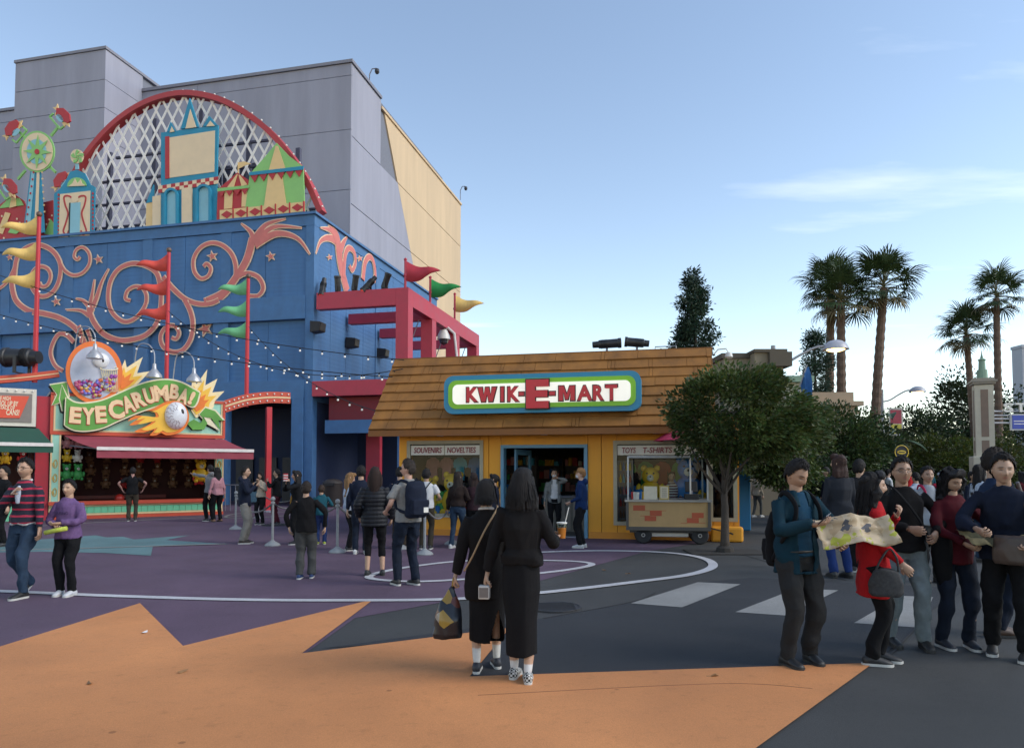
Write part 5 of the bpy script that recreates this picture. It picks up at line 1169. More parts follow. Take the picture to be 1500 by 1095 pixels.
for (px0, py0, px1, py1, fl, label) in ((51, 545, 57, 318, [(330, 'y'), (368, 'y'), (408, 'y')], 'red pole with three yellow pennants above the can stall'), (243, 590, 249, 370, [(385, 'r'), (420, 'r'), (456, 'r')], 'red pole with three red pennants behind the banner sign'), (361, 583, 364, 408, [(420, 'g'), (452, 'g'), (483, 'g')], 'red pole with three green pennants on the curved beam')):
    v = .35 if px0 != 243 else .9
    a, b = T.pix(px0, py0, v), T.pix(px1, py1, v)
    t = thing('flag_pole', label, 'flag', T.world(a[0], v, a[1]), T.a, 'triple flag poles'); h = b[1] - a[1]
    MB().tube([(0, 0, -.35 if px0 != 243 else -1.2), (0, 0, h)], [.085, .065], 10).build('pole', M_pole, t); MB().ball((0, 0, h + .1), .1, 10).build('finial', mat('bronze', (.12, .07, .05), .4), t, 'all')
    mm = {'y': mat('pennant_yellow', (.78, .52, .16), .7), 'r': mat('pennant_red', (.60, .07, .05), .7), 'g': mat('pennant_green', (.14, .42, .20), .7)}[fl[0][1]]
    for k, (py, c) in enumerate(fl):
        z = T.pix(px1, py, v)[1] - a[1]; L_ = 1.08; Hh = .66; vs = []; fs = []; n = 14
        for i in range(n + 1):
            s = i / n; w = Hh * (1 - s) ** .7 * .5 * (1 - .25 * math.sin(s * 3.2)); x = -s * L_ - .06; c_ = z - .2 * s - .07 * math.sin(s * 6); y = .12 * math.sin(s * 6 + k) * s
            vs += [(x, y - .008, c_ + w), (x, y - .008, c_ - w), (x, y + .008, c_ + w), (x, y + .008, c_ - w)]
        for i in range(n): p, q = 4 * i, 4 * i + 4; fs += [(p, p + 1, q + 1, q), (p + 2, q + 2, q + 3, p + 3), (p, q, q + 2, p + 2), (p + 1, p + 3, q + 3, q + 1)]
        MB().add(vs, fs).build('pennant', mm, t, 'all').rotation_euler = (0, 0, -T.a + R(12))
# big floodlight behind the can stall
t = thing('floodlight', 'big black drum floodlight on the red beam behind the can stall', 'floodlight', T.world(T.pix(32, 545, .3)[0], .3, T.pix(32, 550, .3)[1]), 0)
spot_mesh(t, 1.15, .3, R(0), R(180)).location = (0, 0, .62)
# string lights between stalls, blue building and shop roof
def string_light(a, b, sag, n, label):
    a, b = Vector(a), Vector(b); t = thing('string_lights', label, 'string lights', a, 0, 'string lights')
    P = [(b - a) * s + Vector((0, 0, -4 * sag * s * (1 - s))) for s in [i / 40 for i in range(41)]]
    MB().tube(P, .012, 4).build('wire', mat('black_plastic', (.012,) * 3), t)
    for k in range(n):
        s = (k + .5) / n; p = (b - a) * s + Vector((0, 0, -4 * sag * s * (1 - s)))
        o = inst(BULB_S, 'bulb', t, p)
BULB_S = MB().lathe([(.018, 0), (.02, -.06)], n=6, mi=1).ball((0, 0, -.085), .032, 8, mi=0).mesh('bulb', [mat('string_bulb', (.85, .82, .78), .25, 0, emit=.08, ecol=(1, .95, .85)), mat('black_plastic', (.012,) * 3)], 'all')
zS = Vector((0, 0, 0))
string_light(at(-20, 396, 25), at(592, 527, 19.5), .45, 22, 'string of bulbs from beyond the can stall to the shop roof corner')
string_light(at(-20, 455, 25.5), at(575, 552, 19), .35, 26, 'lower string of bulbs sagging toward the shop roof')
string_light(at(364, 478, 27.4), at(560, 604, 18.6), .5, 14, 'string of bulbs from the green pennant pole down to the shop eave')
string_light(at(246, 455, 26.6), at(590, 540, 19.4), 1.0, 20, 'string of bulbs from the red pennant pole to the shop roof')
# ================================================================= vegetation
def leafmat(name):
    m = bpy.data.materials.new(name); m.use_nodes = True; nt = m.node_tree; nt.nodes.clear()
    o = nt.nodes.new('ShaderNodeOutputMaterial'); a = nt.nodes.new('ShaderNodeAttribute'); a.attribute_name = 'Col'
    p = nt.nodes.new('ShaderNodeBsdfPrincipled'); p.inputs['Roughness'].default_value = .5; p.inputs['Specular IOR Level'].default_value = .3
    t = nt.nodes.new('ShaderNodeBsdfTranslucent'); mx = nt.nodes.new('ShaderNodeMixShader'); mx.inputs[0].default_value = .25
    L = nt.links; L.new(a.outputs[0], p.inputs['Base Color']); L.new(a.outputs[0], t.inputs[0]); L.new(p.outputs[0], mx.inputs[1]); L.new(t.outputs[0], mx.inputs[2]); L.new(mx.outputs[0], o.inputs[0])
    return m
M_leaf = leafmat('foliage')
import numpy as np
def leaves_mesh(name, pos, nrm, size, cols, aspect=.5, rs=None):
    """pos (n,3), nrm (n,3) leaf long axis; rhombus leaves, one mesh with a colour per leaf"""
    n = len(pos); rs = rs or np.random.RandomState(1)
    d = nrm / np.maximum(np.linalg.norm(nrm, axis=1, keepdims=True), 1e-6)
    q = rs.normal(size=(n, 3)); s = np.cross(d, q); s /= np.maximum(np.linalg.norm(s, axis=1, keepdims=True), 1e-6)
    sz = size * rs.uniform(.7, 1.3, (n, 1)); up = np.cross(s, d)
    v = np.empty((n, 4, 3)); v[:, 0] = pos; v[:, 1] = pos + d * sz * .55 + s * sz * aspect * .5 + up * sz * .08; v[:, 2] = pos + d * sz; v[:, 3] = pos + d * sz * .55 - s * sz * aspect * .5 + up * sz * .08
    me = bpy.data.meshes.new(name); me.vertices.add(4 * n); me.vertices.foreach_set('co', v.reshape(-1))
    me.loops.add(4 * n); me.loops.foreach_set('vertex_index', np.arange(4 * n)); me.polygons.add(n); me.polygons.foreach_set('loop_start', np.arange(0, 4 * n, 4)); me.polygons.foreach_set('loop_total', np.full(n, 4))
    ca = me.color_attributes.new('Col', 'FLOAT_COLOR', 'POINT'); c4_ = np.ones((n, 4, 4)); c4_[:, :, :3] = cols[:, None, :]; ca.data.foreach_set('color', c4_.reshape(-1))
    me.materials.append(M_leaf); me.update(); return me
def crown_points(rs, radii, nclump, nleaf, clump_r, shell=.55, fn=None):
    c = rs.normal(size=(nclump, 3)); c /= np.linalg.norm(c, axis=1, keepdims=True); c *= rs.uniform(shell, 1, (nclump, 1)) ** .8
    c *= np.array(radii) * rs.uniform(.82, 1.08, (nclump, 1))
    if fn: c = fn(c)
    k = rs.randint(0, nclump, nleaf); cr = clump_r * rs.uniform(.6, 1.3, nclump)
    p = rs.normal(size=(nleaf, 3)); p /= np.linalg.norm(p, axis=1, keepdims=True); p *= (rs.uniform(.2, 1, (nleaf, 1)) ** .5) * cr[k][:, None] * np.array((1, 1, .75))
    pos = c[k] + p; out = p + c[k] * .3 + rs.normal(size=(nleaf, 3)) * .4 * clump_r; return pos, out, k
def leafcols(rs, n, k, base, var=.35, nk=400):
    tint = rs.uniform(1 - var, 1 + var, (nk, 1))[k]; c = np.array(base)[None] * tint * rs.uniform(.75, 1.3, (n, 1)); c[:, 0] *= rs.uniform(.7, 1.35, n); return np.clip(c, 0, 1)
M_bark = mat('bark', (.055, .042, .032), .9, .3, 8, .8, 30); M_barkp = mat('palm_bark', (.13, .085, .06), .9, .3, 5, 1.0, 14)
def tree(loc, label, cat_, trunk_h, trunk_r, cz, radii, nleaf, size, base, seed, nclump=70, clump_r=.5, fn=None, group=None, limbs=8, name='tree'):
    rs = np.random.RandomState(seed); r_ = random.Random(seed); t = thing(name, label, cat_, loc, 0, group)
    mb = MB(); P = [(0, 0, -.05)]; x = y = 0
    for i in range(1, 7): x += r_.uniform(-.03, .03) * trunk_h * .3; y += r_.uniform(-.03, .03) * trunk_h * .3; P.append((x, y, trunk_h * i / 6))
    mb.tube(P, lambda s: trunk_r * (1.25 - .5 * s) * (1.3 if s < .05 else 1), 8)
    for i in range(limbs):
        a = 2 * math.pi * i / limbs + r_.uniform(-.4, .4); st = Vector(P[r_.choice((4, 5, 6))]); L_ = r_.uniform(.45, .8)
        en = Vector((math.cos(a) * radii[0] * L_, math.sin(a) * radii[1] * L_, cz + r_.uniform(-.45, .5) * radii[2])); md = (st + en) / 2 + Vector((0, 0, -.12 * radii[2])) + Vector((r_.uniform(-.1, .1), r_.uniform(-.1, .1), 0))
        mb.tube(catmull([st, md, en], 4), lambda s: trunk_r * (.5 - .38 * s), 6)
    mb.build('trunk', M_bark, t, 'all')
    pos, out, k = crown_points(rs, radii, nclump, nleaf, clump_r, fn=fn); pos[:, 2] += cz
    o = bpy.data.objects.new('crown', leaves_mesh('crown', pos, out, size, leafcols(rs, nleaf, k, base), .5, rs)); COL.objects.link(o); o.parent = t
    return t
DG = (.040, .064, .018)
# plaza tree in front of the shop
tb_ = gpt(1062, 809)
def px2m(d): return d / FPX
dd = tb_.y
zc_t = CAMH + (692 - 612) * dd / FPX
def shape1(c):
    c = c.copy(); c[:, 0] = c[:, 0] * 1.08 + .32 + np.where(c[:, 2] < 0, .12, 0); return c
tree(tb_, 'round crowned dark green tree in front of the orange shop', 'tree', 1.75, .075, zc_t, (1.36, 1.3, 1.04), 24000, .095, (.056, .082, .022), 5, 120, .33, shape1, limbs=10)
pit = MB().box(-.75, .75, -.45, .45, .001, .02).lathe([(.2, .0), (.17, .1), (.1, .14)], n=10).build('tree_pit', mat('soil', (.03, .026, .022), .95, .3, 12, .6, 40)); pit.location = tb_ + Vector((0, 0, .002)); tag(pit, kind='structure')
def far(px, py, d): p = at(px, py, d); return Vector((p.x, p.y, 0)), p.z
def bushy(px, top, bot, wpx, d, label, seed, base=DG, n=7000, size=.16, trunk=None, cl=60, group='trees beyond the shop', cr=.55):
    s = d / FPX; zt2 = CAMH + (690 - top) * s; zb2 = max(.2, CAMH + (690 - bot) * s); loc = Vector(((px - CXP) * s, d, 0)); h = (zt2 - zb2) / 2; w = wpx * s / 2
    tree(loc, label, 'tree', max(zb2 + h * .8, .6), .1 + .012 * zt2, zb2 + h, (w, w * .8, h), n, size, base, seed, cl, cr * min(w, h), group=group)
bushy(1150, 596, 715, 105, 19, 'low leafy tree spreading behind the plaza tree toward the lamp post', 21, (.05, .075, .016), 9000, .11)
bushy(1232, 588, 735, 95, 24, 'dark dense tree behind the standing visitors', 22, DG, 10000, .13)
bushy(1275, 612, 740, 70, 27, 'dark dense tree beside the poster lamp post', 23, (.028, .05, .018), 7000, .14)
bushy(1345, 604, 700, 120, 52, 'broad dark tree beyond the far lamp post', 24, (.026, .045, .016), 9000, .26); bushy(1300, 628, 705, 90, 56, 'dark tree mass beside the tan cornice building', 25, (.024, .042, .016), 6000, .28)
bushy(1410, 556, 700, 90, 60, 'tall dark tree between the far palms and the pillar', 26, (.026, .042, .016), 9000, .3); bushy(1478, 575, 705, 110, 64, 'dark tree behind the station pillar', 27, (.024, .04, .015), 8000, .3)
bushy(1380, 640, 712, 110, 44, 'lighter green tree low beside the pillar', 28, (.055, .075, .014), 8000, .2); bushy(1460, 640, 720, 80, 46, 'lighter green shrub tree behind the pillar base', 29, (.05, .065, .014), 6000, .2)
bushy(1200, 665, 745, 70, 22, 'low dark shrub beside the tan wall', 30, (.03, .05, .018), 5000, .1, group='trees beyond the shop')
def conifer(px, top, bot, wpx, d, label, seed, dense=1.0):
    s = d / FPX; zt2 = CAMH + (690 - top) * s; zb2 = CAMH + (690 - bot) * s; loc = Vector(((px - CXP) * s, d, 0)); rs = np.random.RandomState(seed)
    t = thing('pine_tree', label, 'tree', loc, 0); MB().tube([(0, 0, 0), (.05, 0, zt2 * .5), (-.05, .02, zt2 * .95)], lambda q: .22 * (1 - q * .8), 8).build('trunk', M_bark, t, 'all')
    H = zt2 - zb2; n = int(9000 * dense); nc = 60; zc_ = rs.uniform(0, 1, nc); prof = np.interp(zc_, [0, .15, .45, .8, 1], [.75, .95, .8, .55, .12]); a = rs.uniform(0, 6.28, nc); rr_ = rs.uniform(.35, 1, nc) * prof * wpx * s / 2
    c = np.stack([rr_ * np.cos(a), rr_ * np.sin(a), zb2 + zc_ * H], 1); k = rs.randint(0, nc, n); p = rs.normal(size=(n, 3)) * np.array((.32, .32, .30)) * wpx * s / 5
    pos = c[k] + p; o = bpy.data.objects.new('crown', leaves_mesh('crown', pos, p + rs.normal(size=(n, 3)) * .2, .2, leafcols(rs, n, k, (.022, .045, .026)), .3, rs)); COL.objects.link(o); o.parent = t
conifer(1020, 400, 528, 72, 33, 'lone dark pine rising behind the shop roof', 41); conifer(1196, 488, 600, 70, 40, 'sparse dark pine behind the curved street lamp', 42, .7)
# palms
def frond_mesh(seed, L_=1.0):
    r_ = random.Random(seed); mb = MB(); n = 24
    mb.tube([(0, 0, 0), (.4 * L_, 0, .08), (.85 * L_, 0, .05)], [.024, .018, .012], 4, mi=0)
    hub = Vector((.82 * L_, 0, .05))
    for i in range(n):
        a = R(-118 + 236 * i / (n - 1)); ln = L_ * (.85 - .30 * abs(a) / R(118)) * r_.uniform(.8, 1.12); d = Vector((math.cos(a), math.sin(a), .02 + .1 * math.cos(a))); s = Vector((-math.sin(a), math.cos(a), 0)) * .024 * L_ * 1.2
        p1 = hub + d * ln * .5 + Vector((0, 0, r_.uniform(-.04, .03))); p2 = hub + d * ln * .82 + Vector((0, 0, -.13 * ln)); p3 = hub + d * ln + Vector((0, 0, -.34 * ln + r_.uniform(-.06, .04)))
        mb.add([hub - s * .2, hub + s * .2, p1 - s, p1 + s, p2 - s * .7, p2 + s * .7, p3], [(0, 1, 3, 2), (2, 3, 5, 4), (4, 5, 6)], 1)
    return mb
M_pf = mat('palm_green', (.040, .070, .022), .5, .25, 2); M_pf2 = mat('palm_dry', (.13, .10, .04), .7, .25, 2); M_pst = mat('palm_stem', (.10, .09, .03), .6)
FR = [frond_mesh(s, 1.0).mesh('frond', [M_pst, M_pf]) for s in (1, 2, 3)]; FD = [frond_mesh(s, .95).mesh('frond', [M_pst, M_pf2]) for s in (5, 6)]
def palm(px, top, d, wpx, label, seed, lean=0.0, trunk=.24, basepx=None):
    s = d / FPX; r_ = random.Random(seed); bx = basepx if basepx is not None else px; loc = Vector(((bx - CXP) * s, d, 0)); zt2 = CAMH + (690 - top) * s; rad = wpx * s / 2; zc_ = zt2 - rad * .75; dx = (px - bx) * s
    t = thing('palm_tree', label, 'palm', loc, 0, 'fan palms')
    mb = MB(); N = 46; P = [(dx * (i / N) ** 1.3, 0, zc_ * i / N) for i in range(N + 1)]; mb.tube(P, [trunk * (1.25 - .35 * i / N) * (1 + (.10 if i % 2 else -.05)) for i in range(N + 1)], 10); mb.build('trunk', M_barkp, t)
    n = 34
    for i in range(n):
        q = i / n; el = R(82 - 128 * q) + r_.uniform(-.2, .2); az = i * 2.399 + r_.uniform(-.3, .3); me = r_.choice(FR) if q < .86 else r_.choice(FD)
        o = inst(me, 'frond', t, (dx, 0, zc_ + .15 * rad * (1 - q)), (r_.uniform(-.3, .3), -el, az), (rad * r_.uniform(.58, .72),) * 3)
palm(1300, 378, 42, 112, 'tallest fan palm with a tidy green head, standing alone at the right of its clump', 1, basepx=1277); palm(1222, 386, 44, 100, 'fan palm at the back of the clump with a shaggy head', 2, basepx=1213); palm(1236, 398, 42, 112, 'fan palm in the clump with a full drooping head, behind the street lamp', 3, basepx=1233)
palm(1466, 400, 50, 92, 'tall slender fan palm beyond the station pillar', 4, basepx=1464, trunk=.22); palm(1420, 456, 52, 92, 'shorter fan palm leaning beside the station pillar', 5, basepx=1431, trunk=.22)
# bird of paradise plants by the cornice building
for i, (px, d) in enumerate(((1262, 34), (1275, 35), (1300, 33))):
    r_ = random.Random(60 + i); t = thing('banana_plant', ['broad leaved plant at the end of the tan cornice building', 'broad leaved plant beside the tall palm trunk', 'broad leaved plant next to the far lamp post'][i], 'plant', Vector(((px - CXP) * d / FPX, d, 0)), 0, 'broad leaved plants')
    for k in range(9):
        az = k * 2.4 + i; hh = r_.uniform(2.6, 4.2); ln = r_.uniform(1.0, 1.5); mb = MB(); dr_ = Vector((math.cos(az), math.sin(az), 0)); b = dr_ * .3 + Vector((0, 0, hh)); mb.tube([(0, 0, 0), dr_ * .12 + Vector((0, 0, hh * .6)), b], [.05, .04, .02], 5, mi=1)
        vs = []; sd2 = Vector((-dr_.y, dr_.x, 0))
        for j in range(7): q = j / 6; c = b + dr_ * ln * q + Vector((0, 0, ln * (.5 * q - .75 * q * q))); w = .26 * math.sin(math.pi * min(1, q * .92 + .08)); vs += [c - sd2 * w + Vector((0, 0, .08)), c, c + sd2 * w + Vector((0, 0, .08))]
        fs = []
        for j in range(6): a = 3 * j; fs += [(a, a + 1, a + 4, a + 3), (a + 1, a + 2, a + 5, a + 4)]
        mb.add(vs, fs, 0); mb.build('leaf', [M_pf, M_pst], t)

# ================================================================= buildings at the right
M_tanw = mat('tan_render', (.24, .20, .14), .85, .08, 1, .15, 30, streak=True); M_tan2 = mat('tan_dark', (.085, .07, .05), .8); M_crn = mat('cornice_tan', (.34, .25, .17), .8, .08, 1.5)
def rbox(d, px0, px1, py0, depth=6, py1=None):
    s = d / FPX; return ((px0 - CXP) * s, (px1 - CXP) * s, CAMH + (690 - py0) * s)
t = thing('tan_block', 'flat roofed tan block rising behind the shop and plaza tree', 'building', (0, 28, 0), 0)
x0, x1, z1 = rbox(28, 1062, 1108, 524); MB().box(x0, x1, 0, 6, 0, z1).build('wall', M_tanw, t); MB().box(x0 - .1, x1, -.08, 6.1, z1 + .002, z1 + .2).build('coping', M_tan2, t)
x0, x1, z1 = rbox(28, 1100, 1141, 519); MB().box(x0, x1, -.6, 6, 0, z1).build('wall', M_tanw, t); MB().box(x0 - .05, x1 + .12, -.72, 6.1, z1 + .002, z1 + .12).box(x1 - .6, x1 + .25, -.85, 5, z1 - .55, z1 - .002).build('coping', M_tan2, t)
x0, x1, z1 = rbox(27.2, 1098, 1170, 640); MB().box(x0, x1, -.85, -.62, 0, z1).build('low_wall', M_tanw, t); MB().box(x0, x1 + .05, -.9, -.6, z1 + .002, z1 + .08).build('wall_cap', M_tan2, t)
t = thing('cornice_building', 'tan building with stepped cornice behind the blue flag', 'building', (0, 37, 0), 0)
x0, x1, z1 = rbox(37, 1150, 1248, 574); MB().box(x0, x1, 0, 10, 0, z1 - 1.4).build('wall', M_crn, t)
for k, (dz, e_, h) in enumerate(((1.4, .12, .25), (1.15, .3, .22), (.93, .2, .2), (.73, .45, .24), (.5, .1, .5))): MB().box(x0 - e_, x1 + e_, -e_, 10, z1 - dz + .001, z1 - dz + h - .001).build('cornice_course', M_crn, t)
x2, x3, z2 = rbox(36, 1150, 1182, 560); MB().box(x2, x3, -1.2, 3, 0, z2).build('wing', mat('wing_cream', (.40, .37, .28), .8, .06, 1), t); MB().box(x2 - .2, x3 + .25, -1.45, 3.2, z2 + .002, z2 + .3).build('wing_cornice', mat('copper_green', (.20, .30, .22), .7), t)
for k in range(5): u = x0 + (x1 - x0) * (k + .5) / 5; w = MB().box(u - .5, u + .5, -.04, .05, 1.0, z1 - 2.2).build('window', mat('dark_glass', (.02, .022, .025), .15), t); MB().box(u - .6, u + .6, -.12, -.041, .88, .98).build('sill', M_crn, w)
t = thing('grey_block', 'plain grey office block far beyond the palms', 'building', (0, 95, 0), 0)
x0, x1, z1 = rbox(95, 1502, 1640, 508); MB().box(x0, x1, 0, 2, 0, z1).build('wall', mat('far_grey', (.36, .38, .42), .8, .05, .2), t)
for i in range(6):
    for k in range(8): xa = x0 + .8 + k * 1.6; w = MB().box(xa, xa + 1.0, -.06, .02, 2.2 + i * 2.6, 3.7 + i * 2.6).build('window', mat('far_glass', (.16, .18, .22), .2), t)
MB().box(x0 - .1, x1 + .1, -.1, 2.1, z1 + .002, z1 + .4).build('parapet', mat('far_grey', (.36,) * 3), t)
# station pillar with sign arms
s = 38 / FPX; px_ = lambda x: (x - 1442) * s; pz_ = lambda y: CAMH + (690 - y) * s
t = thing('sign_pillar', 'cream square pillar with green spire and sign arms', 'pillar', Vector(((1442 - CXP) * s, 38, 0)), R(-24))
M_pc = mat('pillar_cream', (.52, .46, .36), .7, .08, 2); M_pb = mat('pillar_inset', (.22, .15, .11), .7, .1, 3); M_cg = mat('copper_green', (.2,) * 3)
hw = .42
MB().box(-.62, .62, -.62, .62, 0, pz_(668)).build('plinth', M_pc, t, bevel=.06); MB().box(-hw, hw, -hw, hw, pz_(668) + .002, pz_(564)).build('shaft', M_pc, t)
for k, (y, e_) in enumerate(((563, .10), (560, .16), (557, .06))): MB().box(-hw - e_, hw + e_, -hw - e_, hw + e_, pz_(y) + .003, pz_(y - 2.8)).build('capital', mat('pillar_cap', (.30, .26, .21), .7), t)
for sx_, sy_ in ((0, -1), (1, 0), (-1, 0)):
    for ya, yb in ((640, 571), (663, 645)):
        if sx_ == 0: MB().box(-.17, .17, -hw - .012, -hw + .02, pz_(ya), pz_(yb)).build('inset', M_pb, t)
        else: MB().box(sx_ * (hw - .02), sx_ * (hw + .012), -.17, .17, pz_(ya), pz_(yb)).build('inset', M_pb, t)
MB().lathe([(.26, pz_(553.5)), (.24, pz_(541)), (.17, pz_(540.5)), (.15, pz_(528)), (.2, pz_(526)), (.08, pz_(524)), (.03, pz_(518)), (0, pz_(510))], n=12).build('spire', M_cg, t)
t = thing('station_sign', 'grey pipe sign arms with white letters and a blue board', 'sign', Vector(((1442 - CXP) * s, 38, 0)), 0)
M_gp = mat('pipe_grey', (.40, .40, .42), .4)
for y in (602, 608, 613, 619): MB().cyl((.45, 0, pz_(y)), (5.2, 0, pz_(y)), .045, 8).build('pipe', M_gp, t)
for k, (ch, x0, x1) in enumerate((('S', 1470, 1484), ('T', 1487, 1503))): fit_text(ch, (px_(x0), px_(x1), pz_(603.5), pz_(590)), -.1, t, mat('letter_white', (.62, .60, .56), .5), .03, .08)
MB().box(px_(1480), px_(1560), -.09, .0, pz_(630), pz_(606)).build('board_frame', M_gp, t); MB().box(px_(1482.5), px_(1558), -.11, -.091, pz_(628), pz_(608)).build('board', mat('board_blue', (.012, .04, .33), .4), t)
for y, x1 in ((616, 1556), (620, 1530)): MB().box(px_(1484.5), px_(x1), -.115, -.111, pz_(y + 1.2), pz_(y)).build('board_print', mat('letter_white', (.6,) * 3), t)
# street lamps
M_lp = mat('lamp_grey', (.26, .26, .27), .45, .08, 6); M_ll = mat('lamp_lit', (1, .75, .3), .4, 0, emit=3.0, ecol=(1, .62, .2))
def lamp(pxpole, pxhead, pyhead, pyjoin, d, label):
    s = d / FPX; t = thing('street_lamp', label, 'street lamp', Vector(((pxpole - CXP) * s, d, 0)), 0, 'curved street lamps'); zh = CAMH + (690 - pyhead) * s; zj = CAMH + (690 - pyjoin) * s; xh = (pxhead - pxpole) * s
    MB().lathe([(.2, 0), (.2, .25), (.14, .3), (.13, 1.35), (.16, 1.4), (.10, 1.5), (.09, zj + .8), (.0, zj + .82)], n=14).build('post', M_lp, t, True)
    P = catmull([(0, 0, zj), (xh * .22, 0, zj + .12), (xh * .45, 0, zj + (zh - zj) * .62), (xh * .7, 0, zh + .02), (xh * .92, 0, zh + .05)], 5); MB().tube(P, .05, 8).build('arm', M_lp, t, 'all')
    MB().lathe([(.52, -.08), (.5, -.02), (.42, .14), (.26, .26), (.1, .31), (0, .32)], (xh, 0, zh), 22).build('shade', mat('lamp_shade_grey', (.38, .38, .42), .4), t, True); MB().lathe([(0, -.17), (.2, -.15), (.34, -.10), (.36, -.075), (0, -.07)], (xh, 0, zh), 18).build('lit_lens', M_ll, t, True)
lamp(1135, 1227, 508, 534, 29.0, 'grey street lamp with curved arm and glowing lens beside the tan wall'); lamp(1294, 1346, 572, 588, 47, 'far grey street lamp carrying a poster banner')
t = thing('lamp_banner', 'red and yellow poster banner on the far street lamp', 'banner', at(1313, 638, 46.9), 0); s = 46.9 / FPX
MB().box(-.45, .45, 0, .03, 0, 41 * s).build('banner', mat('banner_white', (.45, .42, .38), .7), t); MB().box(-.36, .36, -.012, -.001, 18 * s, 38 * s).build('red_field', mat('banner_red', (.30, .04, .06), .7, .3, 3), t); MB().box(-.36, .36, -.012, -.001, 3 * s, 17 * s).build('yellow_field', mat('banner_yellow', (.42, .36, .05), .7, .4, 3), t)
MB().tube([(-.85, .02, 39 * s), (.45, .02, 39 * s)], .03, 6).tube([(-.85, .02, 2 * s), (.45, .02, 2 * s)], .03, 6).build('bracket', M_lp, t)
# round emblem sign on a post
d = 19; s = d / FPX; t = thing('round_sign', 'round black sign with yellow ring and oval on a thin post', 'sign', Vector(((1320 - CXP) * s, d, 0)), 0); z = CAMH + (690 - 662) * s
MB().cyl((0, .03, 0), (0, .03, z - .1), .022, 8).build('post', M_lp, t); MB().lathe([(0, -.02), (.19, -.02), (.19, .02), (0, .02)], (0, 0, z), 28, axis='y').build('disc', mat('black_plastic', (.012,) * 3), t)
M_yy = mat('emblem_yellow', (.62, .42, .03), .5); MB().tube([(.178 * math.cos(a), -.03, z + .178 * math.sin(a)) for a in [k * math.pi / 16 for k in range(33)]], .011, 6, caps=False).build('ring', M_yy, t); MB().prism([(.115 * math.cos(a), z + .05 * math.sin(a)) for a in [k * math.pi / 12 for k in range(24)]], -.035, -.021).build('oval', M_yy, t)
fit_text('OPEN', (-.13, .13, z - .03, z + .035), -.037, t, mat('black_plastic', (.012,) * 3), .01, .004) if False else MB().prism([(-.09, z - .012), (.08, z - .012), (.095, z + .008), (-.075, z + .02)], -.04, -.036).build('oval_mark', mat('black_plastic', (.012,) * 3), t)
# blue flag on a slanted pole
d = 27; s = d / FPX; t = thing('blue_flag', 'limp blue flag hanging from a slanted pole', 'flag', at(1182, 536, d), 0)
MB().tube([(0, 0, .05), (-.55, .05, -1.6), (-.62, .05, -1.9)], .025, 6).build('pole', M_lp, t)
vs = []; fs = []
for i in range(13):
    for k in range(6): q, w = i / 12, k / 5; vs.append((-.26 * (1 - w) * (1 - q * .2) * (1 if q < .5 else 1 - (q - .5) * 1.3) + .10 * q + .06 * math.sin(w * 7 + q * 3) + .05 * w, .12 * math.sin(w * 9 + q * 4), -1.6 * q - (1 - w) * .62 * (1 if q < .55 else .75)))
for i in range(12):
    for k in range(5): a = i * 6 + k; fs.append((a, a + 1, a + 7, a + 6))
MB().add(vs, fs).build('cloth', mat('flag_blue', (.035, .14, .36), .8, .2, 5), t, 'all')
# far boundary hedge closing the horizon
hz = thing('boundary_hedge', 'low dark hedge closing the far end of the plaza', 'hedge', (0, 72, 0), 0); rs = np.random.RandomState(77); n = 26000
pos = np.stack([rs.uniform(-8, 95, n), rs.uniform(-1.5, 1.5, n), rs.beta(1.2, 1.3, n) * 4.6], 1); pos[:, 2] *= .8 + .25 * np.sin(pos[:, 0] * .45) + .1 * np.sin(pos[:, 0] * 1.7)
o = bpy.data.objects.new('foliage', leaves_mesh('foliage', pos, rs.normal(size=(n, 3)), .42, leafcols(rs, n, (pos[:, 0] * 3).astype(int) % 400, (.024, .04, .016)), .6, rs)); COL.objects.link(o); o.parent = hz; o['kind'] = 'stuff'
MB().box(-8, 95, .4, 1.2, 0, 3.0).build('hedge_stems', mat('hedge_dark', (.015, .022, .01), .9), hz)

# ================================================================= queue posts and ropes
M_stan = mat('stanchion_grey', (.22, .23, .235), .5, .12, 8); M_rope = mat('rope_grey', (.16, .16, .165), .9, .2, 30, .6, 120)
def stan_mesh(): return MB().lathe([(.0, 0), (.17, 0), (.172, .02), (.15, .05), (.06, .10), (.028, .13), (.026, .93), (.045, .935), (.045, .97), (.02, .985), (.05, 1.02), (.05, 1.06), (.02, 1.09), (0, 1.09)], n=18)
SM = stan_mesh().mesh('post', M_stan, True)
stp = [(399, 799), (494, 809), (443, 770), (586, 804), (622, 812), (345, 775), (378, 759), (662, 797)]
stl = ['grey rope post between the navy hoodie and the child in black', 'grey rope post beside the person with fair hair', 'grey rope post behind the child in black', 'grey rope post behind the person with the navy backpack', 'low grey rope post in front of the souvenir window', 'grey rope post next to the person in the navy hoodie', 'grey rope post near the entrance doors', 'grey rope post by the shop wall']
sp_ = []
for i, p in enumerate(stp):
    t = thing('rope_post', stl[i], 'rope post', gpt(*p), 0, 'queue rope posts'); inst(SM, 'post', t); sp_.append(gpt(*p))
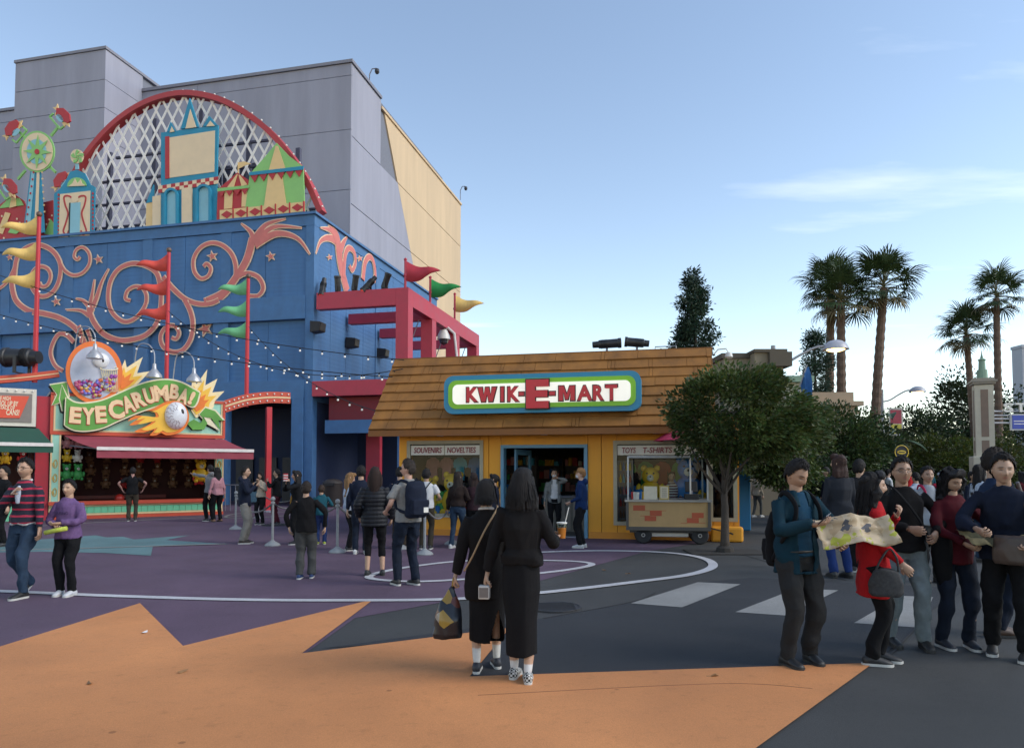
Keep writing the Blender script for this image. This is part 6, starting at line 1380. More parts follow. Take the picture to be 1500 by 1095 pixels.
for i, (a, b, sag) in enumerate(((5, 0, .32), (0, 2, .25), (2, 6, .3), (2, 1, .3), (1, 3, .34), (3, 4, .2), (4, 7, .3))):
    A_, B_ = sp_[a] + Vector((0, 0, .95)), sp_[b] + Vector((0, 0, .95)); t = thing('queue_rope', ['slack grey rope leading toward the child in black', 'grey rope slung behind the child in black', 'grey rope running back to the entrance doors', 'grey rope slung beside the person with fair hair', 'grey rope slung behind the quilted jacket', 'grey rope slung behind the navy backpack', 'grey rope in front of the souvenir window'][i], 'rope', A_, 0, 'queue ropes')
    P = [(B_ - A_) * s + Vector((0, 0, -4 * sag * s * (1 - s))) for s in [k / 16 for k in range(17)]]; MB().tube(P, .02, 7).build('rope', M_rope, t, 'all'); 
    for q, nm in ((P[0], 'hook'), (P[-1], 'hook')): MB().ball(q, .032, 8).build(nm, M_stan, t, 'all')
# waste bin by the entrance
t = thing('waste_bin', 'dark round waste bin beside the blue entrance column', 'bin', gpt(487, 742), 0)
MB().lathe([(.42, 0), (.45, .05), (.45, 1.05), (.47, 1.1), (.40, 1.2), (.25, 1.28), (0, 1.3)], n=20).build('drum', mat('bin_brown', (.035, .028, .025), .6, .15, 6), t, True); MB().box(-.2, .2, -.5, -.36, .98, 1.12).build('flap', mat('black_plastic', (.012,) * 3), t)
# barrier by the entrance
t = thing('crowd_barrier', 'dark steel railing behind the stall in the entrance', 'railing', gpt(345, 752), B.a)
for k in range(9): MB().cyl((k * .22 - .9, 0, .1), (k * .22 - .9, 0, 1.1), .014, 6).build('bar', M_cap, t)
MB().tube([(-.9, 0, .02), (-.9, 0, 1.12), (.86, 0, 1.12), (.86, 0, .02)], .022, 8).build('frame', M_cap, t)
# ================================================================= people
def remesh(mb, voxel, smooth=4, fold=0.0, ffreq=9.0, stretch=(1, 1, .45), seed=0):
    me = mb.mesh('tmp', []); o = bpy.data.objects.new('tmp', me)
    m = o.modifiers.new('r', 'REMESH'); m.mode = 'VOXEL'; m.voxel_size = voxel
    if smooth: s_ = o.modifiers.new('s', 'SMOOTH'); s_.factor = .5; s_.iterations = smooth
    r_ = eval_mesh(o); bpy.data.meshes.remove(me)
    n = len(r_.vertices)
    if fold and n:
        co = np.empty(n * 3); r_.vertices.foreach_get('co', co); co = co.reshape(-1, 3); no = np.empty(n * 3); r_.vertices.foreach_get('normal', no); no = no.reshape(-1, 3)
        q = co * np.array(stretch) * ffreq; rs_ = np.random.RandomState(seed + 3); d = np.zeros(n); wq = q + .55 * np.sin(q[:, [1, 2, 0]] * 1.7 + seed)
        for j in range(6):
            kv = rs_.normal(size=3); kv *= rs_.uniform(.7, 1.9) / np.linalg.norm(kv); ph = rs_.uniform(0, 6.28); d += (1 - 1.6 * np.abs(np.sin(wq @ kv + ph + .8 * np.sin(wq @ kv[[2, 0, 1]] * .7)))) * rs_.uniform(.3, .6)
        d -= d.mean()
        co += no * (d * fold)[:, None]; r_.vertices.foreach_set('co', co.reshape(-1)); r_.update()
    return r_
def finish(me, name, m, parent):
    me.name = name; me.materials.clear()
    for x in (m if isinstance(m, (list, tuple)) else [m]): me.materials.append(x)
    me.polygons.foreach_set('use_smooth', [True] * len(me.polygons)); o = bpy.data.objects.new(name, me); COL.objects.link(o); o.parent = parent; return o
def loft(mb, rings, n=18, caps=True):
    """rings: (centre, rx, ry[, ax, ay]) ellipses"""
    vs = []
    for r_ in rings:
        c = Vector(r_[0]); ax = Vector(r_[3]) if len(r_) > 3 else Vector((1, 0, 0)); ay = Vector(r_[4]) if len(r_) > 4 else Vector((0, 1, 0))
        for k in range(n): a = 2 * math.pi * k / n; vs.append(c + ax * r_[1] * math.cos(a) + ay * r_[2] * math.sin(a))
    N = len(rings); fs = [(i * n + k, i * n + (k + 1) % n, (i + 1) * n + (k + 1) % n, (i + 1) * n + k) for i in range(N - 1) for k in range(n)]
    if caps: fs += [tuple(range(n - 1, -1, -1)), tuple((N - 1) * n + k for k in range(n))]
    return mb.add(vs, fs)
def limb(mb, pts, rads, n=12): return mb.tube(catmull(pts, 4), [float(np.interp(i / (4 * (len(pts) - 1)), np.linspace(0, 1, len(rads)), rads)) for i in range(4 * (len(pts) - 1) + 1)], n)
def ik(a, c, l1, l2, hint):
    a, c, h = Vector(a), Vector(c), Vector(hint); d = c - a; L_ = min(d.length, (l1 + l2) * .998)
    if d.length > L_: c = a + d.normalized() * L_
    d = (c - a).normalized(); x = (l1 * l1 - l2 * l2 + L_ * L_) / (2 * L_); y = math.sqrt(max(0, l1 * l1 - x * x)); hp = h - d * h.dot(d); hp = hp.normalized() if hp.length > 1e-5 else d.orthogonal().normalized()
    return a + d * x + hp * y, c
def fabric(name, col, rough=.9, var=.12, scale=14, bump=.25): return mat('fabric_' + name, col, rough, var, scale, bump, 220, sheen=.0, spec=.2)
SKIN = {}
def skinmat():
    if 'skin' not in MATS:
        m = mat('skin', (.5, .3, .2), .5, .06, 30, attr='Col', spec=.4)
    return MATS['skin']
NT, NP = 64, 46
def head_mesh(mb_cols, c, yaw, pitch, skin, glasses=False, female=False, beard=0.0, roll=0.0):
    """grid head, returns verts, faces, cols"""
    rot = Matrix.Rotation(yaw, 3, 'Z') @ Matrix.Rotation(pitch, 3, 'X') @ Matrix.Rotation(roll, 3, 'Y'); sk = np.array(skin); L_ = HEAD_L; x, y, z = L_.T
    cs = np.repeat(sk[None], len(L_), 0); f = HEAD_F > .25
    def blend(w, col, k): 
        w = (w * f * k)[:, None]; return cs * (1 - w) + np.array(col)[None] * w
    cs = blend(np.exp(-(x / .021) ** 4 - ((z + .057) / .011) ** 4), (.26, .085, .075), .6)
    if beard: cs = blend(1 / (1 + np.exp((z + .045) * 160)), (.05, .04, .035), beard * .7)
    cs = blend(np.exp(-((np.abs(x) - .031) / .0122) ** 4 - ((z - .008) / .0056) ** 4), (.03, .02, .016), .9)
    cs = blend(np.exp(-((np.abs(x) - .032) / .019) ** 4 - ((z - .030 + .12 * (np.abs(x) - .03)) / .0055) ** 4), (.016, .012, .010), .6 if female else .9)
    V = L_ @ np.array(rot).T + np.array(c); return [Vector(v) for v in V], HEAD_FC, list(cs), rot
def _head():
    hw, hd, hh = .077, .098, .120; i, k = np.meshgrid(np.arange(NP + 1), np.arange(NT), indexing='ij'); ph = np.pi * i.ravel() / NP; u = k.ravel() / NT * 2 * np.pi; th = u - .35 * np.sin(u); z0 = np.cos(ph); sr = np.sin(ph); x0, y0 = sr * np.sin(th), sr * np.cos(th)
    x, y, z = x0 * hw, y0 * hd, z0 * hh; t = np.maximum(0, -z0); x = x * (1 - .30 * t ** 1.6) * (1 - .05 * np.maximum(0, z0) ** 2); y = np.where(y0 < 0, y * (1 - .38 * t ** 1.2), y * (1 - .06 * t)); y = np.where(y0 > 0, y * (1 - .10 * x0 ** 2) - .004 * (1 - np.abs(z0)), y)
    ax = np.abs(x); G_ = lambda cx, cz, sx_, sz_: np.exp(-((ax - cx) / sx_) ** 2 - ((z - cz) / sz_) ** 2); E_2 = lambda cz, sx_, sz_: np.exp(-(x / sx_) ** 2 - ((z - cz) / sz_) ** 2)
    d = .022 * E_2(-.022, .0115, .020) + .011 * E_2(.006, .009, .02) + .006 * G_(.012, -.028, .008, .008) - .0105 * G_(.031, .008, .016, .012) + .0055 * G_(.028, .031, .026, .009) + .005 * G_(.042, -.02, .02, .02) + .006 * E_2(-.050, .02, .006) + .0066 * E_2(-.064, .02, .007) - .005 * E_2(-.057, .024, .003) + .010 * E_2(-.098, .024, .016)
    y = y + d * np.clip((y0 - .2) * 8, 0, 1); fc = [(a * NT + b, (a + 1) * NT + b, (a + 1) * NT + (b + 1) % NT, a * NT + (b + 1) % NT) for a in range(NP) for b in range(NT)]
    return np.stack([x, y, z], 1), np.maximum(0, y0), fc
HEAD_L, HEAD_F, HEAD_FC = _head()
def hand_parts(mb, wrist, fdir, palm, side, curl=.5, grip=False):
    """palm + four fingers + thumb; fdir along the hand, palm normal, side = +1 right hand"""
    f = Vector(fdir).normalized(); p = Vector(palm); p = (p - f * p.dot(f)).normalized(); s = f.cross(p).normalized() * side * -1   # towards the thumb
    W = Vector(wrist)
    loft(mb, [(W - f * .02, .026, .019, s, p), (W + f * .02, .032, .018, s, p), (W + f * .055, .041, .016, s, p), (W + f * .085, .041, .014, s, p), (W + f * .095, .034, .011, s, p)], 10)
    for i, (o, L_) in enumerate(((.030, .070), (.010, .078), (-.010, .072), (-.029, .056))):
        b = W + f * (.088 - .006 * abs(i - 1)) + s * o; P = [b - f * .01, b]; d = f; cc = curl * (1 + .12 * i)
        for k, q in enumerate((.45, .32, .23)):
            a = cc * (.75 if k == 0 else .95); ca, sa = math.cos(a), math.sin(a); dn = (d * ca + p * sa) if k == 0 else None
            if k == 0: ang = a
            else: ang += a
            d = f * math.cos(ang) + p * math.sin(ang); P.append(P[-1] + d * L_ * q)
        mb.tube(P, [.0085, .0092, .0088, .008, .006], 7)
    tb0 = W + f * .025 + s * .028; td = (f * .75 + s * .6 + p * .35).normalized(); t1 = tb0 + td * .035; td2 = (f * .9 + s * .15 + p * (.4 + curl * .5)).normalized(); mb.tube([tb0 - td * .02, tb0, t1, t1 + td2 * .026, t1 + td2 * .046], [.012, .012, .0105, .0095, .006], 7)
PEOPLE = []
def person(label, px, py, H, heading, top=None, bottom=None, shoe=(.02, .02, .022), sole=None, hair='short', haircol=(.012, .010, .010), skin=(.42, .255, .17), female=False, girth=1.0,
           lf=(-.10, .02, 0), rf=(.10, -.02, 0), lh=(-.27, .05, .80), rh=(.27, .05, .80), lelb=(-.5, -1, -.3), relb=(.5, -1, -.3), lpalm=None, rpalm=None, curl=.5, lean=0, hyaw=0, hpitch=0, hroll=0,
           fine=False, far=False, group=None, topkind='sweater', hem=.86, sleeve=1.0, legw=1.0, leghem=.075, bottomkind='pants', inner=None, open_front=0.0, collar=None, belt=None, sock=None, glasses=None, mask=None, beard=0.0, hood=False, cap=None, puff=0.0, quilt=False, hairvol=1.0, loc=None, shoemat=None, name='person', seed=None, slit=False):
    p0 = loc if loc is not None else gpt(px, py); t = thing(name, label, 'person', p0, R(heading), group); k = H / 1.72; t.scale = (k, k, k)
    seed = seed if seed is not None else len(PEOPLE); PEOPLE.append(t); t['_'] = 0; del t['_']
    vox = .010 if fine else (.020 if far else .014); g = girth
    LN = R(lean); piv = Vector((0, 0, .95))
    def T_(p):
        p = Vector(p)
        if p.z > .95: q = p - piv; w = min(1, (p.z - .95) / .25); a = -LN * w; return piv + Vector((q.x, q.y * math.cos(a) - q.z * math.sin(a), q.y * math.sin(a) + q.z * math.cos(a)))
        return p
    shx = (.150 if female else .168) * (1 + (g - 1) * .5)
    SH = [T_((s * shx, 0, 1.392)) for s in (-1, 1)]; HIP = [Vector((s * .092, 0, .90)) for s in (-1, 1)]
    F = [Vector((*v[:2], .085 + (v[2] if len(v) > 2 else 0))) for v in (lf, rf)]; KN = [ik(HIP[i], F[i], .415, .42, (0.04 * (-1, 1)[i], 1, 0))[0] for i in (0, 1)]
    WR = [Vector(lh), Vector(rh)]; EL = []
    for i, h in enumerate((lelb, relb)): e, w = ik(SH[i], WR[i], .285, .25, h); EL.append(e); WR[i] = w
    # ---------------- body
    bd = MB(); neck = T_((0, -.005, 1.44)); hc = T_((0, .015, 1.605))
    limb(bd, [T_((0, -.01, 1.36)), neck, hc + Vector((0, -.012, -.05))], [.075, .056, .052], 12)
    loft(bd, [(T_((0, 0, z)), rx * g, ry * g) for z, rx, ry in ((.84, .10, .08), (.95, .125, .085), (1.06, .125, .085), (1.25, .13, .09), (1.36, .115, .075), (1.42, .07, .05))], 14)
    sleeve_bare = sleeve < .9
    for i in (0, 1):
        limb(bd, [SH[i] + Vector(((1, -1)[i] * .02, 0, -.01)), SH[i].lerp(EL[i], .5), EL[i], EL[i].lerp(WR[i], .6), WR[i]], [.030, .033, .031, .028, .023] if not sleeve_bare else [.034, .040, .037, .031, .023], 10); limb(bd, [HIP[i] + Vector((0, 0, -.02)), KN[i], F[i] + Vector((0, -.01, 0))], [.052, .048, .044, .046, .034], 10)
    me0 = remesh(bd, .012 if (fine or not far) else .02, 3)
    nb = len(me0.vertices); co = np.empty(nb * 3); me0.vertices.foreach_get('co', co); vs = [tuple(v) for v in co.reshape(-1, 3)]; fs = [tuple(p.vertices) for p in me0.polygons]; bpy.data.meshes.remove(me0)
    sk = np.array(skin); cols = [sk] * nb
    if sock:        # bare legs show socks near the shoes
        cols = [np.array(sock[0]) if v[2] < sock[1] else sk for v in vs]
    hv, hf, hcs, hrot = head_mesh(None, hc, R(hyaw), R(hpitch), skin, female=female, beard=beard, roll=R(hroll)); b0 = len(vs); vs += [tuple(v) for v in hv]; fs += [tuple(b0 + q for q in f) for f in hf]; cols = cols + hcs
    hm = MB()
    for s in (-1, 1):
        e = hc + hrot @ Vector((s * .074, -.008, -.004)); hm.ball(e, 1, 10, sc=(.010, .020, .031))
    for i, side in ((0, -1), (1, 1)):
        fd = (WR[i] - EL[i]).normalized(); pm = (lpalm, rpalm)[i]
        if pm is None: pm = Vector((-side, .15, 0)) if fd.z < -.6 else Vector((-side * .6, -.2, .75)) if fd.y > .3 else Vector((-side, -.3, 0))
        hand_parts(hm, WR[i] + fd * .012, fd, pm, side, curl)
    b0 = len(vs); vs += hm.v; fs += [tuple(b0 + q for q in f) for f in hm.f]; cols = cols + [sk * .97] * len(hm.v)
    me = bpy.data.meshes.new('body'); me.from_pydata(vs, [], fs); ca = me.color_attributes.new('Col', 'FLOAT_COLOR', 'POINT'); arr = np.ones((len(vs), 4)); arr[:, :3] = np.array(cols); ca.data.foreach_set('color', arr.reshape(-1)); finish(me, 'body', skinmat(), t)
    # ---------------- hair
    HC = lambda x, y, z: hc + hrot @ Vector((x, y, z))
    if hair != 'none':
        hb = MB()
        if hair == 'short':
            x, y, z = HEAD_L.T; ns = .007 * np.sin(x * 190 + seed) + .005 * np.sin(x * 410 + y * 330 + seed * 2)
            lim = np.where(y > .05, .079 - .10 * np.abs(x) * (np.abs(x) > .05), np.where(y > .005, .079 - (.05 - y) * 1.85, np.where(y > -.03, -.008, -.072))) + ns
            kp = z > lim; tp2 = np.clip((z - lim) / .035, 0, 1) ** .7; d = HEAD_L / np.linalg.norm(HEAD_L, axis=1, keepdims=True); th = (.004 + tp2 * (.014 + .012 * np.maximum(0, z / .11))) + .004 * np.sin(x * 150 + y * 210 + z * 90 + seed) * tp2 + .003 * np.sin(x * 420 - y * 300) * tp2
            W_ = (HEAD_L + d * th[:, None]) @ np.array(hrot).T + np.array(hc); idx = -np.ones(len(kp), int); idx[kp] = np.arange(kp.sum()); vs_ = W_[kp]; fs_ = [tuple(idx[q] for q in f) for f in HEAD_FC if all(kp[q] for q in f)]
            vs_ = [tuple(v) for v in vs_]
            if fine:
                rs_ = random.Random(seed); nv0 = len(vs_); hcv = Vector(hc)
                for q in range(520):
                    p = Vector(vs_[rs_.randrange(nv0)]); o_ = (p - hcv).normalized(); tg = Vector((rs_.gauss(0, 1), rs_.gauss(0, 1), rs_.gauss(0, .6))); tg = (tg - o_ * tg.dot(o_)).normalized(); e = p + tg * .022 + o_ * rs_.uniform(.002, .012); sd4 = tg.cross(o_) * .0028; b4 = len(vs_); vs_ += [tuple(p - sd4 - o_ * .004), tuple(p + sd4 - o_ * .004), tuple(e)]; fs_.append((b4, b4 + 1, b4 + 2))
            hme = bpy.data.meshes.new('hair'); hme.from_pydata(vs_, [], fs_); hsol = True
        else:
            hb.ball((0, 0, 0), 1, 20, sc=(.086, .100, .112)); hb.v = [tuple(HC(x, y - .020, z + .018)) for x, y, z in hb.v]
            fr_ = MB(); fr_.ball((0, 0, 0), 1, 14, sc=(.078, .05, .05)); hb.add([HC(x, y + .050, z + .092) for x, y, z in fr_.v], fr_.f)
            if hair == 'bob' or hair == 'long' or hair == 'curly':
                Ld = {'bob': .20, 'long': .42, 'curly': .30}[hair]; wd = {'bob': .112, 'long': .105, 'curly': .125}[hair] * hairvol; zb = hc.z - Ld
                loft(hb, [(HC(0, -.02, .02), .086, .085), (HC(0, -.03, -.06), .096, .078), (Vector((hc.x, hc.y - .055, hc.z - Ld * .55)), wd, .066), (Vector((hc.x, hc.y - .07 - .03 * (Ld > .3), zb)), wd * .95, .05)], 16)
                for s in (-1, 1): limb(hb, [HC(s * .07, .03, .06), HC(s * .086, .025, -.03), HC(s * .09, .012, -.10), Vector((hc.x + s * .095, hc.y - .015, hc.z - min(Ld, .26)))], [.02, .026, .03, .02], 8)
            elif hair == 'pony':
                limb(hb, [HC(0, -.10, .05), HC(0, -.145, .0), HC(0, -.14, -.12), HC(0, -.12, -.24)], [.03, .034, .028, .01], 8)
            elif hair == 'crop':
                loft(hb, [(HC(0, -.03, .0), .084, .080), (HC(0, -.04, -.07), .074, .062), (HC(0, -.045, -.11), .05, .04)], 14)
            hme = remesh(hb, .008 if fine else .011, 2, .008 if hair != 'curly' else .02, 26 if hair != 'curly' else 22, (1, 1, .22) if hair != 'curly' else (1, 1, 1), seed)
        if fine and hair != 'short':
            Ld = {'bob': .22, 'long': .44, 'curly': .32}.get(hair, .12); rs_ = random.Random(seed); sm2 = MB()
            for q in range(420):
                a = rs_.uniform(1.05, 2 * math.pi - 1.05); el = rs_.uniform(.1, 1.2); jt = lambda s_: rs_.uniform(-s_, s_); P = []
                x0, y0 = math.sin(a), math.cos(a); L2 = Ld * rs_.uniform(.55, 1.08)
                for j in range(6):
                    w = j / 5; zz = .118 * math.cos(el + (1.75 - el) * min(1, w * 1.8)) if w < .56 else None
                    if zz is not None: e2 = el + (1.75 - el) * w * 1.8; P.append(HC(x0 * .090 * math.sin(e2) + jt(.003), y0 * .104 * math.sin(e2) - .020 + jt(.003), zz + .018))
                    else: k2 = (w - .5) / .5; b2 = HC(x0 * .092 * (1 + (hairvol - 1) * .5), y0 * .104 - .02, -.005); c2 = .018 * math.sin(j * 2.4 + q) if hair == 'curly' else 0; P.append(Vector((b2.x + x0 * (.016 + .05 * (hairvol - 1)) * k2 + jt(.006) + c2, b2.y - .035 * k2 + y0 * .004 + jt(.006), b2.z - (L2 - .02) * k2)))
                sd3 = Vector((y0, -x0, 0)) * rs_.uniform(.003, .0065); vs3 = []
                for j, p in enumerate(P): vs3 += [p - sd3 * (1 - .7 * j / 5), p + sd3 * (1 - .7 * j / 5)]
                sm2.add(vs3, [(2 * j, 2 * j + 1, 2 * j + 3, 2 * j + 2) for j in range(5)])
            v0 = [tuple(v.co) for v in hme.vertices]; f0 = [tuple(p.vertices) for p in hme.polygons]; b0 = len(v0); h2 = bpy.data.meshes.new('hair'); h2.from_pydata(v0 + sm2.v, [], f0 + [tuple(b0 + q for q in f) for f in sm2.f]); hme = h2
        hmn = 'hair_%d' % int(sum(haircol) * 1000)
        finish(hme, 'hair', mat(hmn, haircol, .62, .3, 30, .6, 160, spec=.25), t)
    if cap:
        cm = MB(); cm.lathe([(0, .075), (.05, .07), (.083, .04), (.094, -.005), (.094, -.02)], n=18); cm.v = [tuple(HC(x, y * 1.1 - .01, z + .06)) for x, y, z in cm.v]
        bm2 = MB(); bm2.prism([(-.075, .06), (-.06, .14), (0, .165), (.06, .14), (.075, .06)], .034, .044, 'xy'); cm.add([HC(*v) for v in bm2.v], bm2.f); cm.build('cap', cap, t, 'all')
    if glasses:
        gm = MB()
        for s in (-1, 1): gm.tube([HC(s * .031 + .024 * math.cos(a), .100 - .010 * abs(math.cos(a)), .008 + .018 * math.sin(a)) for a in [q * math.pi / 8 for q in range(17)]], .0022 if glasses == 'clear' else .004, 5); gm.tube([HC(s * .055, .09, .012), HC(s * .077, .0, .012)], .0022, 4)
        gm.tube([HC(-.008, .104, .012), HC(.008, .104, .012)], .002, 4)
        if glasses == 'dark':
            for s in (-1, 1): gm.ball(HC(s * .031, .098, .008), 1, 8, sc=(.022, .010, .017))
        gm.build('glasses', mat('black_plastic', (.012,) * 3), t)
    if mask: mm_ = MB().ball((0, 0, 0), 1, 14, sc=(.058, .05, .045)); mm_.v = [tuple(HC(x, y + .062, z - .045)) for x, y, z in mm_.v]; mm_.build('face_mask', mask, t, 'all')
    # ---------------- legs
    if bottomkind == 'pants':
        pm_ = MB(); loft(pm_, [(Vector((0, 0, z)), rx * g, ry * g) for z, rx, ry in ((.80, .12, .095), (.88, .154, .112), (.96, .150, .106), (1.03, .132, .096))], 16)
        for i in (0, 1):
            an = F[i].copy(); an.z = leghem + (F[i].z - .085); an = F[i] + (KN[i] - F[i]).normalized() * max(0, leghem - .075) + Vector((0, -.008, -.012 if leghem < .1 else 0))
            limb(pm_, [HIP[i] + Vector((0, 0, -.0)), HIP[i].lerp(KN[i], .5), KN[i], KN[i].lerp(an, .55), an], [.098 * g, .088 * g * (1 + (legw - 1) * .5), .070 * legw, .063 * legw, .058 * legw], 12)
        finish(remesh(pm_, vox, 4, (.0115 if fine else .009) if not far else 0, 11, (1, 1, .9), seed), 'trousers', bottom, t)
    elif bottomkind == 'skirt':
        sk_ = MB(); r0 = [(1.03, .138, .10), (.92, .168, .125), (.75, .172, .14), (.5, .165 * legw, .15), (leghem, .165 * legw, .155 * legw)]
        loft(sk_, [(Vector((0, (F[0].y + F[1].y) / 2 * (1 - z) * .8, z)), rx * g, ry * g) for z, rx, ry in r0], 24); sme = remesh(sk_, vox, 3, .012, 9, (1, 1, .12), seed)
        if slit:
            bm = bmesh.new(); bm.from_mesh(sme); bmesh.ops.delete(bm, geom=[f for f in bm.faces if f.calc_center_median().z < leghem + .30 and f.calc_center_median().x > .03 and abs(f.calc_center_median().x - .105) < (leghem + .30 - f.calc_center_median().z) * .28 and f.calc_center_median().y < .02], context='FACES'); bm.to_mesh(sme); bm.free()
        finish(sme, 'skirt', bottom, t)
    # ---------------- top
    tp_ = MB(); pf = puff; b = .014 + pf * .5
    ch = .014 if female else 0
    rr_ = [(hem, .172, .128), ((hem + 1.08) / 2, .168, .124), (1.08, .145 - (.014 if female and topkind != 'coat' else 0), .105), (1.24, .160, .118 + ch), (1.33, .158, .106), (1.39, .135, .085), (1.43, .10, .072), (1.468, .066, .062)]
    loft(tp_, [(T_((0, .004 if z > 1.2 else 0, z)), (rx + b * (1 if z < 1.4 else .5)) * g, (ry + b * (1 if z < 1.4 else .5)) * g) for z, rx, ry in rr_], 20)
    for i in (0, 1):
        sr = [.060, .053, .047, .043, .037] ; sr = [(q + pf * .6) * (1 + (g - 1) * .5) for q in sr]
        if sleeve >= .9: endp = WR[i] - (WR[i] - EL[i]).normalized() * (.25 * (1 - sleeve) if sleeve < 1 else .004); limb(tp_, [SH[i] + Vector(((1, -1)[i] * .012, 0, -.012)), SH[i].lerp(EL[i], .5), EL[i], EL[i].lerp(endp, .6), endp], sr, 12)
        else: endp = SH[i].lerp(EL[i], .72); limb(tp_, [SH[i] + Vector(((1, -1)[i] * .012, 0, -.012)), SH[i].lerp(EL[i], .4), endp], [.062, .060, .060], 12)
    if hood: tp_.ball(T_((0, -.085, 1.45)), 1, 12, sc=(.11, .065, .08))
    tme = remesh(tp_, vox, 4, (.014 if not far else 0) * (1 if not quilt else .25), 8.5, (1, 1, .75), seed + 50)
    if quilt:        # quilted channels
        n = len(tme.vertices); co = np.empty(n * 3); tme.vertices.foreach_get('co', co); co = co.reshape(-1, 3); no = np.empty(n * 3); tme.vertices.foreach_get('normal', no); no = no.reshape(-1, 3); co += no * (np.abs(np.sin(co[:, 2] * math.pi / .065)) ** .5 * .014 - .008)[:, None]; tme.vertices.foreach_set('co', co.reshape(-1))
    if open_front:
        bm = bmesh.new(); bm.from_mesh(tme); bmesh.ops.delete(bm, geom=[f for f in bm.faces if abs(f.calc_center_median().x) < open_front * (1 if f.calc_center_median().z < 1.35 else .6) and f.calc_center_median().y > .05 and f.calc_center_median().y < .178 + math.sin(LN) * .4 and f.normal.y > .3], context='FACES'); bm.to_mesh(tme); bm.free()
        ib = MB(); loft(ib, [(T_((0, 0, z)), (rx - .004) * g, (ry + .004) * g) for z, rx, ry in rr_[1:]], 18); loft(ib, [(Vector((0, 0, z)), rx * g, ry * g) for z, rx, ry in ((.86, .138, .10), (.98, .146, .104), (1.1, .132, .098))], 16); finish(remesh(ib, vox, 3, .003, 12, (1, 1, .6), seed + 9), 'shirt', inner, t)
        o = finish(tme, 'jacket', top, t); so = o.modifiers.new('thick', 'SOLIDIFY'); so.thickness = .012; so.offset = -1
    else: finish(tme, {'coat': 'coat', 'jacket': 'jacket', 'tee': 'shirt'}.get(topkind, 'sweater'), top, t)
    if collar: MB().tube([T_((.062 * math.cos(a), .058 * math.sin(a) - .004, 1.462 + .012 * math.sin(a + math.pi) )) for a in [q * math.pi / 10 for q in range(21)]], .014, 7, caps=False).build('collar', collar, t, 'all')
    if belt: MB().tube([(.158 * g * math.cos(a), .116 * g * math.sin(a), .965) for a in [q * math.pi / 12 for q in range(25)]], .014, 6, caps=False, flat=1.0).build('belt', belt, t, 'all'); 
    # ---------------- shoes
    sm_ = shoemat or mat('shoe_%d_%d_%d' % tuple(int(c * 999) for c in shoe), shoe, .55, .1, 20); so_ = mat('sole_%s' % ('w' if sole else 'd'), sole or (.02, .02, .02), .6)
    for i, v in enumerate((lf, rf)):
        lift = v[2] if len(v) > 2 else 0; sb = MB(); fa = (.10, -.10)[i]; sb.mi = 0
        loft(sb, [((0, -.095, .045), .026, .03, (1, 0, 0), (0, 0, 1)), ((0, -.08, .05), .036, .045, (1, 0, 0), (0, 0, 1)), ((0, -.03, .058), .038, .052, (1, 0, 0), (0, 0, 1)), ((0, .03, .05), .041, .042, (1, 0, 0), (0, 0, 1)), ((0, .09, .038), .045, .030, (1, 0, 0), (0, 0, 1)), ((0, .135, .032), .038, .022, (1, 0, 0), (0, 0, 1)), ((0, .155, .028), .02, .014, (1, 0, 0), (0, 0, 1))], 14)
        nf = len(sb.f); pts = [(.030 * math.cos(a) + 0, 0) for a in (0,)]
        out_ = [(.034, -.08), (.036, -.02), (.042, .05), (.047, .10), (.036, .145), (0, .165), (-.036, .145), (-.045, .10), (-.038, .05), (-.034, -.02), (-.032, -.08), (-.018, -.105), (.018, -.105)]
        sb.prism(out_, .004, .028, 'xy', mi=1); o = sb.build('shoe', [sm_, so_], t, 'all'); o.location = (v[0], v[1] + .02, lift); o.rotation_euler = (-R(35) if lift > .03 else 0, 0, -fa)
        if sock and bottomkind != 'pants': pass
    return t
C = fabric
BLK = C('black', (0.0062, 0.0062, 0.0074)); BLK2 = C('black_knit', (0.0081, 0.0074, 0.0081), .95, .2, 30, .5); NAVY = C('navy', (0.0087, 0.0124, 0.0260)); JEAN = C('jeans', (0.0217, 0.0403, 0.0713), .85, .35, 7, .4); JEAND = C('dark_jeans', (0.0087, 0.0136, 0.0260), .85, .3, 7, .4); JEANL = C('pale_jeans', (0.1440, 0.1710, 0.1800), .85, .3, 6, .4)
CHAR = C('charcoal', (0.0217, 0.0217, 0.0223)); KHAKI = C('khaki_grey', (0.1800, 0.1710, 0.1530)); RED = C('red_wool', (0.3780, 0.0108, 0.0144), .9, .1, 40, .4); DRED = C('dark_red', (0.0682, 0.0062, 0.0112)); TEAL = C('teal', (0.0050, 0.0260, 0.0403)); GREYT = C('grey_marl', (0.2160, 0.2115, 0.2025), .9, .15, 40); WHT = C('white_cotton', (0.4950, 0.4950, 0.5040)); BEIGE = C('beige', (0.3780, 0.3060, 0.2160)); PURP = C('purple', (0.1350, 0.0765, 0.1800), .9, .15, 30); OLIVE = C('olive', (0.0372, 0.0310, 0.0217)); MUST = C('mustard', (0.2880, 0.1440, 0.0180)); BLUEH = C('blue_hoodie', (0.0062, 0.0217, 0.0806)); LBLUE = C('pale_blue', (0.3780, 0.4230, 0.5040)); MAROON = C('maroon', (0.0620, 0.0093, 0.0186)); BROWNP = C('brown', (0.0434, 0.0310, 0.0217)); PINK = C('pink', (0.4050, 0.1980, 0.2250)); HGREY = C('heather_grey', (0.1800, 0.1800, 0.1845), .9, .15, 40); TBLUE = C('teal_blue', (0.0124, 0.0744, 0.0992))
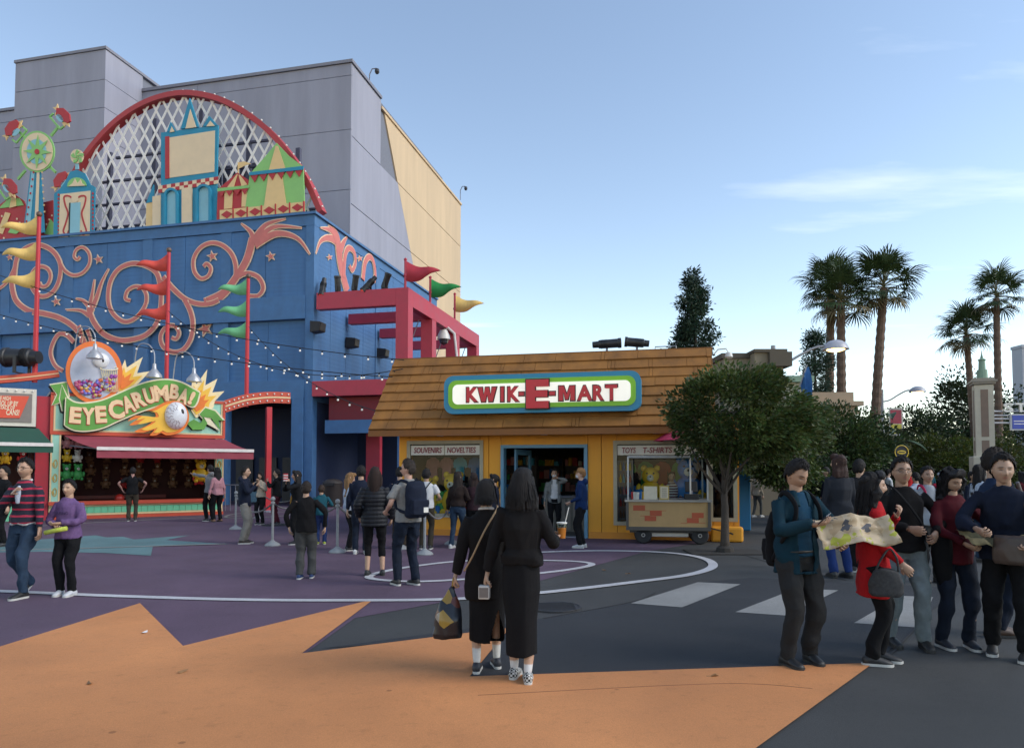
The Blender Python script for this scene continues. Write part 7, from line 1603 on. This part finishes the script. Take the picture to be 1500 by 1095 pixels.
def stripes(name, a, b, period, duty, phase=0.0):
    m = mat(name, a, .9, .1, 30); nt = m.node_tree; bs = nt.nodes['Principled BSDF']; tc = nt.nodes.new('ShaderNodeTexCoord'); sp2 = nt.nodes.new('ShaderNodeSeparateXYZ'); nt.links.new(tc.outputs['Object'], sp2.inputs[0])
    n = nt.nodes.new('ShaderNodeTexNoise'); n.inputs['Scale'].default_value = 6; nt.links.new(tc.outputs['Object'], n.inputs[0]); ad = nt.nodes.new('ShaderNodeMath'); ad.operation = 'MULTIPLY_ADD'; ad.inputs[1].default_value = .03; nt.links.new(n.outputs[0], ad.inputs[0]); nt.links.new(sp2.outputs[2], ad.inputs[2])
    d = nt.nodes.new('ShaderNodeMath'); d.operation = 'DIVIDE'; d.inputs[1].default_value = period; nt.links.new(ad.outputs[0], d.inputs[0]); f = nt.nodes.new('ShaderNodeMath'); f.operation = 'FRACT'; nt.links.new(d.outputs[0], f.inputs[0]); g_ = nt.nodes.new('ShaderNodeMath'); g_.operation = 'LESS_THAN'; g_.inputs[1].default_value = duty; nt.links.new(f.outputs[0], g_.inputs[0])
    mx = nt.nodes.new('ShaderNodeMix'); mx.data_type = 'RGBA'; mx.inputs[6].default_value = (*a, 1); mx.inputs[7].default_value = (*b, 1); nt.links.new(g_.outputs[0], mx.inputs[0]); nt.links.new(mx.outputs[2], bs.inputs['Base Color']); return m
STR1 = stripes('fabric_navy_red_stripe', (.012, .012, .025), (.36, .02, .05), .085, .28); STR2 = stripes('fabric_wine_white_stripe', (.10, .015, .03), (.5, .48, .46), .07, .5)
def checker_shoe():
    m = mat('shoe_checker', (.5, .5, .5), .6, 0); nt = m.node_tree; ck = nt.nodes.new('ShaderNodeTexChecker'); ck.inputs['Scale'].default_value = 55; ck.inputs[1].default_value = (.5, .5, .48, 1); ck.inputs[2].default_value = (.012, .012, .012, 1); tc = nt.nodes.new('ShaderNodeTexCoord'); nt.links.new(tc.outputs['Object'], ck.inputs[0]); nt.links.new(ck.outputs[0], nt.nodes['Principled BSDF'].inputs['Base Color']); return m
CHK = checker_shoe(); WS = (.50, .50, .50); SOLW = (.48, .47, .44)
def attach(t, name, label, cat, group=None):
    o = thing(name, label, cat, t.location, t.rotation_euler.z, group); o.scale = t.scale; return o
def backpack(t, label, col, y=-.2, z=1.16, w=.29, h=.44, d=.17, x=0.0, tilt=0, patch=None):
    o = attach(t, 'backpack', label, 'backpack'); b = MB(); loft(b, [((x, y, z - h / 2), w * .42, d * .45), ((x, y, z - h / 2 + .03), w * .5, d * .5), ((x, y, z), w * .5, d * .5), ((x, y + .01, z + h * .3), w * .48, d * .45), ((x, y + .02, z + h * .45), w * .4, d * .34), ((x, y + .03, z + h * .5), w * .25, d * .2)], 22); b.box(x - w * .38, x + w * .38, y - d * .72, y - d * .3, z - h * .42, z - h * .02)
    finish(remesh(b, .012, 3, .006, 12, (1, 1, 1), 3), 'bag', col, o)
    for s in (-1, 1): MB().tube(catmull([(x + s * .08, y + .05, z + h * .42), (s * .105, -.06, 1.446), (s * .108, .05, 1.436), (s * .115, .145, 1.33), (s * .14, .125, 1.18), (s * .16, .02, 1.06), (x + s * .12, y + .04, z - h * .38)], 5), .012, 6, flat=2.0).build('strap', col, o, 'all')
    MB().tube([(x - .04, y, z + h * .46), (x, y - .01, z + h * .56), (x + .04, y, z + h * .46)], .010, 6).build('grab_handle', col, o)
    if patch: MB().box(x + w * .1, x + w * .32, y - d * .745, y - d * .721, z - h * .36, z - h * .22).build('label_patch', patch, o)
    return o
def sheet(name, label, cat, c, uvec, vvec, w, h, m, fold=.04, n=14, seed=1):
    """crumpled paper held in the hands"""
    u, v = Vector(uvec).normalized(), Vector(vvec).normalized(); nn_ = u.cross(v).normalized(); vs = []; fs = []
    for i in range(n + 1):
        for k in range(n + 1): a, b = i / n - .5, k / n - .5; q = fold * (math.sin(a * 9 + seed) * .7 + abs(((a * 4 + seed) % 1) - .5) * 1.2 + mnoise.noise(Vector((a * 5, b * 5, seed))) * .8); vs.append(u * w * a + v * h * (b + .05 * math.sin(a * 6 + seed)) + nn_ * q)
    for i in range(n):
        for k in range(n): a = i * (n + 1) + k; fs.append((a, a + 1, a + n + 2, a + n + 1))
    o = MB().add(vs, fs).build(name, m, None, 'all'); o.location = c; so = o.modifiers.new('thick', 'SOLIDIFY'); so.thickness = .002; return tag(o, label, cat)
def mapmat():
    m = mat('park_map', (.5, .4, .28), .7, 0); nt = m.node_tree; b = nt.nodes['Principled BSDF']; tc = nt.nodes.new('ShaderNodeTexCoord'); v = nt.nodes.new('ShaderNodeTexVoronoi'); v.inputs['Scale'].default_value = 9; n = nt.nodes.new('ShaderNodeTexNoise'); n.inputs['Scale'].default_value = 5; n.inputs['Detail'].default_value = 4
    nt.links.new(tc.outputs['Object'], v.inputs[0]); nt.links.new(tc.outputs['Object'], n.inputs[0]); r = nt.nodes.new('ShaderNodeValToRGB'); r.color_ramp.interpolation = 'CONSTANT'; e = r.color_ramp.elements; e[0].position = 0; e[0].color = (.06, .06, .07, 1); e[1].position = .36; e[1].color = (.34, .25, .15, 1)
    for p_, c_ in ((.44, (.42, .33, .22, 1)), (.56, (.33, .34, .04, 1)), (.62, (.45, .36, .26, 1)), (.70, (.04, .17, .30, 1))): x = e.new(p_); x.color = c_
    mx = nt.nodes.new('ShaderNodeMix'); mx.data_type = 'FLOAT'; mx.inputs[0].default_value = .25; nt.links.new(n.outputs[0], mx.inputs[2]); sp2 = nt.nodes.new('ShaderNodeSeparateColor'); nt.links.new(v.outputs['Color'], sp2.inputs[0]); nt.links.new(sp2.outputs[0], mx.inputs[3]); nt.links.new(mx.outputs[0], r.inputs[0]); nt.links.new(r.outputs[0], b.inputs['Base Color']); return m
MAP = mapmat()
def loc2w(t, p): return Matrix.Translation(t.location) @ Matrix.Rotation(t.rotation_euler.z, 4, 'Z') @ Matrix.Scale(t.scale[0], 4) @ Vector(p)
def wdir(t, p): return Matrix.Rotation(t.rotation_euler.z, 3, 'Z') @ Vector(p)
def handbag(t, label, c, w, h, d, m, strap=None, name='handbag'):
    o = attach(t, name, label, 'bag'); b = MB(); x, y, z = c; loft(b, [((x, y, z - h / 2), w * .46, d * .4), ((x, y, z - h / 2 + .03), w * .5, d * .5), ((x, y, z), w * .5, d * .48), ((x, y, z + h / 2 - .02), w * .47, d * .35), ((x, y, z + h / 2), w * .45, d * .2)], 24); finish(remesh(b, .01, 2, .004, 14, (1, 1, 1), 5), 'bag', m, o)
    if strap: MB().tube(catmull(strap, 5), .009, 6, flat=1.8).build('strap', m if len(strap) < 99 else m, o, 'all')
    return o
# ----------------------------------------------------------------- the two women walking to the shop
w1 = person('person in a black tunic and split black skirt carrying a printed bag', 712, 982, 1.57, 4, BLK2, BLK, shoe=(.02, .022, .03), sole=SOLW, hair='crop', female=True, lf=(-.085, -.05, 0), rf=(.10, .10, 0), lh=(-.29, .02, .82), rh=(.20, .14, .88), fine=True, hem=.66, bottomkind='skirt', leghem=.27, slit=True, sock=((.5, .5, .48), .22), collar=WHT, hyaw=-14, seed=1, curl=1.1, girth=.96, puff=.012)
o = attach(w1, 'shoulder_strap', 'thin beige bag strap across the back of the black tunic', 'strap'); MB().tube(catmull([(.10, .05, 1.49), (.09, -.085, 1.46), (-.02, -.165, 1.28), (-.13, -.165, 1.05), (-.20, -.12, .92)], 6), .008, 6, flat=1.6).build('strap', C('beige_strap', (.36, .25, .15)), o, 'all')
o = attach(w1, 'shopping_bag', 'shiny dark printed carrier bag hanging from the hand of the walker in the tunic', 'bag')
b = MB(); loft(b, [((-.35, -.02, .30), .125, .05), ((-.35, -.02, .34), .14, .075), ((-.34, -.02, .47), .125, .07), ((-.33, .0, .60), .09, .045), ((-.32, .01, .70), .05, .02), ((-.30, .02, .79), .018, .014)], 22)
M_bagp = mat('bag_print', (.02, .02, .03), .3, 0); nt = M_bagp.node_tree; n = nt.nodes.new('ShaderNodeTexVoronoi'); n.inputs['Scale'].default_value = 9; r_ = nt.nodes.new('ShaderNodeValToRGB'); r_.color_ramp.interpolation = 'CONSTANT'; e = r_.color_ramp.elements; e[0].color = (.012, .014, .02, 1); e[1].position = .60; e[1].color = (.28, .18, .03, 1)
for p_, c_ in ((.72, (.25, .23, .2, 1)), (.82, (.10, .03, .02, 1)), (.9, (.02, .06, .12, 1))): x = e.new(p_); x.color = c_
tc = nt.nodes.new('ShaderNodeTexCoord'); nt.links.new(tc.outputs['Object'], n.inputs[0]); sp2 = nt.nodes.new('ShaderNodeSeparateColor'); nt.links.new(n.outputs['Color'], sp2.inputs[0]); nt.links.new(sp2.outputs[0], r_.inputs[0]); nt.links.new(r_.outputs[0], nt.nodes['Principled BSDF'].inputs['Base Color'])
finish(remesh(b, .009, 2, .014, 9, (1, 1, .5), 6), 'sack', M_bagp, o)
MB().tube(catmull([(-.31, .01, .74), (-.30, .0, .83), (-.28, .03, .84), (-.29, .04, .74)], 4), .008, 6).build('bag_handle', M_bagp, o)
w2 = person('person in a black sweater and long black skirt with checkered shoes', 765, 997, 1.66, -6, BLK2, BLK, hair='bob', female=True, lf=(-.07, .06, 0), rf=(.05, -.06, 0), lh=(-.30, .03, .84), rh=(.27, .23, 1.14), relb=(.35, -.5, -1), girth=.93, fine=True, hem=.95, bottomkind='skirt', leghem=.22, legw=.86, sock=((.55, .55, .55), .16), shoemat=CHK, sole=SOLW, seed=2, hairvol=1.3, sleeve=.95, curl=.9, puff=.022)
o = attach(w2, 'wallet', 'small white and grey wallet in the hand of the walker in the long skirt', 'wallet'); MB().box(-.36, -.27, -.03, .05, .66, .77).build('cover', C('wallet_white', (.46, .44, .42)), o, bevel=.008); MB().box(-.352, -.278, -.034, .054, .675, .755).build('pages', C('wallet_grey', (.16, .14, .13)), o)
o = attach(w2, 'iced_drink', 'clear plastic cup of orange drink with a straw, held up', 'cup'); cx, cy, cz = .315, .315, 1.13
MB().lathe([(.032, 0), (.044, .13), (.040, .13), (.03, .005)], (cx, cy, cz), 16).build('cup', glassmat(), o, True); MB().lathe([(0, .004), (.030, .005), (.038, .095), (0, .095)], (cx, cy, cz), 16).build('drink', mat('drink_orange', (.60, .20, .03), .3), o, True); MB().lathe([(.046, .13), (.046, .142), (0, .146)], (cx, cy, cz), 16).build('lid', M_sgn, o); MB().cyl((cx, cy, cz + .02), (cx + .06, cy + .02, cz + .27), .005, 6).build('straw', M_sgn, o)
# ----------------------------------------------------------------- group at the right
p3 = person('person in a teal jacket and grey trousers reading a phone over a map', 1170, 973, 1.73, -163, TEAL, CHAR, shoe=(.012, .012, .013), hair='short', lf=(-.13, -.02, 0), rf=(.13, .02, 0), rh=(.06, .27, 1.20), lh=(-.22, .28, 1.06), relb=(1, -.4, -.6), lelb=(-1, -.3, -.6), rpalm=(-.6, .1, .8), fine=True, hem=.78, open_front=.075, inner=C('teal_shirt', (.010, .045, .085)), legw=1.12, hpitch=-26, hyaw=8, collar=TEAL, belt=mat('belt', (.015, .012, .01), .4), seed=3, girth=1.04, skin=(.36, .21, .135), topkind='jacket', puff=.01)
backpack(p3, 'black backpack on the back of the person in teal', BLK, y=-.21, z=1.06, h=.5)
o = attach(p3, 'phone', 'dark smartphone in the hand of the person in teal', 'phone'); q = MB().box(-.038, .038, -.005, .005, -.07, .07).build('case', mat('phone_dark', (.02, .025, .04), .25), o, bevel=.004); q.location = (.01, .34, 1.25); q.rotation_euler = (R(-50), R(20), R(20))
sheet('map', 'unfolded tan park map held by the person in teal', 'map', loc2w(p3, (-.28, .36, 1.15)), wdir(p3, (-1, .25, .06)), wdir(p3, (0, -.5, .85)), .64, .26, MAP, .05, seed=2)
p4 = person('person in a red coat with a grey handbag, hand at the chin', 1282, 972, 1.63, -108, RED, BLK, shoe=(.02, .02, .022), sole=SOLW, hair='curly', female=True, lf=(-.09, .06, 0), rf=(.08, -.04, 0), lh=(-.06, .21, 1.33), lelb=(-.6, .6, -1), rh=(.17, .20, .93), relb=(.5, -1, -.3), fine=True, hem=.62, open_front=.05, inner=BLK, topkind='coat', collar=BLK, hyaw=0, hpitch=-4, seed=4, girth=1.06, skin=(.42, .26, .18), lpalm=(0, -.6, .4))
handbag(p4, 'grey rectangular handbag hanging at the side of the red coat', (.25, .06, .77), .10, .24, .29, C('bag_grey', (.04, .04, .042), .7, .3, 40), [(.25, .16, .87), (.25, .15, .98), (.22, .10, 1.06), (.25, .03, .98), (.25, -.02, .87)])
p5 = person('person in glasses, black sweater and pale jeans', 1326, 946, 1.76, 176, BLK2, JEANL, shoe=(.012, .012, .012), hair='short', lf=(-.12, .10, 0), rf=(.12, -.03, 0), lh=(-.20, .20, 1.06), rh=(.06, .25, 1.10), relb=(1, -.3, -.6), lelb=(-1, -.3, -.6), fine=True, hem=.88, hyaw=-8, hpitch=4, glasses='clear', seed=5, girth=1.05, lpalm=(.3, -1, 0), rpalm=(0, -1, .2), curl=.8, skin=(.34, .20, .13))
o = attach(p5, 'shoulder_bag_strap', 'black strap slung across the black sweater', 'strap'); MB().tube(catmull([(.12, -.04, 1.49), (.10, .10, 1.44), (-.02, .175, 1.25), (-.14, .16, 1.05), (-.20, .08, .93)], 6), .016, 6, flat=.5).build('strap', BLK, o, 'all')
o = attach(p5, 'folded_jacket', 'black jacket hanging from the arm of the person in glasses', 'jacket'); b = MB(); loft(b, [((-.27, .13, 1.05), .08, .06), ((-.29, .12, .9), .10, .06), ((-.30, .10, .7), .085, .05), ((-.33, .10, .5), .04, .03), ((-.35, .1, .42), .012, .012)], 16); finish(remesh(b, .012, 2, .02, 9, (1, 1, .3), 4), 'cloth', BLK, o)
MB().lathe([(.033, -.012), (.037, -.01), (.037, .01), (.033, .012)], n=14).build('watch', mat('chrome', (.6,) * 3), p5).location = (.07, .22, 1.105)
p6 = person('person in a dark red top and blue jeans looking down at a map', 1399, 948, 1.67, 178, DRED, JEAND, shoe=(.015, .018, .025), sole=(.10, .10, .1), hair='curly', female=True, lf=(-.12, .03, 0), rf=(.12, .0, 0), lh=(-.15, .30, 1.13), rh=(.06, .30, 1.03), relb=(1, -.3, -.6), lelb=(-1, -.3, -.6), fine=True, hem=.82, hpitch=-22, hyaw=14, hroll=6, seed=6, girth=1.04, lpalm=(1, -.2, .3), rpalm=(-.6, -.3, .8), curl=.9, legw=.95, skin=(.40, .25, .17))
sheet('map', 'olive tan map shared by the person in dark red and the person in navy', 'map', loc2w(p6, (-.16, .42, 1.09)), wdir(p6, (-1, .05, .12)), wdir(p6, (0, -.8, .35)), .56, .26, mat('map_olive', (.17, .14, .07), .8, .5, 9), .05, seed=5)
p7 = person('person in a navy zip jacket holding a map edge, brown bag at the hip', 1480, 962, 1.80, 140, NAVY, BLK, shoe=(.012, .012, .012), sole=SOLW, hair='short', lf=(-.12, .06, 0), rf=(.13, -.05, 0), rh=(.17, .40, 1.10), lh=(-.20, .25, 1.0), relb=(1, -.3, -.6), lelb=(-1, -.2, -.6), fine=True, hem=.82, lean=12, hyaw=18, hpitch=-6, seed=7, girth=1.05, rpalm=(-1, -.1, .3), curl=.9, topkind='jacket', collar=NAVY, skin=(.40, .25, .17), puff=.012, legw=1.05)
handbag(p7, 'brown leather bag at the hip of the person in navy', (-.10, .26, .93), .36, .24, .12, mat('brown_leather', (.06, .04, .03), .5, .2, 12), [(-.22, .2, 1.04), (-.16, .17, 1.25), (-.10, .10, 1.46), (-.08, -.05, 1.48)])
p8 = person('tall person in dark blue seen in profile behind the map readers', 1462, 930, 1.86, -100, C('dark_blue_coat', (.012, .022, .05)), JEAND, shoe=(.05, .025, .015), hair='short', haircol=(.02, .014, .012), lh=(-.22, .1, .95), rh=(.22, .15, .95), fine=True, hem=.8, seed=8, topkind='jacket')
# ----------------------------------------------------------------- man and boy at the left
p9 = person('person in a navy sweater with red stripes walking in blue jeans', 33, 874, 1.80, 172, STR1, JEAN, shoe=(.015, .015, .016), sole=SOLW, hair='short', lf=(-.10, .12, 0), rf=(.11, -.22, .07), lh=(-.27, .06, .83), rh=(-.02, .22, 1.30), relb=(1, -.3, -.8), fine=True, hem=.93, hyaw=4, glasses='clear', beard=.55, collar=WHT, seed=9, skin=(.40, .24, .16))
MB().tube([(.155 * math.cos(a), .12 * math.sin(a), .925 + .012 * math.sin(a * 5)) for a in [q * math.pi / 12 for q in range(25)]], .018, 6, caps=False).build('shirt_tail', WHT, p9, 'all')
o = attach(p9, 'shoulder_cardigan', 'pale blue bundle held at the chest of the striped sweater', 'cloth'); b = MB(); limb(b, [(-.06, .17, 1.40), (-.08, .20, 1.30), (-.07, .19, 1.18)], [.02, .03, .018], 8); finish(remesh(b, .008, 2, .006, 16), 'cloth', LBLUE, o)
p10 = person('child in a purple sweatshirt and black joggers holding a yellow rolled map', 98, 872, 1.52, 178, PURP, BLK, shoe=(.48, .48, .5), sole=SOLW, hair='short', lf=(-.10, .03, 0), rf=(.10, .0, 0), lh=(-.02, .22, 1.10), rh=(.07, .21, 1.06), relb=(1, -.2, -.8), lelb=(-1, -.2, -.8), fine=True, hem=.86, seed=10, girth=1.0, skin=(.42, .26, .17), puff=.016)
o = attach(p10, 'rolled_map', 'yellow green rolled paper in the hands of the child in purple', 'map'); MB().tube([(-.16, .285, 1.03), (.0, .29, 1.0), (.17, .27, .965)], .034, 12).build('roll', mat('paper_lime', (.42, .46, .06), .6, .25, 14), o, 'all')
tx = fit_text('FEARING', (-.115, .115, 1.225, 1.27), .198, p10, C('print_purple', (.05, .03, .075)), .01, .004); tx.rotation_euler = (R(90), 0, R(180)); tx.location.x = .115 + (tx.location.x + .115) * -1
sw = MB().prism([(.12, .80), (.16, .815), (.135, .80), (.125, .79)], .098, .104).build('leg_mark', WHT, p10); sw.scale = (-1, 1, 1)
# ----------------------------------------------------------------- the queue
m1 = person('person in a grey shirt and dark jeans wearing a navy backpack', 597, 857, 1.80, 38, GREYT, JEAND, shoe=(.012, .012, .013), sole=SOLW, hair='short', haircol=(.03, .022, .018), lf=(-.12, .08, 0), rf=(.10, -.04, 0), lh=(-.22, .22, 1.02), lelb=(-.6, -1, -.4), rh=(.24, .1, .9), sleeve=.5, hem=.88, topkind='tee', hyaw=38, glasses='dark', fine=True, seed=11, skin=(.45, .26, .19), girth=1.04)
backpack(m1, 'navy backpack with a small white patch worn in the queue', C('navy_pack', (.010, .014, .028)), y=-.22, z=1.20, w=.33, h=.50, d=.20, patch=M_sgn)
person('person in a quilted black jacket and cropped leggings', 548, 843, 1.70, 8, C('black_quilt', (.012, .013, .017), .5, .1), BLK, hair='long', haircol=(.03, .016, .012), female=True, lf=(-.11, .02, 0), rf=(.13, .03, 0), hem=.80, leghem=.30, legw=.85, puff=.035, quilt=True, topkind='jacket', lh=(-.25, .12, .95), rh=(.26, .1, .92), girth=1.05, fine=True, seed=12)
person('child in a black sweater and grey cargo trousers with blue shoes', 447, 847, 1.47, 6, BLK2, C('cargo_grey', (.06, .06, .058)), shoe=(.015, .04, .13), sole=SOLW, hair='short', haircol=(.025, .018, .014), lf=(-.09, -.06, 0), rf=(.10, .04, 0), lh=(-.30, .02, .92), rh=(.34, .0, .93), lelb=(-1, -.4, 0), relb=(1, -.4, 0), hem=.84, legw=1.2, girth=1.05, seed=13, fine=True)
person('person with long fair hair in a white top and black trousers', 511, 806, 1.62, -62, LBLUE, BLK, sole=SOLW, hair='long', haircol=(.22, .12, .05), female=True, lh=(-.10, .28, 1.08), rh=(.15, .28, 1.05), hpitch=-22, hem=.88, skin=(.5, .31, .23), seed=14)
person('person in a navy jacket standing behind the quilted jacket', 528, 811, 1.74, 10, NAVY, JEAND, shoe=WS, sole=SOLW, hair='short', seed=15, topkind='jacket')
person('person in a navy hoodie and grey khaki trousers with raised hands', 357, 796, 1.75, -78, NAVY, KHAKI, shoe=(.03, .02, .015), sole=SOLW, hair='short', lh=(-.05, .26, 1.36), rh=(.10, .26, 1.30), lelb=(-.6, .1, -1), relb=(.6, .1, -1), hood=True, hem=.84, legw=1.15, seed=16, skin=(.36, .22, .15))
person('person with dark hair in a cream top and pale blue jacket facing out', 381, 768, 1.62, 168, C('cream_top', (.40, .33, .25)), BLK, shoe=(.02,) * 3, sole=SOLW, hair='long', female=True, lh=(-.12, .25, 1.25), rh=(.12, .26, 1.28), hem=.9, seed=17)
handbag(PEOPLE[-1], 'slate blue cloth tote carried in the entrance queue', (.22, .1, .95), .3, .42, .1, C('slate_tote', (.08, .14, .18)))
person('person in a dark hoodie and maroon trousers eating by the rope post', 405, 768, 1.70, 95, BLK, MAROON, hair='short', lh=(-.06, .27, 1.34), rh=(.10, .28, 1.30), lelb=(-.6, .1, -1), relb=(.6, .1, -1), hood=True, seed=18, sole=SOLW)
m6 = person('person in black holding a red and white carton up to the face', 434, 797, 1.66, 118, BLK, BLK, hair='long', female=True, lh=(-.08, .22, 1.46), rh=(.08, .22, 1.42), lelb=(-1, 0, -.7), relb=(1, 0, -.7), hem=.74, topkind='coat', sole=SOLW, seed=19)
o = attach(m6, 'snack_carton', 'red and white carton held up to the face', 'carton'); MB().prism([(-.055, 1.48), (.055, 1.48), (.075, 1.66), (-.075, 1.66)], .22, .31).build('carton', stripes('carton_stripe', (.4, .03, .04), (.5, .48, .46), .06, .45), o)
handbag(m6, 'mustard bag at the side of the person holding a carton', (.24, .05, 1.0), .22, .3, .12, MUST)
person('small child in teal and blue with lime shoes', 470, 797, 1.32, 10, TBLUE, C('blue_shorts', (.015, .03, .10)), shoe=(.35, .42, .04), sole=(.4, .45, .1), hair='short', haircol=(.04, .025, .018), rh=(.22, .15, 1.2), seed=20, girth=1.1)
person('person in a white tee and olive trousers with a cross strap', 624, 804, 1.68, -8, WHT, OLIVE, sole=SOLW, hair='short', sleeve=.5, topkind='tee', hem=.88, rh=(.22, .26, 1.08), lh=(-.2, .25, 1.05), seed=21, skin=(.33, .2, .13))
o = attach(PEOPLE[-1], 'cross_strap', 'thin black strap across the white tee', 'strap'); MB().tube(catmull([(.13, .02, 1.49), (.10, -.10, 1.43), (-.04, -.16, 1.22), (-.17, -.12, 1.0)], 6), .009, 6, flat=1.6).build('strap', BLK, o, 'all')
person('person in a dark top and brown trousers half hidden by the navy backpack', 585, 803, 1.72, 2, NAVY, BROWNP, sole=SOLW, hair='short', seed=22)
person('person with very long dark hair in a brown top and blue jeans', 670, 802, 1.63, -18, C('dark_brown_top', (.022, .014, .012)), JEAN, shoe=WS, sole=SOLW, hair='long', haircol=(.018, .012, .010), female=True, lf=(-.10, -.12, 0), rf=(.09, .08, 0), hem=.95, rh=(.16, .28, 1.1), legw=.92, seed=23)
person('person with dark loose hair beside the souvenir window', 694, 801, 1.60, 10, C('plum_top', (.03, .014, .018)), BLK, hair='long', haircol=(.022, .012, .010), female=True, seed=24)
person('person in navy with a ponytail by the shop door', 724, 799, 1.58, 78, NAVY, JEAND, hair='pony', female=True, lh=(-.1, .24, 1.1), seed=25)
person('person in an open grey jacket and white tee in the shop doorway', 814, 793, 1.66, 178, C('pale_grey_jacket', (.17, .175, .17)), BLK, hair='short', open_front=.085, inner=WHT, topkind='jacket', hem=.85, mask=WHT, lh=(-.1, .12, 1.50), lelb=(-1, .2, -.5), sole=SOLW, seed=26, loc=S_.world(sx(812, .35), .35, .03))
person('person in a blue hoodie and tan cap with white shoes by the door', 852, 802, 1.70, 76, BLUEH, BLK, shoe=WS, sole=SOLW, hair='short', haircol=(.2, .1, .04), cap=C('tan_cap', (.26, .14, .06)), mask=WHT, hood=True, lh=(-.12, .22, 1.0), rh=(.2, .08, .85), seed=27, skin=(.48, .30, .22), hem=.84)
# ----------------------------------------------------------------- at the stall
person('person in a black vest with pink sleeves facing the game stall', 193, 763, 1.76, 22, BLK, C('dark_khaki', (.045, .036, .026)), hair='short', sole=SOLW, lh=(-.30, .05, 1.02), rh=(.30, .08, 1.02), lelb=(-1, -.5, 0), relb=(1, -.5, 0), sleeve=.5, topkind='tee', skin=(.34, .18, .15), seed=28)
person('person in a heather grey hoodie pointing at the prizes', 307, 763, 1.84, 62, HGREY, BLK, hair='short', sole=SOLW, lh=(-.20, .62, 1.46), rh=(.22, .1, .95), hood=True, seed=29, curl=.2, skin=(.36, .21, .15))
person('person in a pale pink top close behind the grey hoodie', 318, 764, 1.76, 50, PINK, BLK, shoe=(.2, .1, .06), hair='long', female=True, seed=30)
person('person in dark clothes at the can stall counter', 4, 800, 1.74, 150, BLK, BLK, hair='short', seed=31, rh=(.1, .25, 1.0))
# ----------------------------------------------------------------- cart vendor, passers-by
person('vendor in a wine and white striped shirt behind the cart', 983, 800, 1.62, 178, STR2, BLK, hair='short', lh=(-.16, .26, 1.02), rh=(.16, .26, 1.02), seed=32, loc=Cf.world(Cf.pix(984, 720, 1.45)[0], 1.45), skin=(.36, .22, .15), hpitch=-8)
person('person in a beige jacket and grey leggings walking along the tan wall', 1109, 757, 1.56, -58, BEIGE, C('grey_leggings', (.09, .09, .085)), shoe=WS, sole=SOLW, hair='bob', female=True, hood=True, lf=(-.08, -.12, 0), rf=(.09, .14, 0), legw=.85, seed=33)
person('person with brown hair in a dark jacket turned away by the trees', 1232, 846, 1.90, 8, C('slate_jacket', (.018, .02, .026)), C('blue_skirt', (.012, .03, .12)), hair='bob', haircol=(.035, .016, .012), female=True, hyaw=30, seed=34, topkind='jacket', girth=1.05)
person('person in black turned away beside the red coat', 1262, 838, 1.82, -20, C('black_tee', (.014, .014, .016)), BLK, hair='short', hyaw=-30, sole=SOLW, seed=35, girth=1.08)
m33 = person('person in a pale grey shirt wearing red backpack straps', 1362, 852, 1.70, 180, C('pale_shirt', (.26, .28, .31)), CHAR, hair='short', seed=36, skin=(.33, .19, .13), hyaw=-10)
backpack(m33, 'red backpack whose straps cross the pale grey shirt', C('strap_red', (.36, .02, .06)))
r9 = random.Random(31); FC = [NAVY, BLK, HGREY, RED, WHT, LBLUE, DRED, OLIVE, C('rust', (.2, .06, .03)), TBLUE]; FB = [JEAN, JEAND, BLK, CHAR, KHAKI]
FARL = [(1292, 20, 'person in %s among the far crowd near the poster lamp'), (1300, 24, 'person in %s beyond the red coat'), (1318, 27, 'person in %s far behind the person in glasses'), (1341, 17, 'person in %s just behind the pale grey shirt'), (1352, 22, 'person in %s far behind the pale grey shirt'), (1377, 21, 'person with white cap in %s far beyond the map readers'), (1392, 26, 'person in %s far beyond the dark red top'), (1408, 30, 'person in %s under the lighter tree'), (1424, 16, 'person in %s in front of the pillar base'), (1434, 13, 'person in %s between the map readers'), (1450, 24, 'person in %s beside the cream pillar'), (1285, 30, 'person in %s far off beside the dark trees'), (1497, 20, 'person in %s beyond the navy jacket'), (1330, 34, 'person in %s farthest down the plaza'), (1360, 32, 'person in %s far down the plaza under the trees'), (1210, 21, 'person in %s behind the teal jacket near the shrub'), (1470, 33, 'person in %s far off behind the sign pillar')]
NMS = {id(NAVY): 'navy', id(BLK): 'black', id(HGREY): 'grey', id(RED): 'red', id(WHT): 'white', id(LBLUE): 'pale blue', id(DRED): 'dark red', id(OLIVE): 'olive', id(FC[8]): 'rust', id(TBLUE): 'teal'}
TOPS = [1, 4, 0, 5, 7, 3, 2, 1, 0, 5, 8, 2, 6, 3, 9, 0, 1]
for i, (px, d, lab) in enumerate(FARL):
    tm = FC[TOPS[i]]; person(lab % NMS[id(tm)], 0, 0, r9.uniform(1.6, 1.78), r9.choice((180, 170, 200, 20, 90, -90, 150)), tm, r9.choice(FB), hair=r9.choice(('short', 'short', 'long', 'crop')), skin=r9.choice(((.42, .26, .18), (.3, .18, .12), (.5, .32, .24))), far=True, group='far crowd', loc=Vector(((px - CXP) * d / FPX, d, 0)), cap=WHT if i == 5 else None, lf=(-.1, r9.uniform(-.12, .12), 0), rf=(.1, r9.uniform(-.12, .12), 0), seed=40 + i)
bpy.data.scenes.remove(_ts)
